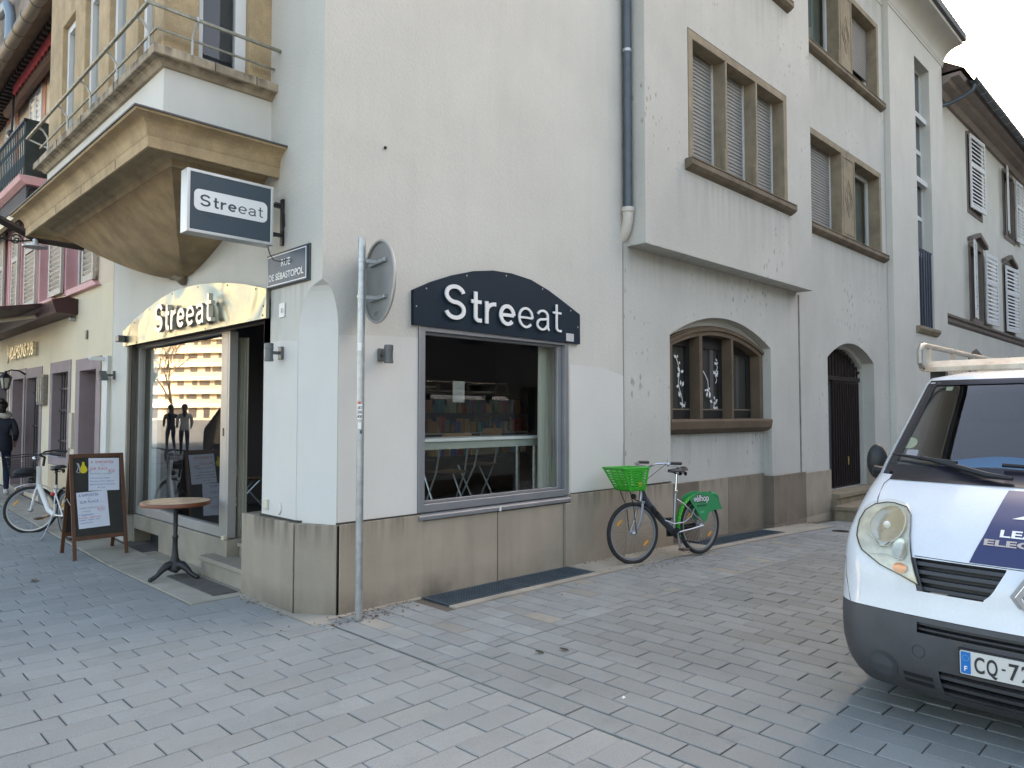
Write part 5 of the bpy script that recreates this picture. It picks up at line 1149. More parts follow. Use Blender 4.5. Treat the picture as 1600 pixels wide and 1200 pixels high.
# pub sign letters
t = empty('pub_sign', (2.97, 15.2, 2.62), label='raised cream letters ADAMSONS PUB on the cream pub wall', cat='sign')
T = frame_T((2.935, 16.1, 2.60), (0, -1, 0), (0, 0, 1))
mb = textmesh('ADAMSONS PUB', .33, .02, .004); k = 1.82 / (max(v.x for v in mb.v) - min(v.x for v in mb.v))
for v in mb.v: v.x *= k
obj('lettering', mb, mat('gilt_cream', (.70, .62, .42), .45, metal=.2), t, T, fixn=False)
obj('harp_emblem', MB().tube([(2.95, 16.36, 2.55), (2.94, 16.33, 2.75), (2.94, 16.38, 2.90), (2.94, 16.28, 2.86), (2.94, 16.24, 2.70), (2.94, 16.33, 2.58)], .014, 6, closed=True), MATS['gilt_cream'], t, smooth=True)
# wall lanterns
def lantern(y, label):
    t = empty('wall_lantern', (2.98, y, 2.3), label=label, cat='lantern', group='black lanterns beside the pub doors')
    obj('arm', MB().tube([(2.99, y, 2.30), (2.9, y, 2.36), (2.78, y, 2.37), (2.70, y, 2.33)], [.02, .014, .012, .012], 6).lathe([(.0001, -.012), (.06, -.01), (.06, .0)], (2.995, y, 2.32), 10, 'x'), black, t, smooth=True)
    c = (2.70, y, 0)
    obj('roof', MB().lathe([(.0001, 2.36), (.015, 2.34), (.03, 2.31), (.10, 2.24), (.105, 2.23), (.0001, 2.235)], c, 6), black, t)
    g = MB()
    for i in range(6):
        a = R(60 * i); g.cyl((2.70 + .09 * math.cos(a), y + .09 * math.sin(a), 2.23), (2.70 + .055 * math.cos(a), y + .055 * math.sin(a), 2.04), .007, seg=4)
    g.lathe([(.0001, 2.02), (.058, 2.03), (.06, 2.045), (.0001, 2.045)], c, 6); g.ball((2.70, y, 2.01), .015, 6, 5)
    obj('cage', g, black, t)
    obj('lantern_glass', MB().lathe([(.085, 2.228), (.052, 2.048)], c, 6), mat('milky_glass', (.45, .43, .36), .3), t)
lantern(16.3, 'black six sided lantern left of the other one on the pub wall'); lantern(15.15, 'black six sided lantern nearest the menu case on the pub wall')
t = empty('menu_case', (2.97, 13.82, 1.75), label='narrow carved menu case hanging on the pub wall between two barred windows', cat='menu case')
obj('case', MB().box(2.93, 13.60, 1.75, 2.999, 14.03, 2.24), mat('carved_grey', (.20, .18, .15), .8, var=.35, vs=30, bump=.8, bs=40), t, bevel=.01)
for i in range(3): obj('carved_strip', MB().box(2.915, 13.65 + i * .125, 1.80, 2.929, 13.72 + i * .125, 2.19), mat('carved_pale', (.36, .32, .25), .8, var=.4, vs=40, bump=.8, bs=40), t)
tag(obj('letter_box', MB().box(2.965, 12.06, 1.10, 2.998, 12.20, 1.62), mat('intercom_cream', (.45, .42, .34), .6), bevel=.004), 'tall slim cream intercom panel on the pub wall beside the door', 'intercom')
tag(obj('wall_vent', MB().box(2.975, 11.45, 2.66, 2.998, 11.53, 2.78), lampg), 'small dark vent box above the mauve pub door', 'vent')
tag(obj('alarm_light', MB().lathe([(.0001, -.09), (.035, -.08), (.035, 0)], (2.999, 12.1, 3.0), 12, 'x'), steel, smooth=True), 'small grey round alarm light under the awning end', 'alarm light')
tag(obj('security_camera', MB().box(2.80, 10.52, 2.30, 2.998, 10.58, 2.35).ball((2.80, 10.55, 2.325), (.03, .03, .03), 8, 6), whitep), 'small white security camera at the edge of the pub building', 'camera')
# swan neck street lamp bracket at the far left
t = empty('street_lamp', (3.0, 11.5, 3.95), label='dark beam with scroll bracket and round downlight at the far left under the bay', cat='lamp')
obj('arm', MB().tube([(3.0, 11.5, 3.96), (2.36, 11.5, 3.98), (1.5, 11.5, 4.36)], .055, 4), mat('brown_beam', (.03, .02, .015), .5), t)
obj('lamp_head', MB().lathe([(.0001, 3.86), (.15, 3.86), (.15, 3.885), (.04, 3.90), (.038, 4.03), (.0001, 4.03)], (2.34, 11.5, 0), 16), steel, t, smooth=30)
obj('scroll', MB().tube([(2.30 - .75 * i / 20, 11.5, 3.95 + .30 * i / 20 - .16 * math.sin(math.pi * i / 20)) for i in range(21)], .012, 5).tube([(2.12 + .08 * (1 - i / 20) * math.cos(i * .55), 11.5, 3.93 + .08 * (1 - i / 20) * math.sin(i * .55)) for i in range(19)], .010, 5), black, t, smooth=True)
# houses further left: stone gable with a blue-grey pipe
F_ = empty('far_left_house', (3.0, 23, 0), label='taller old house with blue-grey downpipe behind the pub roof at the far left', cat='building')
obj('wall', MB().box(2.6, 19.65, -.3, 12, 34, 16), mat('rough_stone_wall', (.25, .20, .15), .9, var=.3, vs=2.5, bump=.8, bs=14, tint=(.14, .12, .10), tvar=.7), F_)
obj('roof', MB().prism([[(2.0, 16), (12.5, 16), (7.2, 20)]], lambda u, v, d: (u, d, v), 19.65, 34), MATS['old_tiles'], F_)
obj('downpipe', MB().tube([(2.5, 19.9, 0), (2.5, 19.9, 13.2), (2.45, 19.9, 13.6), (2.1, 19.9, 13.9), (1.4, 19.9, 14.0)], .10, 10), mat('blue_grey_pipe', (.25, .31, .36), .4, metal=.3), F_, smooth=True)
for k in range(5):
    for j in range(4): obj('window', MB().box(2.56, 21 + k * 2.5, 1.5 + j * 3.3, 2.599, 22 + k * 2.5, 3.2 + j * 3.3), MATS['dark_glass'], F_)

# ------------------------------------------------------------------ building to the right with white shutters
Q_ = empty('shuttered_building', (24, 5.25, -.6), label='cream building with white louvred shutters and dark gutter behind the van', cat='building')
QY = 5.25
qcream = mat('cream_render_cool', (.60, .58, .51), .85, var=.05, vs=1.2, bump=.3, bs=45, streak=.06)
qst = mat('grey_brown_stone', (.17, .14, .12), .8, var=.12, vs=3, bump=.2, bs=60, streak=.2)
wins = [(23.5, 24.9, 7.42, 9.55), (27.95, 29.35, 7.45, 9.55), (23.5, 24.85, 4.30, 6.35), (27.6, 28.95, 4.30, 6.35), (32.2, 33.5, 4.3, 6.35), (32.2, 33.5, 7.45, 9.55)]
gw = [(23.2, 24.6, 1.2, 3.2), (27.4, 28.8, 1.2, 3.2), (31.6, 33, 1.2, 3.2)]
outer = [(20.21, -1.2), (42, -1.2), (42, 10.0), (20.21, 10.0)]
obj('wall', MB().prism([outer] + [[(a, c), (b, c), (b, d), (a, d)] for a, b, c, d in wins + gw], FR(QY), 0, .35), qcream, Q_)
obj('end_wall', MB().box(20.21, QY + .35, -1, 20.5, 16, 10.2).box(41.7, QY + .35, -1, 42, 16, 10.2).box(20.5, 15.7, -1, 41.7, 16, 10.2), qcream, Q_)
def chev(a, b, d, h1, h2, e): return [(a - e, d), (a - e, d + h1), ((a + b) / 2, d + h2), (b + e, d + h1), (b + e, d)]
for i, (a, b, c, d) in enumerate(wins + gw):
    q = sub(Q_, 'window', ((a + b) / 2, QY, c)); up = c > 7
    obj('surround', MB().prism([[(a - .15, c - .14), (b + .15, c - .14), (b + .15, d + .05), ((a + b) / 2, d + .26), (a - .15, d + .05)], [(a + .005, c + .005), (b - .005, c + .005), (b - .005, d - .005), (a + .005, d - .005)]], FR(QY - .02), 0, .198), qst, q, bevel=.006, bseg=1)
    if not up and c > 3: obj('hood_mould', MB().prism([[(a - .22, d + .10), (a - .22, d + .22), ((a + b) / 2, d + .46), (b + .22, d + .22), (b + .22, d + .10), ((a + b) / 2, d + .33)]], FR(QY - .14), 0, .118), qst, q, bevel=.01)
    obj('reveal_back', MB().box(a + .002, QY + .2, c + .002, b - .002, QY + .22, d - .002), mat('maroon_frame', (.06, .04, .04), .5) if c > 3 else MATS['dark_glass'], q)
    obj('casement', MB().box(a + .05, QY + .16, c + .05, a + .13, QY + .2, d - .05), wfr, q)
shw = mat('white_shutter', (.66, .66, .645), .6, var=.03, vs=4)
def leafR(x, y, z, ang, w_, h_): obj('shutter', louvre_mb(w_, h_, .105, .09), shw, Q_, Matrix.Translation((x, y, z)) @ Matrix.Rotation(ang, 4, 'Z'))
leafR(23.45, 5.15, 7.42, R(-3), 1.36, 2.12)
leafR(27.95, 5.12, 7.45, R(188), .55, 2.1); leafR(29.38, 5.14, 7.45, R(-2), .95, 2.1)
leafR(23.6, 5.12, 4.25, R(188), .66, 2.15); leafR(24.85, 5.13, 4.25, R(-3), 1.15, 2.1)
leafR(27.55, 5.15, 4.25, R(-4), 1.40, 2.12)
leafR(33.6, 5.14, 4.3, R(-2), .9, 2.1); leafR(32.1, 5.2, 7.45, R(-70), .8, 2.1); leafR(33.6, 5.14, 7.45, R(-2), .9, 2.1)
obj('string_course', MB().prism([[(-.10, 4.16), (.0, 4.16), (.0, 3.92), (-.05, 3.98), (-.05, 4.06), (-.10, 4.10)]], lambda u, v, d: (d, QY + u, v), 20.25, 41.9), qst, Q_)
eb = mat('eave_timber', (.27, .225, .20), .8, var=.12, vs=5)
obj('eave_boarding', MB().prism([[(-.62, 10.08), (.2, 10.08), (.2, 9.73), (-.08, 9.73), (-.16, 9.84), (-.34, 9.90), (-.40, 9.98), (-.58, 10.0)]], lambda u, v, d: (d, QY + u, v), 20.3, 42), eb, Q_)
g = MB(); prof = [(QY - .72 + .10 * math.cos(a), 10.10 + .10 * math.sin(a)) for a in [math.pi + math.pi * i / 10 for i in range(11)]]
g.add([(20.9, y, z) for y, z in prof] + [(42, y, z) for y, z in prof], [(i, i + 1, 11 + i + 1, 11 + i) for i in range(10)])
obj('gutter', g, zinc, Q_, smooth=True)
g = MB()
for k in range(30): x = 21.3 + k * .7; pr = [(QY - .72 + .106 * math.cos(a), 10.10 + .106 * math.sin(a)) for a in [math.pi + math.pi * i / 10 for i in range(11)]]; g.add([(x, y, z) for y, z in pr] + [(x + .04, y, z) for y, z in pr], [(i, i + 1, 11 + i + 1, 11 + i) for i in range(10)])
obj('gutter_joint', g, steel, Q_, smooth=True, kind='stuff')
obj('gutter_outlet', MB().tube([(21.2, QY - .70, 10.02), (21.2, QY - .68, 9.88), (21.1, QY - .5, 9.73), (20.95, QY - .2, 9.58), (20.75, QY - .06, 9.5)], .055, 10), zinc, Q_, smooth=True)
m = MB(); m.add([(20.3, QY - .7, 10.14), (42, QY - .7, 10.14), (42, 10.6, 14.2), (20.3, 10.6, 14.2), (20.3, 16.5, 10.3), (42, 16.5, 10.3)], [(0, 1, 2, 3), (3, 2, 5, 4), (0, 3, 4), (1, 5, 2)])
obj('roof', m, mat('brown_roof', (.09, .065, .06), .85, var=.15, vs=3), Q_)

# ------------------------------------------------------------------ buildings out of frame that the glass and the van reflect and that shade the street
O_ = empty('opposite_building', (20, -10, 0), label='plain grey rendered building across the street, only seen in reflections', cat='building')
outer = [(6, -1), (40, -1), (40, 9), (6, 9)]
ow = [(8 + i * 3.2, 9.2 + i * 3.2, z, z + 1.8) for i in range(9) for z in (.9, 4.2)]
obj('wall', MB().prism([outer] + [[(a, c), (b, c), (b, d), (a, d)] for a, b, c, d in ow], lambda u, v, d: (u, -10 - d, v), 0, .4), mat('opposite_render', (.12, .11, .10), .85, var=.1, vs=1), O_)
obj('pane', MB().box(6, -10.3, 0, 40, -10.28, 8.5), MATS['dark_glass'], O_)
obj('body', MB().box(6, -18, -1, 40, -10.5, 9), MATS['opposite_render'], O_)
E_B = empty('sun_blocking_block', (48, -8, -1), label='tall grey block added out of frame on the right to keep the sun off the street', cat='building')  # added unseen block, stops the sun from reaching the street and walls
obj('wall', MB().box(48, -26, -1.5, 62, 5, 34), mat('end_render', (.35, .33, .30), .85, var=.1, vs=.5), E_B)
for k in range(8):
    for j in range(9): obj('window', MB().box(47.93, -24 + k * 3.5, 1.2 + j * 3.3, 47.99, -22.8 + k * 3.5, 3.0 + j * 3.3), MATS['dark_glass'], E_B)
# apartment block far across the square, sunlit, mirrored in the side shopfront
A = R(100.5); fd = Vector((math.cos(R(110)), math.sin(R(110)), 0))
nrm = Vector((.85, -.53, 0)).normalized(); rt = Vector((nrm.y, -nrm.x, 0)) * -1; rt = Vector((-nrm.y, nrm.x, 0))
org = Vector((-58, 168, 0)) - rt * 55
A_ = empty('apartment_block', tuple(org + rt * 55), label='long sunlit apartment block across the square, mirrored in the side shopfront', cat='building')
TA = Matrix(((rt.x, -nrm.x, 0, org.x), (rt.y, -nrm.y, 0, org.y), (0, 0, 1, 0), (0, 0, 0, 1)))
ab = mat('apartment_render', (.62, .53, .38), .85, var=.08, vs=.3)
obj('body', MB().box(0, 0, 0, 110, 14, 25.6), ab, A_, TA)
for f in range(8):
    obj('balcony_band', MB().box(0, -1.1, 3.2 + f * 3.05 - .15, 110, 0, 3.2 + f * 3.05 + .85), mat('balcony_cream', (.74, .67, .52), .8), A_, TA)
wp = None; import itertools
for f in range(8):
    for k in range(32):
        x = 1.2 + k * 3.4
        if wp is None: wp = obj('window', MB().box(0, -.06, 0, 1.7, -.01, 1.5), mat('apartment_window', (.07, .065, .07), .2), A_, TA @ Matrix.Translation((x, 0, 1.6)))
        else:
            hh = ((k * 7 + f * 13) * 37 % 17) / 17; share(wp, 'window', TA @ Matrix.Translation((x + .85 + hh * 1.1, -.035, 1.6 + f * 3.05 + (-.9 if f == 0 else .35))) @ Matrix.Diagonal((.6 + hh * 1.1, 1, 1.7 if f == 0 else .75 + .35 * hh, 1)), A_)
# bare tree in the square
def bare_tree(loc, h, label, seed):
    random.seed(seed); t = empty('bare_tree', loc, label=label, cat='tree', group='bare trees out on the square'); T = wm(t); tr = MB(); br = MB()
    def grow(p, d, l, r, n):
        pts = [p]; q = p.copy()
        for i in range(3):
            d2 = (d + Vector((random.gauss(0, .10), random.gauss(0, .10), random.gauss(0, .06)))).normalized(); q = q + d2 * l / 3; pts.append(q.copy()); d = d2
        (tr if n > 4 else br).tube(pts, [r, r * .88, r * .78, r * .66], 6 if n > 3 else 3, cap=False)
        if n == 0: return
        for k in range(3 if n > 1 else 4):
            a = random.uniform(0, 6.28); tl = random.uniform(.4, .8)
            x = Vector((math.cos(a), math.sin(a), .25)); grow(q if k else pts[2], (d + x * tl).normalized(), l * random.uniform(.62, .8), r * .6, n - 1)
    grow(Vector((0, 0, 0)), Vector((0, 0, 1)), h * .3, .16, 5)
    bk = mat('bark', (.16, .11, .07), .9)
    obj('trunk', tr, bk, t, T, fixn=False); obj('crown', br, bk, t, T, fixn=False)
bare_tree((-14, 62, 0), 12, 'bare tree further along the square, mirrored in the side shopfront', 4)
bare_tree((-22, 78, 0), 13, 'bare tree nearest the apartment block, mirrored in the side shopfront', 9)

asph = MB(); xs2 = [-220, -60, -20, -4.6]; g2 = [(x, y, gz(x, y) - .006) for y in ys for x in xs2]
asph.add(g2, [(j * 4 + i, j * 4 + i + 1, (j + 1) * 4 + i + 1, (j + 1) * 4 + i) for j in range(len(ys) - 1) for i in range(3)])
asph.add([(x, y, gz(x, y) - .006) for y in (21, 40, 100, 250, 500) for x in (-4.6, 3.2)], [(j * 2, j * 2 + 1, j * 2 + 3, j * 2 + 2) for j in range(4)])
obj('paved_square', asph, mat('bounce_setts', (.26, .25, .23), .85, var=.15, vs=1, grain=.1), kind='structure')  # surface made pale to bounce warm light onto the left street
# ------------------------------------------------------------------ bicycles (local: +X forward, Z up, Y left)
amber = mat('amber_reflector', (.75, .33, .03), .3, spec=.8)
def wheel(parent, T, c, r, tyre=.022, name='wheel', rim=None, fender=None):
    w_ = empty(name, tuple(c)); W = T @ Matrix.Translation(c); w_.parent = parent; WM[w_.name] = W; w_.matrix_basis = wm(parent).inverted() @ W
    N = 56
    obj('tyre', MB().tube([((r - tyre) * math.cos(2 * math.pi * i / N), 0, (r - tyre) * math.sin(2 * math.pi * i / N)) for i in range(N)], tyre, 10, closed=True), rubber, w_, W, smooth=True)
    rr = r - tyre * 2
    obj('rim', MB().lathe([(rr + .004, -.012), (rr - .014, -.010), (rr - .016, 0), (rr - .014, .010), (rr + .004, .012)], (0, 0, 0), N, 'y'), rim or silver, w_, W, smooth=30)
    obj('reflective_band', MB().lathe([(rr + .007, -.0215), (rr + .013, -.0225)], (0, 0, 0), N, 'y'), mat('reflex_band', (.5, .5, .5), .4), w_, W)
    g = MB()
    for i in range(28):
        a = 2 * math.pi * i / 28; b = a + (.45 if i % 2 else -.45); s = .022 if (i // 2) % 2 else -.022
        g.cyl((.022 * math.cos(b), s, .022 * math.sin(b)), (rr * math.cos(a), 0, rr * math.sin(a)), .0011, seg=3)
    obj('spokes', g, silver, w_, W)
    obj('hub', MB().lathe([(.006, -.055), (.012, -.05), (.026, -.03), (.026, -.024), (.016, -.02), (.016, .02), (.026, .024), (.026, .03), (.012, .05), (.006, .055)], (0, 0, 0), 16, 'y'), silver, w_, W, smooth=30)
    for a in (R(215), R(35)):
        m = MB().box(-.04, -.006, -.012, .04, .006, .012); Mx = Matrix.Translation((r * .62 * math.cos(a), 0, r * .62 * math.sin(a))) @ Matrix.Rotation(-a + R(75), 4, 'Y')
        m.v = [Mx @ v for v in m.v]; obj('reflector', m, amber, w_, W, bevel=.004)
    return w_
def saddle(parent, T, c, m_=None):
    m = MB(); x0, y0, z0_ = c
    def fn(u, v):
        x = -.13 + .27 * u; hw = .075 * (1 - u) ** .6 * (1 if u < .35 else 1) * .98 + .018 if u > .18 else .078 * math.sqrt(max(0, 1 - ((.18 - u) / .18) ** 2)) + .004
        a = math.pi * v; return (x0 + x, y0 + hw * math.cos(a), z0_ + .005 + .045 * math.sin(a) ** .8 * (1 - .25 * u) + (.012 if u < .3 else 0) - .03 * (1 - abs(math.cos(a))) * 0)
    m.grid(fn, 14, 12); m.grid(lambda u, v: (fn(u, 0)[0], fn(u, 0)[1] * (1 - v) + fn(u, 1)[1] * v, z0_ + .0), 14, 2)
    o = obj('saddle', m, m_ or blackp, parent, T, smooth=True)
    obj('saddle_rails', MB().tube([(x0 - .08, y0 + .025, z0_), (x0 - .03, y0 + .02, z0_ - .035), (x0 + .07, y0 + .01, z0_ + .003)], .005, 5).tube([(x0 - .08, y0 - .025, z0_), (x0 - .03, y0 - .02, z0_ - .035), (x0 + .07, y0 - .01, z0_ + .003)], .005, 5).ball((x0 - .09, y0 + .04, z0_ - .02), (.02, .02, .025), 8, 6).ball((x0 - .09, y0 - .04, z0_ - .02), (.02, .02, .025), 8, 6), black, parent, T)
    return o
def rotz_about(p, a): return Matrix.Translation(p) @ Matrix.Rotation(a, 4, 'Z') @ Matrix.Translation(-Vector(p))

# green hire bicycle
fcx, fcy = 6.63, 4.70; rcx, rcy = 7.63, 4.51
ang = math.atan2(fcy - rcy, fcx - rcx)
t = empty('hire_bicycle', (rcx, rcy, gz(7.1, 4.6) + .004), label='silver hire bicycle with green basket and green skirt guard parked by the plinth', cat='bicycle')
WB = 1.055; r0 = .335
TB = Matrix.Translation((rcx, rcy, gz(7.1, 4.6) + .004)) @ Matrix.Rotation(ang, 4, 'Z') @ Matrix.Rotation(R(2.2), 4, 'X')
TBf = TB @ rotz_about((WB - .07, 0, 0), R(-9))
fsil = mat('frame_silver', (.34, .36, .39), .32, metal=.75); fgrey = mat('frame_grey', (.06, .07, .085), .35, metal=.4)
gren = mat('basket_green', (.05, .42, .03), .45); grn2 = mat('guard_green', (.04, .27, .10), .4)
wheel(t, TB, Vector((0, 0, r0)), r0, .023); wheel(t, TBf, Vector((WB, 0, r0)), r0, .023)
bb = (.43, 0, .285); st = (.375, 0, .74); hb = (.935, 0, .66); ht = (.90, 0, .90)
obj('main_tube', MB().tube([(ht[0] + .012, 0, .82), (hb[0] - .07, 0, .66), bb], [.032, .036, .036], 12), fgrey, t, TB, smooth=True)
obj('frame_tube', MB().tube([(ht[0], 0, .86), (.88, 0, .76), (.62, 0, .47), (.52, 0, .38)], .014, 8), fsil, t, TB, smooth=True)
obj('head_tube', MB().cyl(hb, ht, .022), fsil, t, TB, smooth=30)
obj('seat_tube', MB().cyl(bb, st, .018), fsil, t, TB, smooth=30)
obj('seat_post', MB().cyl(st, (.345, 0, .955), .0125).lathe([(.022, .73), (.024, .735), (.024, .755), (.020, .76)], (.374, 0, 0), 12), chrome, t, TB, smooth=30)
for s in (-1, 1):
    obj('chain_stay', MB().tube([(.43, s * .035, .285), (.2, s * .055, .31), (0, s * .065, r0)], .010, 6), fsil, t, TB, smooth=True)
    obj('seat_stay', MB().tube([(.385, s * .02, .66), (.3, s * .05, .60), (.0, s * .066, r0 + .02)], .009, 6), fsil, t, TB, smooth=True)
obj('guard_loop', MB().tube([(.60, .03, .44), (.50, .07, .395), (.34, .08, .40), (.22, .08, .46), (.16, .075, .54)], .009, 6), fsil, t, TB, smooth=True)
saddle(t, TB, (.335, 0, .965))
# fork, stem, bars
for s in (-1, 1): obj('fork_leg', MB().tube([(hb[0] + .005, s * .03, .66), (.955, s * .055, .60), (.985, s * .058, .47), (WB, s * .06, r0)], [.016, .015, .013, .010], 8), fsil, t, TBf, smooth=True)
obj('fork_crown', MB().box(.915, -.05, .645, .955, .05, .675), fsil, t, TBf, bevel=.006)
obj('stem', MB().tube([ht, (.89, 0, .96), (.885, 0, 1.0)], .014, 8), fsil, t, TBf, smooth=True)
bar = [(.62, .30, 1.085), (.74, .29, 1.09), (.86, .20, 1.085), (.92, .10, 1.04), (.905, 0, .985), (.92, -.10, 1.04), (.86, -.20, 1.085), (.74, -.29, 1.09), (.62, -.30, 1.085)]
obj('handlebar', MB().tube(bar, .0115, 8), chrome, t, TBf, smooth=True)
for s in (-1, 1):
    obj('grip', MB().tube([(.60, s * .302, 1.083), (.74, s * .29, 1.09)], .018, 10), blackp, t, TBf, smooth=30)
    obj('brake_lever', MB().tube([(.76, s * .285, 1.08), (.74, s * .30, 1.055), (.66, s * .315, 1.05), (.62, s * .32, 1.03)], [.010, .007, .006, .005], 6), silver, t, TBf, smooth=True)
    obj('brake_housing', MB().ball((.765, s * .283, 1.075), (.02, .018, .022), 8, 6), silver, t, TBf, smooth=True)
obj('cable', MB().tube([(.78, .27, 1.08), (.86, .2, 1.0), (.93, .08, .90), (.95, .04, .80)], .003, 5).tube([(.78, -.27, 1.08), (.86, -.2, 1.0), (.93, -.08, .9), (.90, .02, .75)], .003, 5), blackp, t, TBf, smooth=True)
# basket: tapered plastic crate with slots, made of ribs
bx0, bx1, bz0, bz1 = .95, 1.29, .80, 1.05
def bpt(side, u, v):
    tp = .72 + .28 * v; hw = .20 * tp; xa = bx0 + .02 * (1 - v); xb = bx0 + (bx1 - bx0) * (tp - .08 + .08 * v); z = bz0 + (bz1 - bz0) * v
    c = [(xa, -hw), (xb, -hw), (xb, hw), (xa, hw)]; a, b = c[side], c[(side + 1) % 4]
    return (a[0] + (b[0] - a[0]) * u, a[1] + (b[1] - a[1]) * u, z)
bk = empty('basket', (1.1, 0, .8)); bk.parent = t; WM[bk.name] = TBf @ Matrix.Translation((1.1, 0, .8)); bk.matrix_basis = wm(t).inverted() @ WM[bk.name]
g = MB()
for sd_ in range(4):
    nv = 9; cols_ = [0, .10, .30, .38, .62, .70, .90, 1]
    for j in range(nv):
        v0, v1 = j / nv, (j + .55) / nv
        if j == nv - 1: v1 = 1
        q = [bpt(sd_, 0, v0), bpt(sd_, 1, v0), bpt(sd_, 1, v1), bpt(sd_, 0, v1)]; g.add(q, [(0, 1, 2, 3)])
    for a, b in ((0, .09), (.30, .38), (.62, .70), (.91, 1)): g.add([bpt(sd_, a, 0), bpt(sd_, b, 0), bpt(sd_, b, 1), bpt(sd_, a, 1)], [(0, 1, 2, 3)])
    g.add([bpt(sd_, 0, 0), bpt(sd_, 1, 0), bpt(sd_, 1, .12), bpt(sd_, 0, .12)], [(0, 1, 2, 3)])
o = obj('basket_sides', g, gren, bk, TBf); s_ = o.modifiers.new('s', 'SOLIDIFY'); s_.thickness = .004
obj('basket_floor', MB().add([bpt(0, 0, .02), bpt(1, 0, .02), bpt(2, 0, .02), bpt(3, 0, .02)], [(0, 1, 2, 3)]), gren, bk, TBf)
obj('basket_rim', MB().tube([bpt(0, 0, 1), bpt(1, 0, 1), bpt(2, 0, 1), bpt(3, 0, 1)], .010, 6, closed=True), gren, bk, TBf)
obj('basket_sticker', MB().grid(lambda u, v: tuple(Vector(bpt(2, .55 + .18 * u, .18 + .2 * v)) + Vector((0, .004, 0))), 2, 2), mat('orange_sticker', (.40, .38, .03), .5), bk, TBf)
for s in (-1, 1): obj('basket_strut', MB().tube([(1.14, s * .10, .80), (1.08, s * .07, .62), (WB, s * .066, r0)], .005, 5), black, t, TBf)
obj('front_lamp', MB().ball((1.03, 0, .73), (.035, .03, .03), 10, 8).tube([(.95, 0, .67), (1.02, 0, .70)], .006, 5), black, t, TBf, smooth=True)
obj('frame_lock', MB().tube([(.80, .045, .60), (.76, .05, .56)], .022, 8).tube([(.74, .05, .53), (.70, .05, .50)], .028, 8).ball((.70, .05, .49), .032, 8, 6), blackp, t, TB, smooth=True)
# rear mudguard, skirt guard
def arcpts(r_, a0, a1, n): return [(r_ * math.cos(R(a0 + (a1 - a0) * i / n)), r0 + r_ * math.sin(R(a0 + (a1 - a0) * i / n))) for i in range(n + 1)]
g = MB(); pr = arcpts(.365, -18, 150, 26)
for k_ in range(26):
    (x0_, z0_), (x1_, z1_) = pr[k_], pr[k_ + 1]
    g.add([(x0_, -.036, z0_ - .006), (x0_, 0, z0_ + .004), (x0_, .036, z0_ - .006), (x1_, -.036, z1_ - .006), (x1_, 0, z1_ + .004), (x1_, .036, z1_ - .006)], [(0, 1, 4, 3), (1, 2, 5, 4)])
o = obj('mudguard', g, gren, t, TB, smooth=60); o.modifiers.new('s', 'SOLIDIFY').thickness = .003
gl = arcpts(.385, 68, 140, 12) + [(-.33, .62 - .04), (-.24, .555), (-.12, .50), (-.03, .40), (.02, .40), (.10, .47), (.22, .585)]
gl = arcpts(.392, 55, 138, 12) + [(-.345, .50), (-.20, .50), (-.10, .47), (-.06, .39), (-.01, .37), (.03, .41), (.10, .50), (.18, .60)]
for s in (1, -1):
    o = obj('skirt_guard', MB().prism([gl], lambda u, v, d: (u, s * d, v), .060, .066), grn2, t, TB, bevel=.002)
    if s > 0: sg = o
TX = TB @ Matrix.Translation((.16, .0675, .615)) @ Matrix(((-1, 0, 0, 0), (0, 0, 1, 0), (0, 1, 0, 0), (0, 0, 0, 1)))
text('logo_outline', 'vélhop', .115, TX @ Matrix.Translation((-.004, -.003, -.0004)), print_b, sg, ext=.0003, off=.009, width=.275)  # printed dark outline behind the white letters
text('logo', 'vélhop', .11, TX @ Matrix.Translation((.004, .0, .0005)), print_w, sg, ext=.0003, off=.001, width=.26)
obj('printed_line', MB().box(-.06, .0668, .555, .10, .0675, .575), mat('dark_green_print', (.015, .10, .04), .5), sg, TB); obj('printed_line', MB().box(-.02, .0668, .48, .06, .0675, .505), mat('pale_green_print', (.10, .40, .20), .5), sg, TB)
obj('rear_box', MB().tube([(-.20, 0, .69), (-.30, 0, .66), (-.34, 0, .60)], [.03, .035, .025], 8), grn2, t, TB, smooth=True)
obj('tail_lamp', MB().ball((-.372, 0, .52), (.018, .03, .03), 8, 6), mat('red_lamp', (.35, .02, .02), .3), t, TB, smooth=True)
# cranks
obj('chain_case', MB().prism([[(.49, .33), (.49, .24), (.40, .235), (0, .30), (0, .36), (.40, .335)]], lambda u, v, d: (u, d, v), -.06, -.045), black, t, TB, bevel=.004)
obj('chainring', MB().lathe([(.0001, .04), (.06, .04), (.062, .045), (.0001, .048)], (.43, 0, .285), 24, 'y'), black, t, TB)
obj('crank', MB().tube([(.43, .06, .285), (.415, .075, .115)], .011, 6), silver, t, TB); obj('crank', MB().tube([(.43, -.07, .285), (.36, -.085, .42)], .011, 6), silver, t, TB)
obj('pedal', MB().box(.36, .085, .095, .46, .17, .12), mat('pedal_grey', (.08, .06, .05), .5), t, TB, bevel=.005); obj('pedal', MB().box(.31, -.17, .41, .41, -.09, .435), blackp, t, TB, bevel=.005)
obj('kickstand', MB().tube([(.40, .03, .26), (.36, .07, .20), (.20, .16, .165)], .009, 6), black, t, TB)

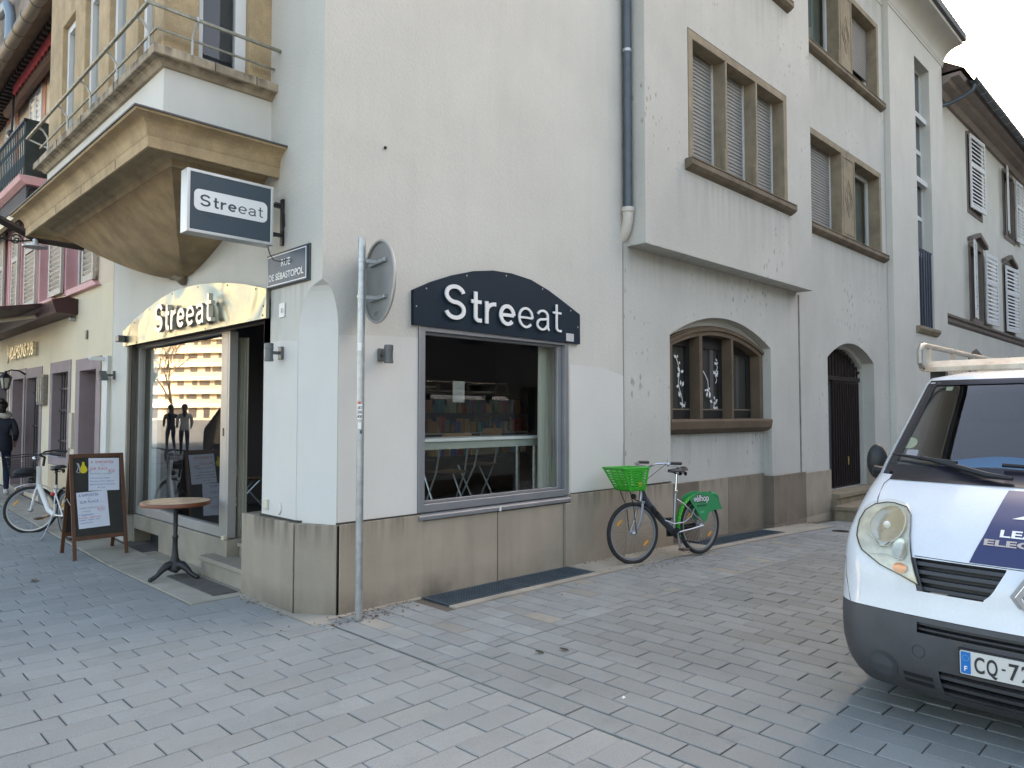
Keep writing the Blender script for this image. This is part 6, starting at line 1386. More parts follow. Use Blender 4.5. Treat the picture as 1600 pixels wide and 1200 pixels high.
# white bicycle beyond the chalkboard
R2 = .305; ax_r = Vector((2.52, 10.17, 0)); zb = gz(2.4, 10.6)
TB = Matrix.Translation((2.50, 10.12, zb + .004)) @ Matrix.Rotation(R(97), 4, 'Z') @ Matrix.Rotation(R(-4), 4, 'X')
t = empty('white_bicycle', (2.50, 10.12, zb), label='white city bicycle with black wire basket standing behind the chalkboard', cat='bicycle')
WB = 1.0; whb = mat('bike_white', (.70, .70, .68), .35)
PV = (WB - .09, 0, 0); TBf = TB @ rotz_about(PV, R(62))
wheel(t, TB, Vector((0, 0, R2)), R2, .020); wheel(t, TBf, Vector((WB, 0, R2)), R2, .020)
bb = (.42, 0, .27); hb = (WB - .12, 0, .62); ht = (WB - .16, 0, .86)
obj('main_tube', MB().tube([ht, hb, (.60, 0, .32), bb], [.030, .032, .032, .03], 10), whb, t, TB, smooth=True)
obj('head_tube', MB().cyl((WB - .11, 0, .60), ht, .024), whb, t, TB, smooth=30)
obj('seat_tube', MB().cyl(bb, (.31, 0, .66), .017), whb, t, TB, smooth=30); obj('seat_post', MB().cyl((.31, 0, .66), (.28, 0, .84), .013), black, t, TB, smooth=30)
for s in (-1, 1):
    obj('chain_stay', MB().tube([bb, (0, s * .06, R2)], .010, 6), whb, t, TB); obj('seat_stay', MB().tube([(.33, s * .02, .60), (0, s * .06, R2)], .009, 6), whb, t, TB)
    obj('fork_leg', MB().tube([(WB - .10, s * .03, .62), (WB - .07, s * .055, .56), (WB, s * .055, R2)], [.016, .014, .010], 8), whb, t, TBf, smooth=True)
saddle(t, TB, (.27, 0, .85))
obj('mudguard', MB().grid(lambda u, v: (WB + .335 * math.cos(R(60 + 75 * u)), -.03 + .06 * v, R2 + .335 * math.sin(R(60 + 75 * u)) + .008 * math.sin(math.pi * v)), 10, 4), whb, t, TBf, smooth=True)
obj('mudguard', MB().grid(lambda u, v: (.335 * math.cos(R(20 + 150 * u)), -.03 + .06 * v, R2 + .335 * math.sin(R(20 + 150 * u)) + .008 * math.sin(math.pi * v)), 16, 4), blackp, t, TB, smooth=True)
obj('stem', MB().tube([ht, (WB - .18, 0, .97), (WB - .13, 0, 1.0)], .016, 8), black, t, TBf, smooth=True)
bar = [(.62, .27, 1.01), (.74, .26, 1.03), (.84, .16, 1.03), (.87, 0, 1.0), (.84, -.16, 1.03), (.74, -.26, 1.03), (.62, -.27, 1.01)]
obj('handlebar', MB().tube(bar, .012, 8), black, t, TBf, smooth=True)
for s in (-1, 1):
    obj('grip', MB().tube([(.60, s * .272, 1.005), (.72, s * .262, 1.028)], .017, 8), blackp, t, TBf, smooth=True)
    obj('brake_lever', MB().tube([(.76, s * .25, 1.02), (.70, s * .28, 1.0), (.64, s * .285, .985)], .006, 5), silver, t, TBf, smooth=True)
obj('head_lamp', MB().ball((.93, .0, .96), (.03, .04, .035), 10, 8), chrome, t, TBf, smooth=True); obj('head_lamp', MB().ball((WB - .02, .0, .68), (.05, .035, .04), 10, 8), blackp, t, TBf, smooth=True)
# wire basket
q = empty('basket', (WB + .1, 0, .8)); q.parent = t; WM[q.name] = TBf @ Matrix.Translation((WB + .1, 0, .8)); q.matrix_basis = wm(t).inverted() @ WM[q.name]
def bp(a, v): k = .78 + .22 * v; return (WB + .06 + .17 * k * math.cos(a) * 1.05, .20 * k * math.sin(a), .74 + .27 * v)
g = MB()
for v in (.02, .2, .38, .56, .74): g.tube([bp(2 * math.pi * i / 24, v) for i in range(24)], .0022, 4, closed=True)
for i in range(36): g.tube([bp(2 * math.pi * i / 36, 0), bp(2 * math.pi * i / 36, 1)], .0017, 3)
for i in range(9): y = -.13 + .26 * i / 8; g.tube([(WB - .07, y, .745), (WB + .19, y, .745)], .0022, 3)
obj('wire_mesh', g, black, q, TBf); obj('basket_rim', MB().tube([bp(2 * math.pi * i / 28, 1) for i in range(28)], .006, 6, closed=True), black, q, TBf, smooth=True)
obj('dark_bag', MB().ball((WB + .05, 0, .80), (.13, .14, .055), 14, 8), mat('bag_black', (.015, .016, .02), .6), q, TBf, smooth=True)
obj('rear_rack', MB().tube([(.25, .05, .62), (-.25, .06, .64), (-.25, -.06, .64), (.25, -.05, .62)], .006, 5), black, t, TB, smooth=True)
obj('tail_lamp', MB().ball((-.27, 0, .60), (.02, .045, .03), 8, 6), mat('red_lens', (.55, .02, .02), .25), t, TB, smooth=True)
obj('side_reflector', MB().ball((.30, .05, .55), (.03, .03, .022), 8, 6), mat('red_lens', (.6, .02, .02)), t, TB, smooth=True)
obj('chain_case', MB().prism([[(.50, .31), (.50, .22), (.40, .21), (0, .26), (0, .34), (.40, .33)]], lambda u, v, d: (u, d, v), -.06, -.045), black, t, TB, bevel=.004)
obj('crank', MB().tube([(.42, .06, .27), (.57, .08, .24)], .010, 6), black, t, TB); obj('pedal', MB().box(.53, .085, .225, .62, .17, .25), mat('pedal_brown', (.10, .06, .04), .5), t, TB, bevel=.004)
obj('crank', MB().tube([(.42, -.06, .27), (.27, -.08, .30)], .010, 6), black, t, TB); obj('pedal', MB().box(.22, -.17, .285, .31, -.085, .31), mat('pedal_brown', (.10, .06, .04), .5), t, TB, bevel=.004)
obj('kickstand', MB().tube([(.40, .03, .26), (.33, .17, .03)], .007, 6).tube([(.33, .17, .03), (.30, .21, .006)], .011, 6), silver, t, TB)
obj('cable', MB().tube([(.78, .22, 1.02), (.95, .12, .92), (.96, .05, .72)], .0028, 4).tube([(.78, -.22, 1.02), (.98, -.10, .88), (.94, .0, .70)], .0028, 4), blackp, t, TBf, smooth=True)

# ------------------------------------------------------------------ people
def person(loc, rz, label, joints, edges, root, parts, hide=None):
    """one skinned, continuous body; parts: list of (name, fn) for hair and clothing children"""
    t = empty('person', loc, rz, label=label, cat='person'); T = wm(t)
    me = bpy.data.meshes.new('body'); names = list(joints); me.from_pydata([joints[n][0] for n in names], [(names.index(a), names.index(b)) for a, b in edges], []); me.update()
    o = bpy.data.objects.new('skin_tmp', me); COL.objects.link(o)
    md = o.modifiers.new('s', 'SKIN'); md.use_smooth_shade = True; md.branch_smoothing = .6
    for i, n in enumerate(names):
        r_ = joints[n][1]; sv = me.skin_vertices[0].data[i]; sv.radius = r_ if isinstance(r_, tuple) else (r_, r_); sv.use_root = (n == root)
    ss = o.modifiers.new('u', 'SUBSURF'); ss.levels = 2; ss.render_levels = 2
    dg = bpy.context.evaluated_depsgraph_get(); m2 = bpy.data.meshes.new_from_object(o.evaluated_get(dg)); bpy.data.objects.remove(o)
    mb = MB(); mb.add([v.co.copy() for v in m2.vertices], [tuple(p.vertices) for p in m2.polygons])
    for i, f in enumerate(mb.f):
        c = sum((mb.v[k] for k in f), Vector()) / len(f); mb.m[i] = parts['zone'](c)
    b = obj('body', mb, parts['mats'], t, T, smooth=True)
    return t, T
skin = mat('skin', (.42, .24, .17), .5); navyc = mat('navy_coat', (.012, .015, .028), .8, var=.15, vs=8, bump=.4, bs=90); navyt = mat('navy_trousers', (.012, .018, .05), .8, var=.15, vs=8, bump=.3, bs=60); shoew = mat('white_shoe', (.65, .64, .62), .5); hairb = mat('dark_hair', (.018, .012, .009), .5, bump=.6, bs=30, stretch=(3, 3, 1) if False else None); scarfm = mat('cream_scarf', (.58, .54, .46), .9, bump=.6, bs=60, var=.15, vs=14)
J = {'pelvis': ((0, 0, .90), (.155, .115)), 'waist': ((.0, .01, 1.04), (.135, .10)), 'chest': ((0, .03, 1.22), (.17, .125)), 'neckb': ((0, .04, 1.36), (.075, .07)), 'neck': ((0, .06, 1.43), .05), 'head': ((0, .08, 1.53), (.082, .098)), 'crown': ((0, .075, 1.60), (.065, .075)),
     'shL': ((.165, .03, 1.31), .06), 'elL': ((.22, .0, 1.08), .05), 'wrL': ((.20, .16, .93), .032), 'haL': ((.19, .22, .90), (.035, .02)),
     'shR': ((-.165, .03, 1.31), .06), 'elR': ((-.22, -.05, 1.08), .05), 'wrR': ((-.20, .08, .90), .032), 'haR': ((-.19, .13, .86), (.035, .02)),
     'hiL': ((.085, .0, .84), .092), 'knL': ((.09, .20, .50), .062), 'anL': ((.09, .16, .11), .042), 'toL': ((.10, .33, .045), (.042, .032)), 'heL': ((.09, .10, .05), .035),
     'hiR': ((-.085, .0, .84), .092), 'knR': ((-.09, .04, .48), .062), 'anR': ((-.09, -.24, .17), .042), 'toR': ((-.10, -.13, .05), (.042, .032)), 'heR': ((-.09, -.30, .13), .035)}
E_ = [('pelvis', 'waist'), ('waist', 'chest'), ('chest', 'neckb'), ('neckb', 'neck'), ('neck', 'head'), ('head', 'crown'), ('chest', 'shL'), ('shL', 'elL'), ('elL', 'wrL'), ('wrL', 'haL'), ('chest', 'shR'), ('shR', 'elR'), ('elR', 'wrR'), ('wrR', 'haR'), ('pelvis', 'hiL'), ('hiL', 'knL'), ('knL', 'anL'), ('anL', 'toL'), ('anL', 'heL'), ('pelvis', 'hiR'), ('hiR', 'knR'), ('knR', 'anR'), ('anR', 'toR'), ('anR', 'heR')]
def zone(c):
    if c.z > 1.39: return 0
    if c.z < .13 and not (c.y < -.2 and c.z > .20): return 3
    if c.y < -.16 and c.z < .21 : return 3
    if abs(c.x) > .15 and c.y > .09 and c.z < .96: return 0
    return 1 if c.z > .80 else 2
def dress(t, T, hair_r=.105, bag=True):
    # hair, with bun, face features, fingers, scarf, hem of coat
    obj('hair', MB().ball((0, .055, 1.565), (.094, .112, .098), 20, 14).ball((0, -.055, 1.63), (.055, .055, .05), 14, 10).tube([(0, -.04, 1.55), (0, -.05, 1.48), (0, -.03, 1.42)], [.075, .07, .05], 12), hairb, t, T, smooth=True)
    obj('face', MB().ball((0, .118, 1.525), (.066, .062, .085), 16, 12).ball((0, .185, 1.515), (.012, .018, .022), 8, 6), skin, t, T, smooth=True)
    obj('facial_features', MB().ball((.028, .172, 1.54), (.012, .006, .006), 8, 6).ball((-.028, .172, 1.54), (.012, .006, .006), 8, 6).ball((0, .172, 1.475), (.022, .006, .005), 8, 6), print_b, t, T)
    obj('scarf', MB().tube([(.10 * math.cos(a) * 1.05, .045 + .095 * math.sin(a), 1.395 + .02 * math.sin(a * 2)) for a in [2 * math.pi * i / 18 for i in range(18)]], .05, 10, closed=True).tube([(.05, .14, 1.38), (.10, .18, 1.25), (.12, .17, 1.10), (.11, .17, .95)], [.045, .055, .055, .04], 8), scarfm, t, T, smooth=True)
    g = MB()
    for s, hx, hy, hz in ((1, .19, .22, .90), (-1, -.19, .13, .86)):
        for k_, (dx, l) in enumerate(((-.024, .058), (-.008, .066), (.008, .062), (.024, .05))):
            g.tube([(hx, hy + .0, hz), (hx + dx * .4, hy + .035 + dx * .2, hz - .01 - k_ * .006), (hx + dx * .5, hy + .035 + l * .55, hz - .035 - k_ * .006), (hx + dx * .5, hy + .035 + l * .45, hz - .065 - k_ * .006)], [.010, .0095, .0085, .007], 6)
        g.tube([(hx, hy - .01, hz), (hx - s * .03, hy + .03, hz + .0), (hx - s * .035, hy + .06, hz - .02)], [.012, .010, .008], 6)
    obj('fingers', g, skin, t, T, smooth=True)
    obj('coat_hem', MB().lathe([(.165, .78), (.175, .80), (.172, .95), (.15, 1.05)], (0, .005, 0), 24), navyc, t, T, smooth=True)
pz = gz(2.55, 15.4)
t, T = person((2.60, 14.85, gz(2.6, 14.85)), R(-12), 'person in navy clothes and white trainers with a cream scarf walking by the pub door', J, E_, 'pelvis', {'zone': zone, 'mats': [skin, navyc, navyt, shoew]})
dress(t, T)
# two passers-by on the square, mirrored in the shopfront
def zone2(c):
    if c.z > 1.39: return 0
    if c.z < .13: return 3
    return 1 if c.z > .80 else 2
greyc = mat('light_grey_jacket', (.42, .40, .37), .8)
for loc, rz, lab, mt in (((-2.8, 24, gz(-2.8, 24)), R(20), 'passer-by in a pale jacket on the pavement, mirrored in the side shopfront', greyc), ((-3.1, 26, gz(-3, 26)), R(10), 'passer-by in dark clothes on the pavement, mirrored in the side shopfront', navyc)):
    t, T = person(loc, rz, lab, J, E_, 'pelvis', {'zone': zone2, 'mats': [skin, mt, navyt, blackp]})
    obj('hair', MB().ball((0, .055, 1.565), (.094, .112, .098), 16, 12).tube([(0, -.03, 1.58), (0, -.06, 1.45), (0, -.07, 1.25)], [.07, .07, .04], 10), hairb, t, T, smooth=True)
# dark estate car out on the square
t = empty('parked_car', (-2.4, 9.6, 0), label='dark car parked by the square, mirrored in the side shopfront', cat='car'); TC = Matrix.Translation((-2.0, 16.4, gz(-1, 16.4))) @ Matrix.Rotation(R(93), 4, 'Z'); t.matrix_basis = TC; WM[t.name] = TC
cp = mat('car_paint', (.02, .022, .026), .2, coat=1, metal=.3)
prof = [(-2.1, .35), (-2.15, .6), (-2.1, .85), (-1.2, .98), (-.55, 1.42), (.3, 1.52), (1.6, 1.48), (2.15, .98), (2.2, .6), (2.15, .3), (1.75, .25), (-1.75, .25)]
g = MB(); n = len(prof); vs = []
for yy, k in ((-.86, .0), (-.90, 1), (.90, 1), (.86, 0)):
    for x, z in prof: ins = .16 if (z > 1.2) else 0; vs.append((x * (.995 if k == 0 else 1), yy - math.copysign(ins, yy), z))
g.add(vs, [tuple(range(n))[::-1], tuple(range(3 * n, 4 * n))] + [(j * n + i, j * n + (i + 1) % n, (j + 1) * n + (i + 1) % n, (j + 1) * n + i) for j in range(3) for i in range(n)])
obj('body', g, cp, t, TC, bevel=.03)
obj('side_window', MB().prism([[(-1.0, 1.02), (-.5, 1.36), (.3, 1.44), (1.5, 1.40), (1.9, 1.02)]], lambda u, v, d: (u, d + (v - 1.02) * -.33, v), .905, .91), MATS['dark_glass'], t, TC)
for x in (-1.35, 1.35):
    for y in (-.82, .82):
        w_ = obj('wheel', MB().lathe([(.0001, -.1), (.30, -.1), (.32, -.07), (.32, .07), (.30, .1), (.0001, .1)], (x, y, .32), 24, 'y'), rubber, t, TC, smooth=30); obj('rim', MB().lathe([(.0001, -.108), (.2, -.108), (.2, .108), (.0001, .108)], (x, y, .32), 10, 'y'), silver, w_, TC)
# ------------------------------------------------------------------ white van (front towards -X)
VX, VY = 4.05, .70
def itp(tb, z):
    if z <= tb[0][0]: return tb[0][1]
    for (a, p), (b, q) in zip(tb, tb[1:]):
        if z <= b: k = (z - a) / (b - a); return p + (q - p) * k
    return tb[-1][1]
def smooth_tb(tb, z):   # average to soften the joints
    return (itp(tb, z - .02) + 2 * itp(tb, z) + itp(tb, z + .02)) / 4
HW = [(.15, .87), (.25, .91), (.40, .94), (.58, .94), (.9, .935), (1.25, .905), (1.83, .79), (1.90, .74)]
XF = [(.15, .13), (.20, .06), (.28, .015), (.36, .0), (.52, .0), (.58, .012), (.66, .028), (.78, .045), (.86, .07), (.95, .13), (1.05, .245), (1.15, .40), (1.20, .50), (1.24, .595), (1.83, 1.20), (1.90, 1.42)]
BK = [(.15, .12), (.6, .12), (.9, .11), (1.2, .10), (1.3, .07), (1.83, .09)]
def vx(y, z, off=0):
    """front surface: X for world Y and height z"""
    w_ = smooth_tb(HW, z); t = min(.9995, abs(y - VY) / w_)
    q = max(0, (t - .84) / .16); r_ = .20
    return VX + smooth_tb(XF, z) + itp(BK, z) * t ** 2.2 + r_ * (1 - math.sqrt(1 - q * q)) - off
def S(y, z, off=0): k_ = .75 if z > .9 else .1; return (vx(y, z, off * (1 - k_ * .4)), y, z + off * k_)
t = empty('delivery_van', (VX, VY, gz(5, .7)), label='white panel van with navy bonnet graphics and roof rack parked facing the camera', cat='van')
vw = mat('van_white', (.66, .70, .74), .28, coat=.6, var=.04, vs=3, grain=.02, gs=60)
vg = mat('bumper_grey', (.058, .060, .065), .55, var=.18, vs=5, bump=.1, bs=150)
vn = mat('van_navy', (.018, .025, .10), .3, coat=.6)
vb = mat('van_black', (.014, .015, .017), .5)
REAR = VX + 4.8
def patch(name, zs, yl, yr, n, m_, off, parent=t, thick=0, smooth=30):
    """surface patch: zs list; yl(z), yr(z) bounds"""
    g = MB(); vs = []
    for z in zs:
        a, b = yl(z), yr(z)
        for i in range(n + 1): vs.append(S(a + (b - a) * i / n, z, off))
    g.add(vs, [(j * (n + 1) + i, j * (n + 1) + i + 1, (j + 1) * (n + 1) + i + 1, (j + 1) * (n + 1) + i) for j in range(len(zs) - 1) for i in range(n)])
    if thick:
        k = len(g.v); inner = [Vector((v.x + thick, v.y, v.z)) for v in g.v[:k]]
        loop = list(range(n + 1)) + [j * (n + 1) + n for j in range(1, len(zs))] + [(len(zs) - 1) * (n + 1) + i for i in range(n - 1, -1, -1)] + [j * (n + 1) for j in range(len(zs) - 2, 0, -1)]
        g.v += inner
        for a, b in zip(loop, loop[1:] + loop[:1]): g.f.append([a, b, b + k, a + k]); g.m.append(0)
    return obj(name, g, m_, parent, smooth=smooth)
def lin(a, b, n): return [a + (b - a) * i / n for i in range(n + 1)]
def ringshell(name, zs, m_, hole=None, xs_=(.6, 1.2, 2.5, 4.0, 4.8)):
    """full horizontal ring: front and both sides; hole(t, z) faces are left out"""
    NT = 48; ts = [-1 + 2 * i / NT for i in range(NT + 1)]; ts = [math.copysign(1 - (1 - abs(t_)) ** 1.35, t_) for t_ in ts]
    g = MB(); vs = []; cols_n = None
    for z in zs:
        w_ = smooth_tb(HW, z) ; row = []
        xe = vx(VY + w_, z)
        side = [x for x in (VX + a for a in xs_) if x > xe + .05]
        for x in side[::-1]: row.append((x, VY - w_, z))
        for t_ in ts: row.append((vx(VY + t_ * w_, z), VY + t_ * w_, z))
        for x in side: row.append((x, VY + w_, z))
        vs.append(row)
    cnt = min(len(r) for r in vs); ns = [len(r) for r in vs]
    if len(set(ns)) > 1:   # keep the same number of side columns
        k = (cnt - (NT + 1)) // 2
        vs = [r[:k] + r[(len(r) - (NT + 1)) // 2:(len(r) - (NT + 1)) // 2 + NT + 1] + r[len(r) - k:] for r in vs]
    k = (len(vs[0]) - (NT + 1)) // 2; n = len(vs[0])
    g.add([p for r in vs for p in r], [])
    for j in range(len(vs) - 1):
        for i in range(n - 1):
            if hole and k <= i < k + NT:
                tm = (ts[i - k] + ts[i - k + 1]) / 2; zm = (zs[j] + zs[j + 1]) / 2
                if hole(tm, zm): continue
            g.f.append([j * n + i, j * n + i + 1, (j + 1) * n + i + 1, (j + 1) * n + i]); g.m.append(0)
    return obj(name, g, m_, t, smooth=28)
# bumper (dark grey) lower and body (white)
def yfog(z): return 0
obj_b = ringshell('bumper', [.155, .17, .20, .24, .28, .33, .38, .44, .50, .55, .575], vg, hole=lambda a, z: (abs(a) < .40 and .19 < z < .33) or (abs(a) < .52 and .50 < z < .56), xs_=(.6, .8))
ringshell('body', [.578, .60, .63, .68, .74, .80, .86, .90, .95, 1.0, 1.05, 1.10, 1.15, 1.20, 1.24, 1.27, 1.30, 1.38, 1.46, 1.54, 1.62, 1.70, 1.76, 1.80, 1.84], vw, hole=lambda a, z: (z > 1.246 and z < 1.82 and abs(a) < .93) or (.70 < z < .86 and .10 < abs(a) < .55))
# roof
g = MB()
def roofp(u, v):
    z = 1.84; w_ = smooth_tb(HW, 1.84); tt = -1 + 2 * u; tt = math.copysign(1 - (1 - abs(tt)) ** 1.35, tt)
    xf_ = vx(VY + tt * w_ * .999, z); x = xf_ + (REAR - xf_) * v ** 1.5
    e = min(1, (1 - abs(tt)) / .25); e = math.sin(e * math.pi / 2); s_ = min(1, v * v / .02 if v < .14 else 1); f_ = 1 - math.exp(-(x - xf_) / .35)
    return (x, VY + tt * w_ * .999, z + .07 * e * f_)
g.grid(roofp, 40, 24); obj('roof', g, vw, t, smooth=40)
obj('rear_wall', MB().box(REAR - .02, VY - .88, .4, REAR, VY + .88, 1.84), vw, t)
obj('underbody', MB().box(VX + .35, VY - .82, .16, REAR, VY + .82, .30), vb, t)
obj('side_trim', MB().box(VX + .85, VY + .935, .30, REAR - .1, VY + .95, .58).box(VX + .85, VY - .95, .30, REAR - .1, VY - .935, .58), vg, t)
# windscreen
wsn = lambda z: .928 * smooth_tb(HW, z)
patch('windscreen', lin(1.258, 1.818, 12), lambda z: VY - wsn(z), lambda z: VY + wsn(z), 28, glassmat('windscreen_glass', 2.8, (.62, .65, .68)), -.004)
# black ceramic border of the screen
frit = mat('frit_black', (.012, .013, .02), .25, spec=.6)
patch('screen_border', lin(1.256, 1.30, 3), lambda z: VY - wsn(z), lambda z: VY + wsn(z), 28, frit, .0005)
patch('screen_border', lin(1.785, 1.819, 2), lambda z: VY - wsn(z), lambda z: VY + wsn(z), 28, frit, .0005)
patch('screen_border', lin(1.301, 1.784, 8), lambda z: VY + wsn(z) - .055, lambda z: VY + wsn(z), 4, frit, .0005)
patch('screen_border', lin(1.301, 1.784, 8), lambda z: VY - wsn(z), lambda z: VY - wsn(z) + .055, 4, frit, .0005)
patch('scuttle', lin(1.212, 1.264, 6), lambda z: VY - .86 * smooth_tb(HW, z), lambda z: VY + .86 * smooth_tb(HW, z), 28, frit, .006, thick=.02)
# cabin
obj('dashboard', MB().grid(lambda u, v: (VX + .72 + .55 * u, VY - .80 + 1.6 * v, 1.255 - .02 * u - .03 * math.sin(3 * v)), 4, 8), mat('dash_brown', (.10, .08, .07), .8), t)
obj('cab_bulkhead', MB().box(VX + 2.2, VY - .80, .9, VX + 2.25, VY + .80, 1.82).box(VX + .95, VY - .78, .9, VX + 2.2, VY + .78, .92), mat('cab_dark', (.04, .035, .035), .9), t)
for s in (-.45, .45): obj('seat', MB().box(VX + 1.75, VY + s - .24, .95, VX + 1.95, VY + s + .24, 1.55).box(VX + 1.78, VY + s - .12, 1.56, VX + 1.90, VY + s + .12, 1.74), mat('seat_grey', (.035, .035, .04), .9), t, bevel=.04)
obj('steering_wheel', MB().tube([(VX + 1.28 + .08 * math.sin(a), VY - .45 + .19 * math.cos(a), 1.30 + .17 * math.sin(a)) for a in [2 * math.pi * i / 20 for i in range(20)]], .014, 6, closed=True), vb, t, smooth=True)
obj('rear_view_mirror', MB().box(VX + 1.22, VY - .13, 1.70, VX + 1.25, VY + .13, 1.77), vb, t, bevel=.01)
tag(obj('blue_folder', MB().grid(lambda u, v: (VX + .86 + .26 * v, VY + .10 + .50 * u, 1.275 + .05 * v + .02 * math.sin(4 * u)), 6, 3), mat('folder_blue', (.03, .28, .55), .5)), 'blue folder lying on the dashboard behind the windscreen', 'folder')
tag(obj('paper_stack', MB().box(VX + .82, VY - .35, 1.262, VX + 1.08, VY + .06, 1.275).box(VX + .80, VY + .45, 1.264, VX + .95, VY + .66, 1.270), mat('dash_paper', (.6, .58, .56), .8)), 'white papers spread over the van dashboard', 'papers')
tag(obj('coloured_leaflet', MB().grid(lambda u, v: (VX + .9 + .24 * v, VY - .42 + .3 * u, 1.29 + .03 * v), 2, 2), mat('leaflet_mix', (.35, .20, .35), .6, tint=(.1, .45, .3), tvar=1, vs=9)), 'pink and green leaflet on the van dashboard', 'leaflet')
# stickers inside the screen
g = MB(); cy, cz = 1.44, 1.43
g.add([S(cy, cz, -.008)] + [S(cy + .045 * math.cos(a), cz + .033 * math.sin(a), -.008) for a in [2 * math.pi * i / 20 for i in range(20)]], [(0, 1 + i, 1 + (i + 1) % 20) for i in range(20)]); obj('round_sticker', g, mat('sticker_cream', (.55, .62, .38), .6), t, fixn=False)
patch('tax_sticker', [1.345, 1.39], lambda z: 1.375, lambda z: 1.44, 2, mat('sticker_pale', (.6, .6, .62), .6), -.007)
patch('small_sticker', [1.755, 1.78], lambda z: 1.28, lambda z: 1.32, 2, MATS['sticker_cream'], -.007)
# wipers
def wiper(pts, w0):
    obj('wiper', MB().tube([S(y, z, .03) for y, z in pts], w0, 6), vb, t, smooth=True)
wiper([(1.50, 1.335), (1.30, 1.315), (1.14, 1.30)], [.008, .012, .014]); wiper([(1.34, 1.325), (1.15, 1.285), (.98, 1.245), (.86, 1.235)], [.010, .016, .018, .012]); wiper([(.92, 1.30), (.6, 1.29), (.2, 1.28)], .012); wiper([(.60, 1.30), (.4, 1.26), (.3, 1.23)], .014)
# bonnet graphics
spl = lambda z: itp([(.86, .965), (1.0, .915), (1.12, .885), (1.205, .865)], z)
patch('bonnet_graphic', lin(.872, 1.198, 14), lambda z: VY - .26, spl, 12, vn, .003)
# bonnet shut lines
g = MB(); gapm = mat('shut_line', (.03, .03, .035), .8)
def seam(pts, wd=.004, nm='shut_line'):
    obj(nm, MB().tube([S(y, z, .0005) for y, z in pts], wd * .6, 5), gapm, t)
seam([(1.475, 1.225), (1.50, 1.19), (1.49, 1.12), (1.47, 1.07)]); seam([(1.21, .868), (1.0, .866), (.75, .865), (.4, .866)])
seam([(1.54, .58), (1.58, .70), (1.60, .80)], .003)
def svg(name, pts, m_, off):
    tri = tessellate_polygon([[Vector((y, z, 0)) for y, z in pts]]); g = MB(); g.add([S(y, z, off) for y, z in pts], [tuple(f) for f in tri]); return obj(name, g, m_, t, fixn=False)
# logo chevrons and lettering on the bonnet
gb = [o for o in t.children if o.name.startswith('bonnet_graphic')][0]
def poly_on(name, pts, m_): 
    # subdivide edges so that it follows the curved bonnet
    o = svg(name, pts, m_, .0052); return o
poly_on('bonnet_logo', [(.815, 1.075), (.66, 1.125), (.54, 1.19), (.615, 1.135), (.725, 1.082), (.66, 1.075)], print_w)
poly_on('bonnet_logo', [(.745, 1.04), (.58, 1.035), (.48, 1.09), (.60, 1.062), (.66, 1.056)], print_w)
def surf_text(s, size, y0, z0_, width, m_, off=.0052, nm='bonnet_lettering', shear=0, bold=.0012):
    mb = textmesh(s, size, 0, bold); xs_ = [v.x for v in mb.v]; a, b = min(xs_), max(xs_)
    for v in mb.v: y = y0 - (v.x - a) / (b - a) * width; z = z0_ + v.y; v.x, v.y, v.z = S(y, z, off)
    return obj(nm, mb, m_, t, fixn=False)
surf_text('LEA', .043, .85, .995, .16, print_w); surf_text('ELECT', .036, .91, .955, .26, mat('lettering_beige', (.45, .40, .36), .4))
# upper grilles
def gy(z): return itp([(.70, 1.19), (.86, 1.235)], z)
def gyi(z): return itp([(.70, .90), (.74, .86), (.86, .80)], z)
for s in (1, -1):
    f1 = (lambda z: gyi(z)) if s > 0 else (lambda z: 2 * VY - gy(z)); f2 = (lambda z: gy(z)) if s > 0 else (lambda z: 2 * VY - gyi(z))
    patch('grille_back', [.70, .72, .78, .858], lambda z: f1(z) - .03, lambda z: f2(z) + .03, 10, vb, -.06)
    for z in (.712, .752, .792, .832): patch('grille_slat', [z - .006, z + .012], lambda q: f1(q), lambda q: f2(q), 10, mat('grille_grey', (.035, .038, .045), .5), -.012, thick=.03)
    patch('grille_frame', lin(.70, .86, 4), lambda z: (f2(z) - .03) if s > 0 else f1(z), lambda z: f2(z) if s > 0 else f1(z) + .03, 3, MATS['grille_grey'], .002)
# white surround lips of the holes (fill what the grille opening leaves)
def fill(name, ylo, yhi, zs, m_=vw, off=.0008): patch(name, zs, ylo, yhi, 8, m_, off, smooth=60)
for s in (1, -1):
    if s > 0:
        fill('nose_panel', lambda z: VY - .0 + .06, lambda z: gyi(z), lin(.685, .872, 8)); fill('nose_panel', lambda z: gy(z), lambda z: 1.30, lin(.685, .872, 6)); fill('nose_panel', lambda z: 0.79, lambda z: 1.30, lin(.665, .70, 3))
    else:
        fill('nose_panel', lambda z: 2 * VY - gyi(z), lambda z: VY - .06, lin(.685, .872, 8)); fill('nose_panel', lambda z: .10, lambda z: 2 * VY - gy(z), lin(.685, .872, 6)); fill('nose_panel', lambda z: .10, lambda z: .61, lin(.665, .70, 3))
fill('nose_panel', lambda z: VY - .061, lambda z: VY + .061, lin(.685, .872, 8))
# emblem (diamond)
ey, ez = .695, .745
def dia(k, off, m_, nm, inner=None):
    P = [(ey + .072 * k, ez), (ey + .012 * k, ez + .095 * k), (ey - .012 * k, ez + .095 * k), (ey - .072 * k, ez), (ey - .012 * k, ez - .095 * k), (ey + .012 * k, ez - .095 * k)]
    loops = [P] + ([[(ey + (y - ey) * inner, ez + (z - ez) * inner) for y, z in P]] if inner else [])
    xb = vx(ey, ez)
    obj(nm, MB().prism(loops, lambda u, v, d: (d, u, v), xb - off - .008, xb - off), m_, t, bevel=.003)
dia(1.28, .0, mat('emblem_recess', (.35, .36, .37), .4), 'emblem_base'); dia(1.0, .012, chrome, 'emblem', .55)
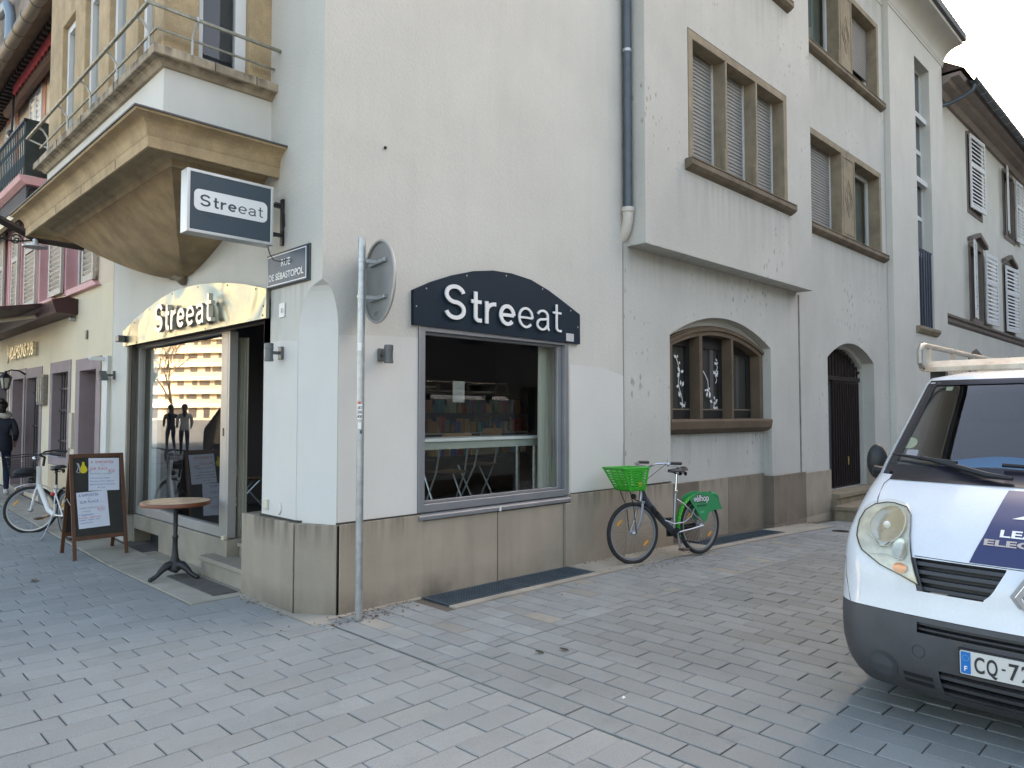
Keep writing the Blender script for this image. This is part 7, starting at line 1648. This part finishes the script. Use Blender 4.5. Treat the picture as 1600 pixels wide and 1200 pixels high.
# bumper openings: slats
for z in (.515, .54): patch('bumper_slat', [z - .003, z + .006], lambda q: VY - .48, lambda q: VY + .50, 20, MATS['grille_grey'], -.02, thick=.04)
patch('bumper_back', [.49, .53, .565], lambda z: VY - .56, lambda z: VY + .56, 16, vb, -.08)
patch('bumper_back', [.17, .26, .35], lambda z: VY - .48, lambda z: VY + .48, 16, vb, -.09)
for z in (.20, .245, .29): patch('bumper_slat', [z, z + .018], lambda q: VY - .39, lambda q: VY + .39, 16, vg, -.012, thick=.05)
patch('bumper_lip', [.185, .20], lambda q: VY - .41, lambda q: VY + .41, 16, vg, .002, thick=.04)
# corner vents and fog blanks
for s in (1, -1):
    for z in (.225, .262): patch('vent_slot', [z, z + .022], lambda q: VY + (s * .56 if s < 0 else .42), lambda q: VY + (s * .42 if s < 0 else .56), 6, vb, .003)
    a0 = VY + s * .665
    for rr, of, mm in ((.075, .004, mat('fog_ring', (.05, .055, .062), .5)), (.058, .007, mat('fog_blank', (.06, .065, .072), .6))):
        g = MB(); g.add([S(a0, .285, of)] + [S(a0 + rr * 1.0 * math.cos(a), .285 + rr * math.sin(a), of) for a in [2 * math.pi * i / 28 for i in range(28)]], [(0, 1 + i, 1 + (i + 1) % 28) for i in range(28)]); obj('fog_lamp_blank', g, mm, t, fixn=False)
    g = MB().tube([S(VY + s * .48 + .030 * math.cos(a), .405 + .030 * math.sin(a), .001) for a in [2 * math.pi * i / 20 for i in range(20)]], .0015, 4, closed=True); obj('tow_cap_ring', g, gapm, t)
# number plate
npz, npl = .413, .985
xp = vx(VY, .41) - .022
pl = obj('number_plate', MB().prism([rrect(npl - .52, npz - .055, npl, npz + .055, .008)], lambda u, v, d: (d, u, v), xp, xp + .008), mat('plate_white', (.62, .61, .57), .35), t)
obj('plate_holder', MB().box(xp + .0085, npl - .53, npz - .062, xp + .03, npl + .008, npz + .062), vb, t)
obj('plate_band', MB().prism([rrect(npl - .045, npz - .051, npl - .004, npz + .051, .004)], lambda u, v, d: (d, u, v), xp - .0012, xp), mat('plate_blue', (.01, .16, .48), .35), pl)
TP = lambda y, z: frame_T((xp - .0018, y, z), (0, -1, 0), (0, 0, 1))
text('plate_letter', 'F', .032, TP(npl - .016, npz - .038), print_w, pl, ext=.0004, off=.0006)
for i in range(12):
    a = 2 * math.pi * i / 12; obj('plate_star', MB().ball((xp - .0014, npl - .0245 + .013 * math.cos(a), npz + .022 + .013 * math.sin(a)), (.0005, .0016, .0016), 5, 4), mat('star_yellow', (.45, .5, .3), .5), pl)
text('plate_letter', 'C', .105, TP(npl - .060, npz - .036), print_b, pl, ext=.0005, off=.0018, width=.042)
text('plate_letter', 'Q', .105, TP(npl - .110, npz - .036), print_b, pl, ext=.0005, off=.0018, width=.044)
obj('plate_dash', MB().box(xp - .002, npl - .185, npz - .002, xp - .0005, npl - .170, npz + .006), print_b, pl)
text('plate_letter', '7', .105, TP(npl - .198, npz - .036), print_b, pl, ext=.0005, off=.0018, width=.040)
text('plate_letter', '2', .105, TP(npl - .246, npz - .036), print_b, pl, ext=.0005, off=.0018, width=.040)
# headlights
def lens_zone(s):
    tb_o = [(.73, 1.185), (.76, 1.26), (.80, 1.38), (.86, 1.485), (.92, 1.53), (1.00, 1.545), (1.05, 1.53), (1.085, 1.485), (1.10, 1.42)]   # outer edge
    tb_i = [(.73, 1.180), (.80, 1.205), (.90, 1.235), (1.0, 1.26), (1.05, 1.275), (1.085, 1.31), (1.10, 1.39)]
    mir = (lambda v: v) if s > 0 else (lambda v: 2 * VY - v)
    zs_ = [.731, .745, .76, .78, .80, .83, .86, .89, .92, .96, 1.0, 1.03, 1.05, 1.07, 1.085, 1.094, 1.099]
    lo = (lambda z: itp(tb_i, z)) if s > 0 else (lambda z: mir(itp(tb_o, z))); hi = (lambda z: itp(tb_o, z)) if s > 0 else (lambda z: mir(itp(tb_i, z)))
    return zs_, lo, hi
for s in (1, -1):
    zs_, lo, hi = lens_zone(s)
    hl = patch('headlight', zs_, lo, hi, 12, mat('lamp_housing', (.62, .62, .57), .35, metal=.2, var=.2, vs=14, tint=(.46, .46, .42), tvar=.7), .004)
    patch('lamp_cover', zs_, lo, hi, 14, glassmat('lamp_cover_glass', 1.6, (.95, .94, .87), .06) if 'lamp_cover_glass' not in MATS else MATS['lamp_cover_glass'], .030, parent=hl, thick=.028)
    ed = [S(hi(z), z, .006) for z in zs_] + [S(lo(z), z, .006) for z in zs_[::-1]]
    obj('lamp_seal', MB().tube(ed, .0035, 5, closed=True), gapm, hl, smooth=True)
    yc = VY + s * .675
    def disc(cy_, cz_, ry, rz_, off, m_, nm, dep=.012):
        g = MB(); k_ = 30; rings = [(1, 0), (.94, .0), (.80, -dep * .45), (.55, -dep * .8), (.25, -dep)]
        for a_, o_ in rings: g.v += [Vector(S(cy_ + ry * a_ * math.cos(q_), cz_ + rz_ * a_ * math.sin(q_), off + o_)) for q_ in [2 * math.pi * i / k_ for i in range(k_)]]
        g.v.append(Vector(S(cy_, cz_, off - dep)))
        for j in range(4):
            for i in range(k_): g.f.append([j * k_ + i, j * k_ + (i + 1) % k_, (j + 1) * k_ + (i + 1) % k_, (j + 1) * k_ + i]); g.m.append(0)
        for i in range(k_): g.f.append([4 * k_ + i, 4 * k_ + (i + 1) % k_, 5 * k_]); g.m.append(0)
        obj(nm, g, m_, hl, fixn=False, smooth=50)
    bowl = mat('reflector_bowl', (.60, .59, .52), .16, metal=.95, bump=.12, bs=40)
    disc(yc, .985, .090, .088, .021, bowl, 'lamp_reflector', .014); obj('lamp_ring', MB().tube([S(yc + .093 * math.cos(a), .985 + .091 * math.sin(a), .020) for a in [2 * math.pi * i / 30 for i in range(30)]], .004, 6, closed=True), mat('ring_pale', (.5, .5, .42), .3), hl, smooth=True)
    obj('bulb', MB().ball(S(yc, .985, .017), (.010, .020, .022), 12, 8), mat('bulb_pale', (.75, .76, .74), .12, coat=.8), hl, smooth=True)
    disc(VY + s * .585, .885, .036, .048, .019, bowl, 'side_reflector', .010)
    disc(VY + s * .575, .80, .036, .026, .016, mat('indicator_orange', (.70, .32, .14), .25, metal=.4), 'indicator_bulb', .006)
    obj('lens_rib', MB().tube([S(VY + s * .735, .845, .029), S(VY + s * .65, .858, .029), S(VY + s * .535, .838, .029)], .0022, 4), MATS['ring_pale'], hl)
# wing mirrors
for s in (1, -1):
    xm_ = VX + .98
    obj('mirror_housing', MB().ball((xm_ + .14, VY + s * 1.02, 1.285), (.055, .065, .115), 16, 12), vb, t, smooth=True); obj('mirror_arm', MB().tube([(xm_ + .05, VY + s * .90, 1.22), (xm_, VY + s * 1.0, 1.24)], .03, 8), vb, t, smooth=True)
# wheels and arches
for x, s in ((VX + .93, 1), (VX + .93, -1), (VX + 3.9, 1), (VX + 3.9, -1)):
    gz_ = gz(x, VY); w_ = obj('wheel', MB().lathe([(.0001, -.1), (.27, -.10), (.31, -.09), (.325, -.06), (.325, .06), (.31, .09), (.27, .10), (.0001, .1)], (x, VY + s * .862, gz_ + .325), 32, 'y'), rubber, t, smooth=30)
    obj('rim', MB().lathe([(.0001, -.105), (.2, -.102), (.21, -.06), (.21, .06), (.2, .102), (.0001, .105)], (x, VY + s * .862, gz_ + .325), 24, 'y'), silver, w_, smooth=30)
    obj('wheel_arch', MB().prism([[(x + .375 * math.cos(a), gz_ + .33 + .375 * math.sin(a)) for a in [math.pi * (-.1 + 1.2 * i / 20) for i in range(21)]]], lambda u, v, d: (u, VY + s * d, v), .945, .954), vb, t)
# cab side windows
for s in (1, -1): obj('side_window', MB().prism([[(VX + 1.12, 1.27), (VX + 2.0, 1.27), (VX + 2.0, 1.76), (VX + 1.55, 1.76)]], lambda u, v, d: (u, VY + s * (smooth_tb(HW, v) + d), v), .002, .006), MATS['dark_glass'], t)
# roof rack
rkm = mat('rack_cream', (.52, .46, .36), .5, var=.2, vs=12, tint=(.25, .12, .05), tvar=.5)
q = empty('roof_rack', (VX + 2, VY, 1.9)); q.parent = t; WM[q.name] = Matrix.Translation((VX + 2, VY, 1.9)); q.matrix_basis = wm(t).inverted() @ WM[q.name]
obj('front_deflector', MB().prism([[(VX + 1.72, 1.925), (VX + 1.84, 1.985), (VX + 1.84, 1.975), (VX + 1.73, 1.915)]], lambda u, v, d: (u, d, v), VY - .88, VY + .885), rkm, q, bevel=.002)
obj('cross_bar', MB().box(VX + 1.70, VY - .89, 1.90, VX + 1.74, VY + .895, 1.935), rkm, q, bevel=.004)
for k in range(4): obj('cross_bar', MB().box(VX + 2.4 + k * .65, VY - .86, 1.955, VX + 2.44 + k * .65, VY + .86, 1.99), rkm, q)
for s in (1, -1):
    y = VY + s * .90
    obj('side_rail', MB().tube([(VX + 1.72, y, 1.93), (VX + 1.66, y, 1.97), (VX + 1.66, y, 2.05), (VX + 1.70, y, 2.085), (VX + 1.78, y, 2.095), (VX + 4.6, y, 2.095), (VX + 4.65, y, 1.93)], .020, 8), mat('rack_steel', (.35, .34, .31), .4, metal=.6, var=.2, vs=12), q, smooth=True)
    obj('side_rail', MB().box(VX + 1.70, y - .02, 1.915, VX + 4.65, y + .02, 1.95), rkm, q)
    for k in range(5): obj('rail_post', MB().box(VX + 1.86 + k * .62, y - .012, 1.951, VX + 1.90 + k * .62, y + .012, 2.09), rkm, q)
    for x in (1.9, 2.9, 4.2): obj('rack_foot', MB().box(VX + x, y - .10, 1.83, VX + x + .06, y + .0, 1.915), vb, q)
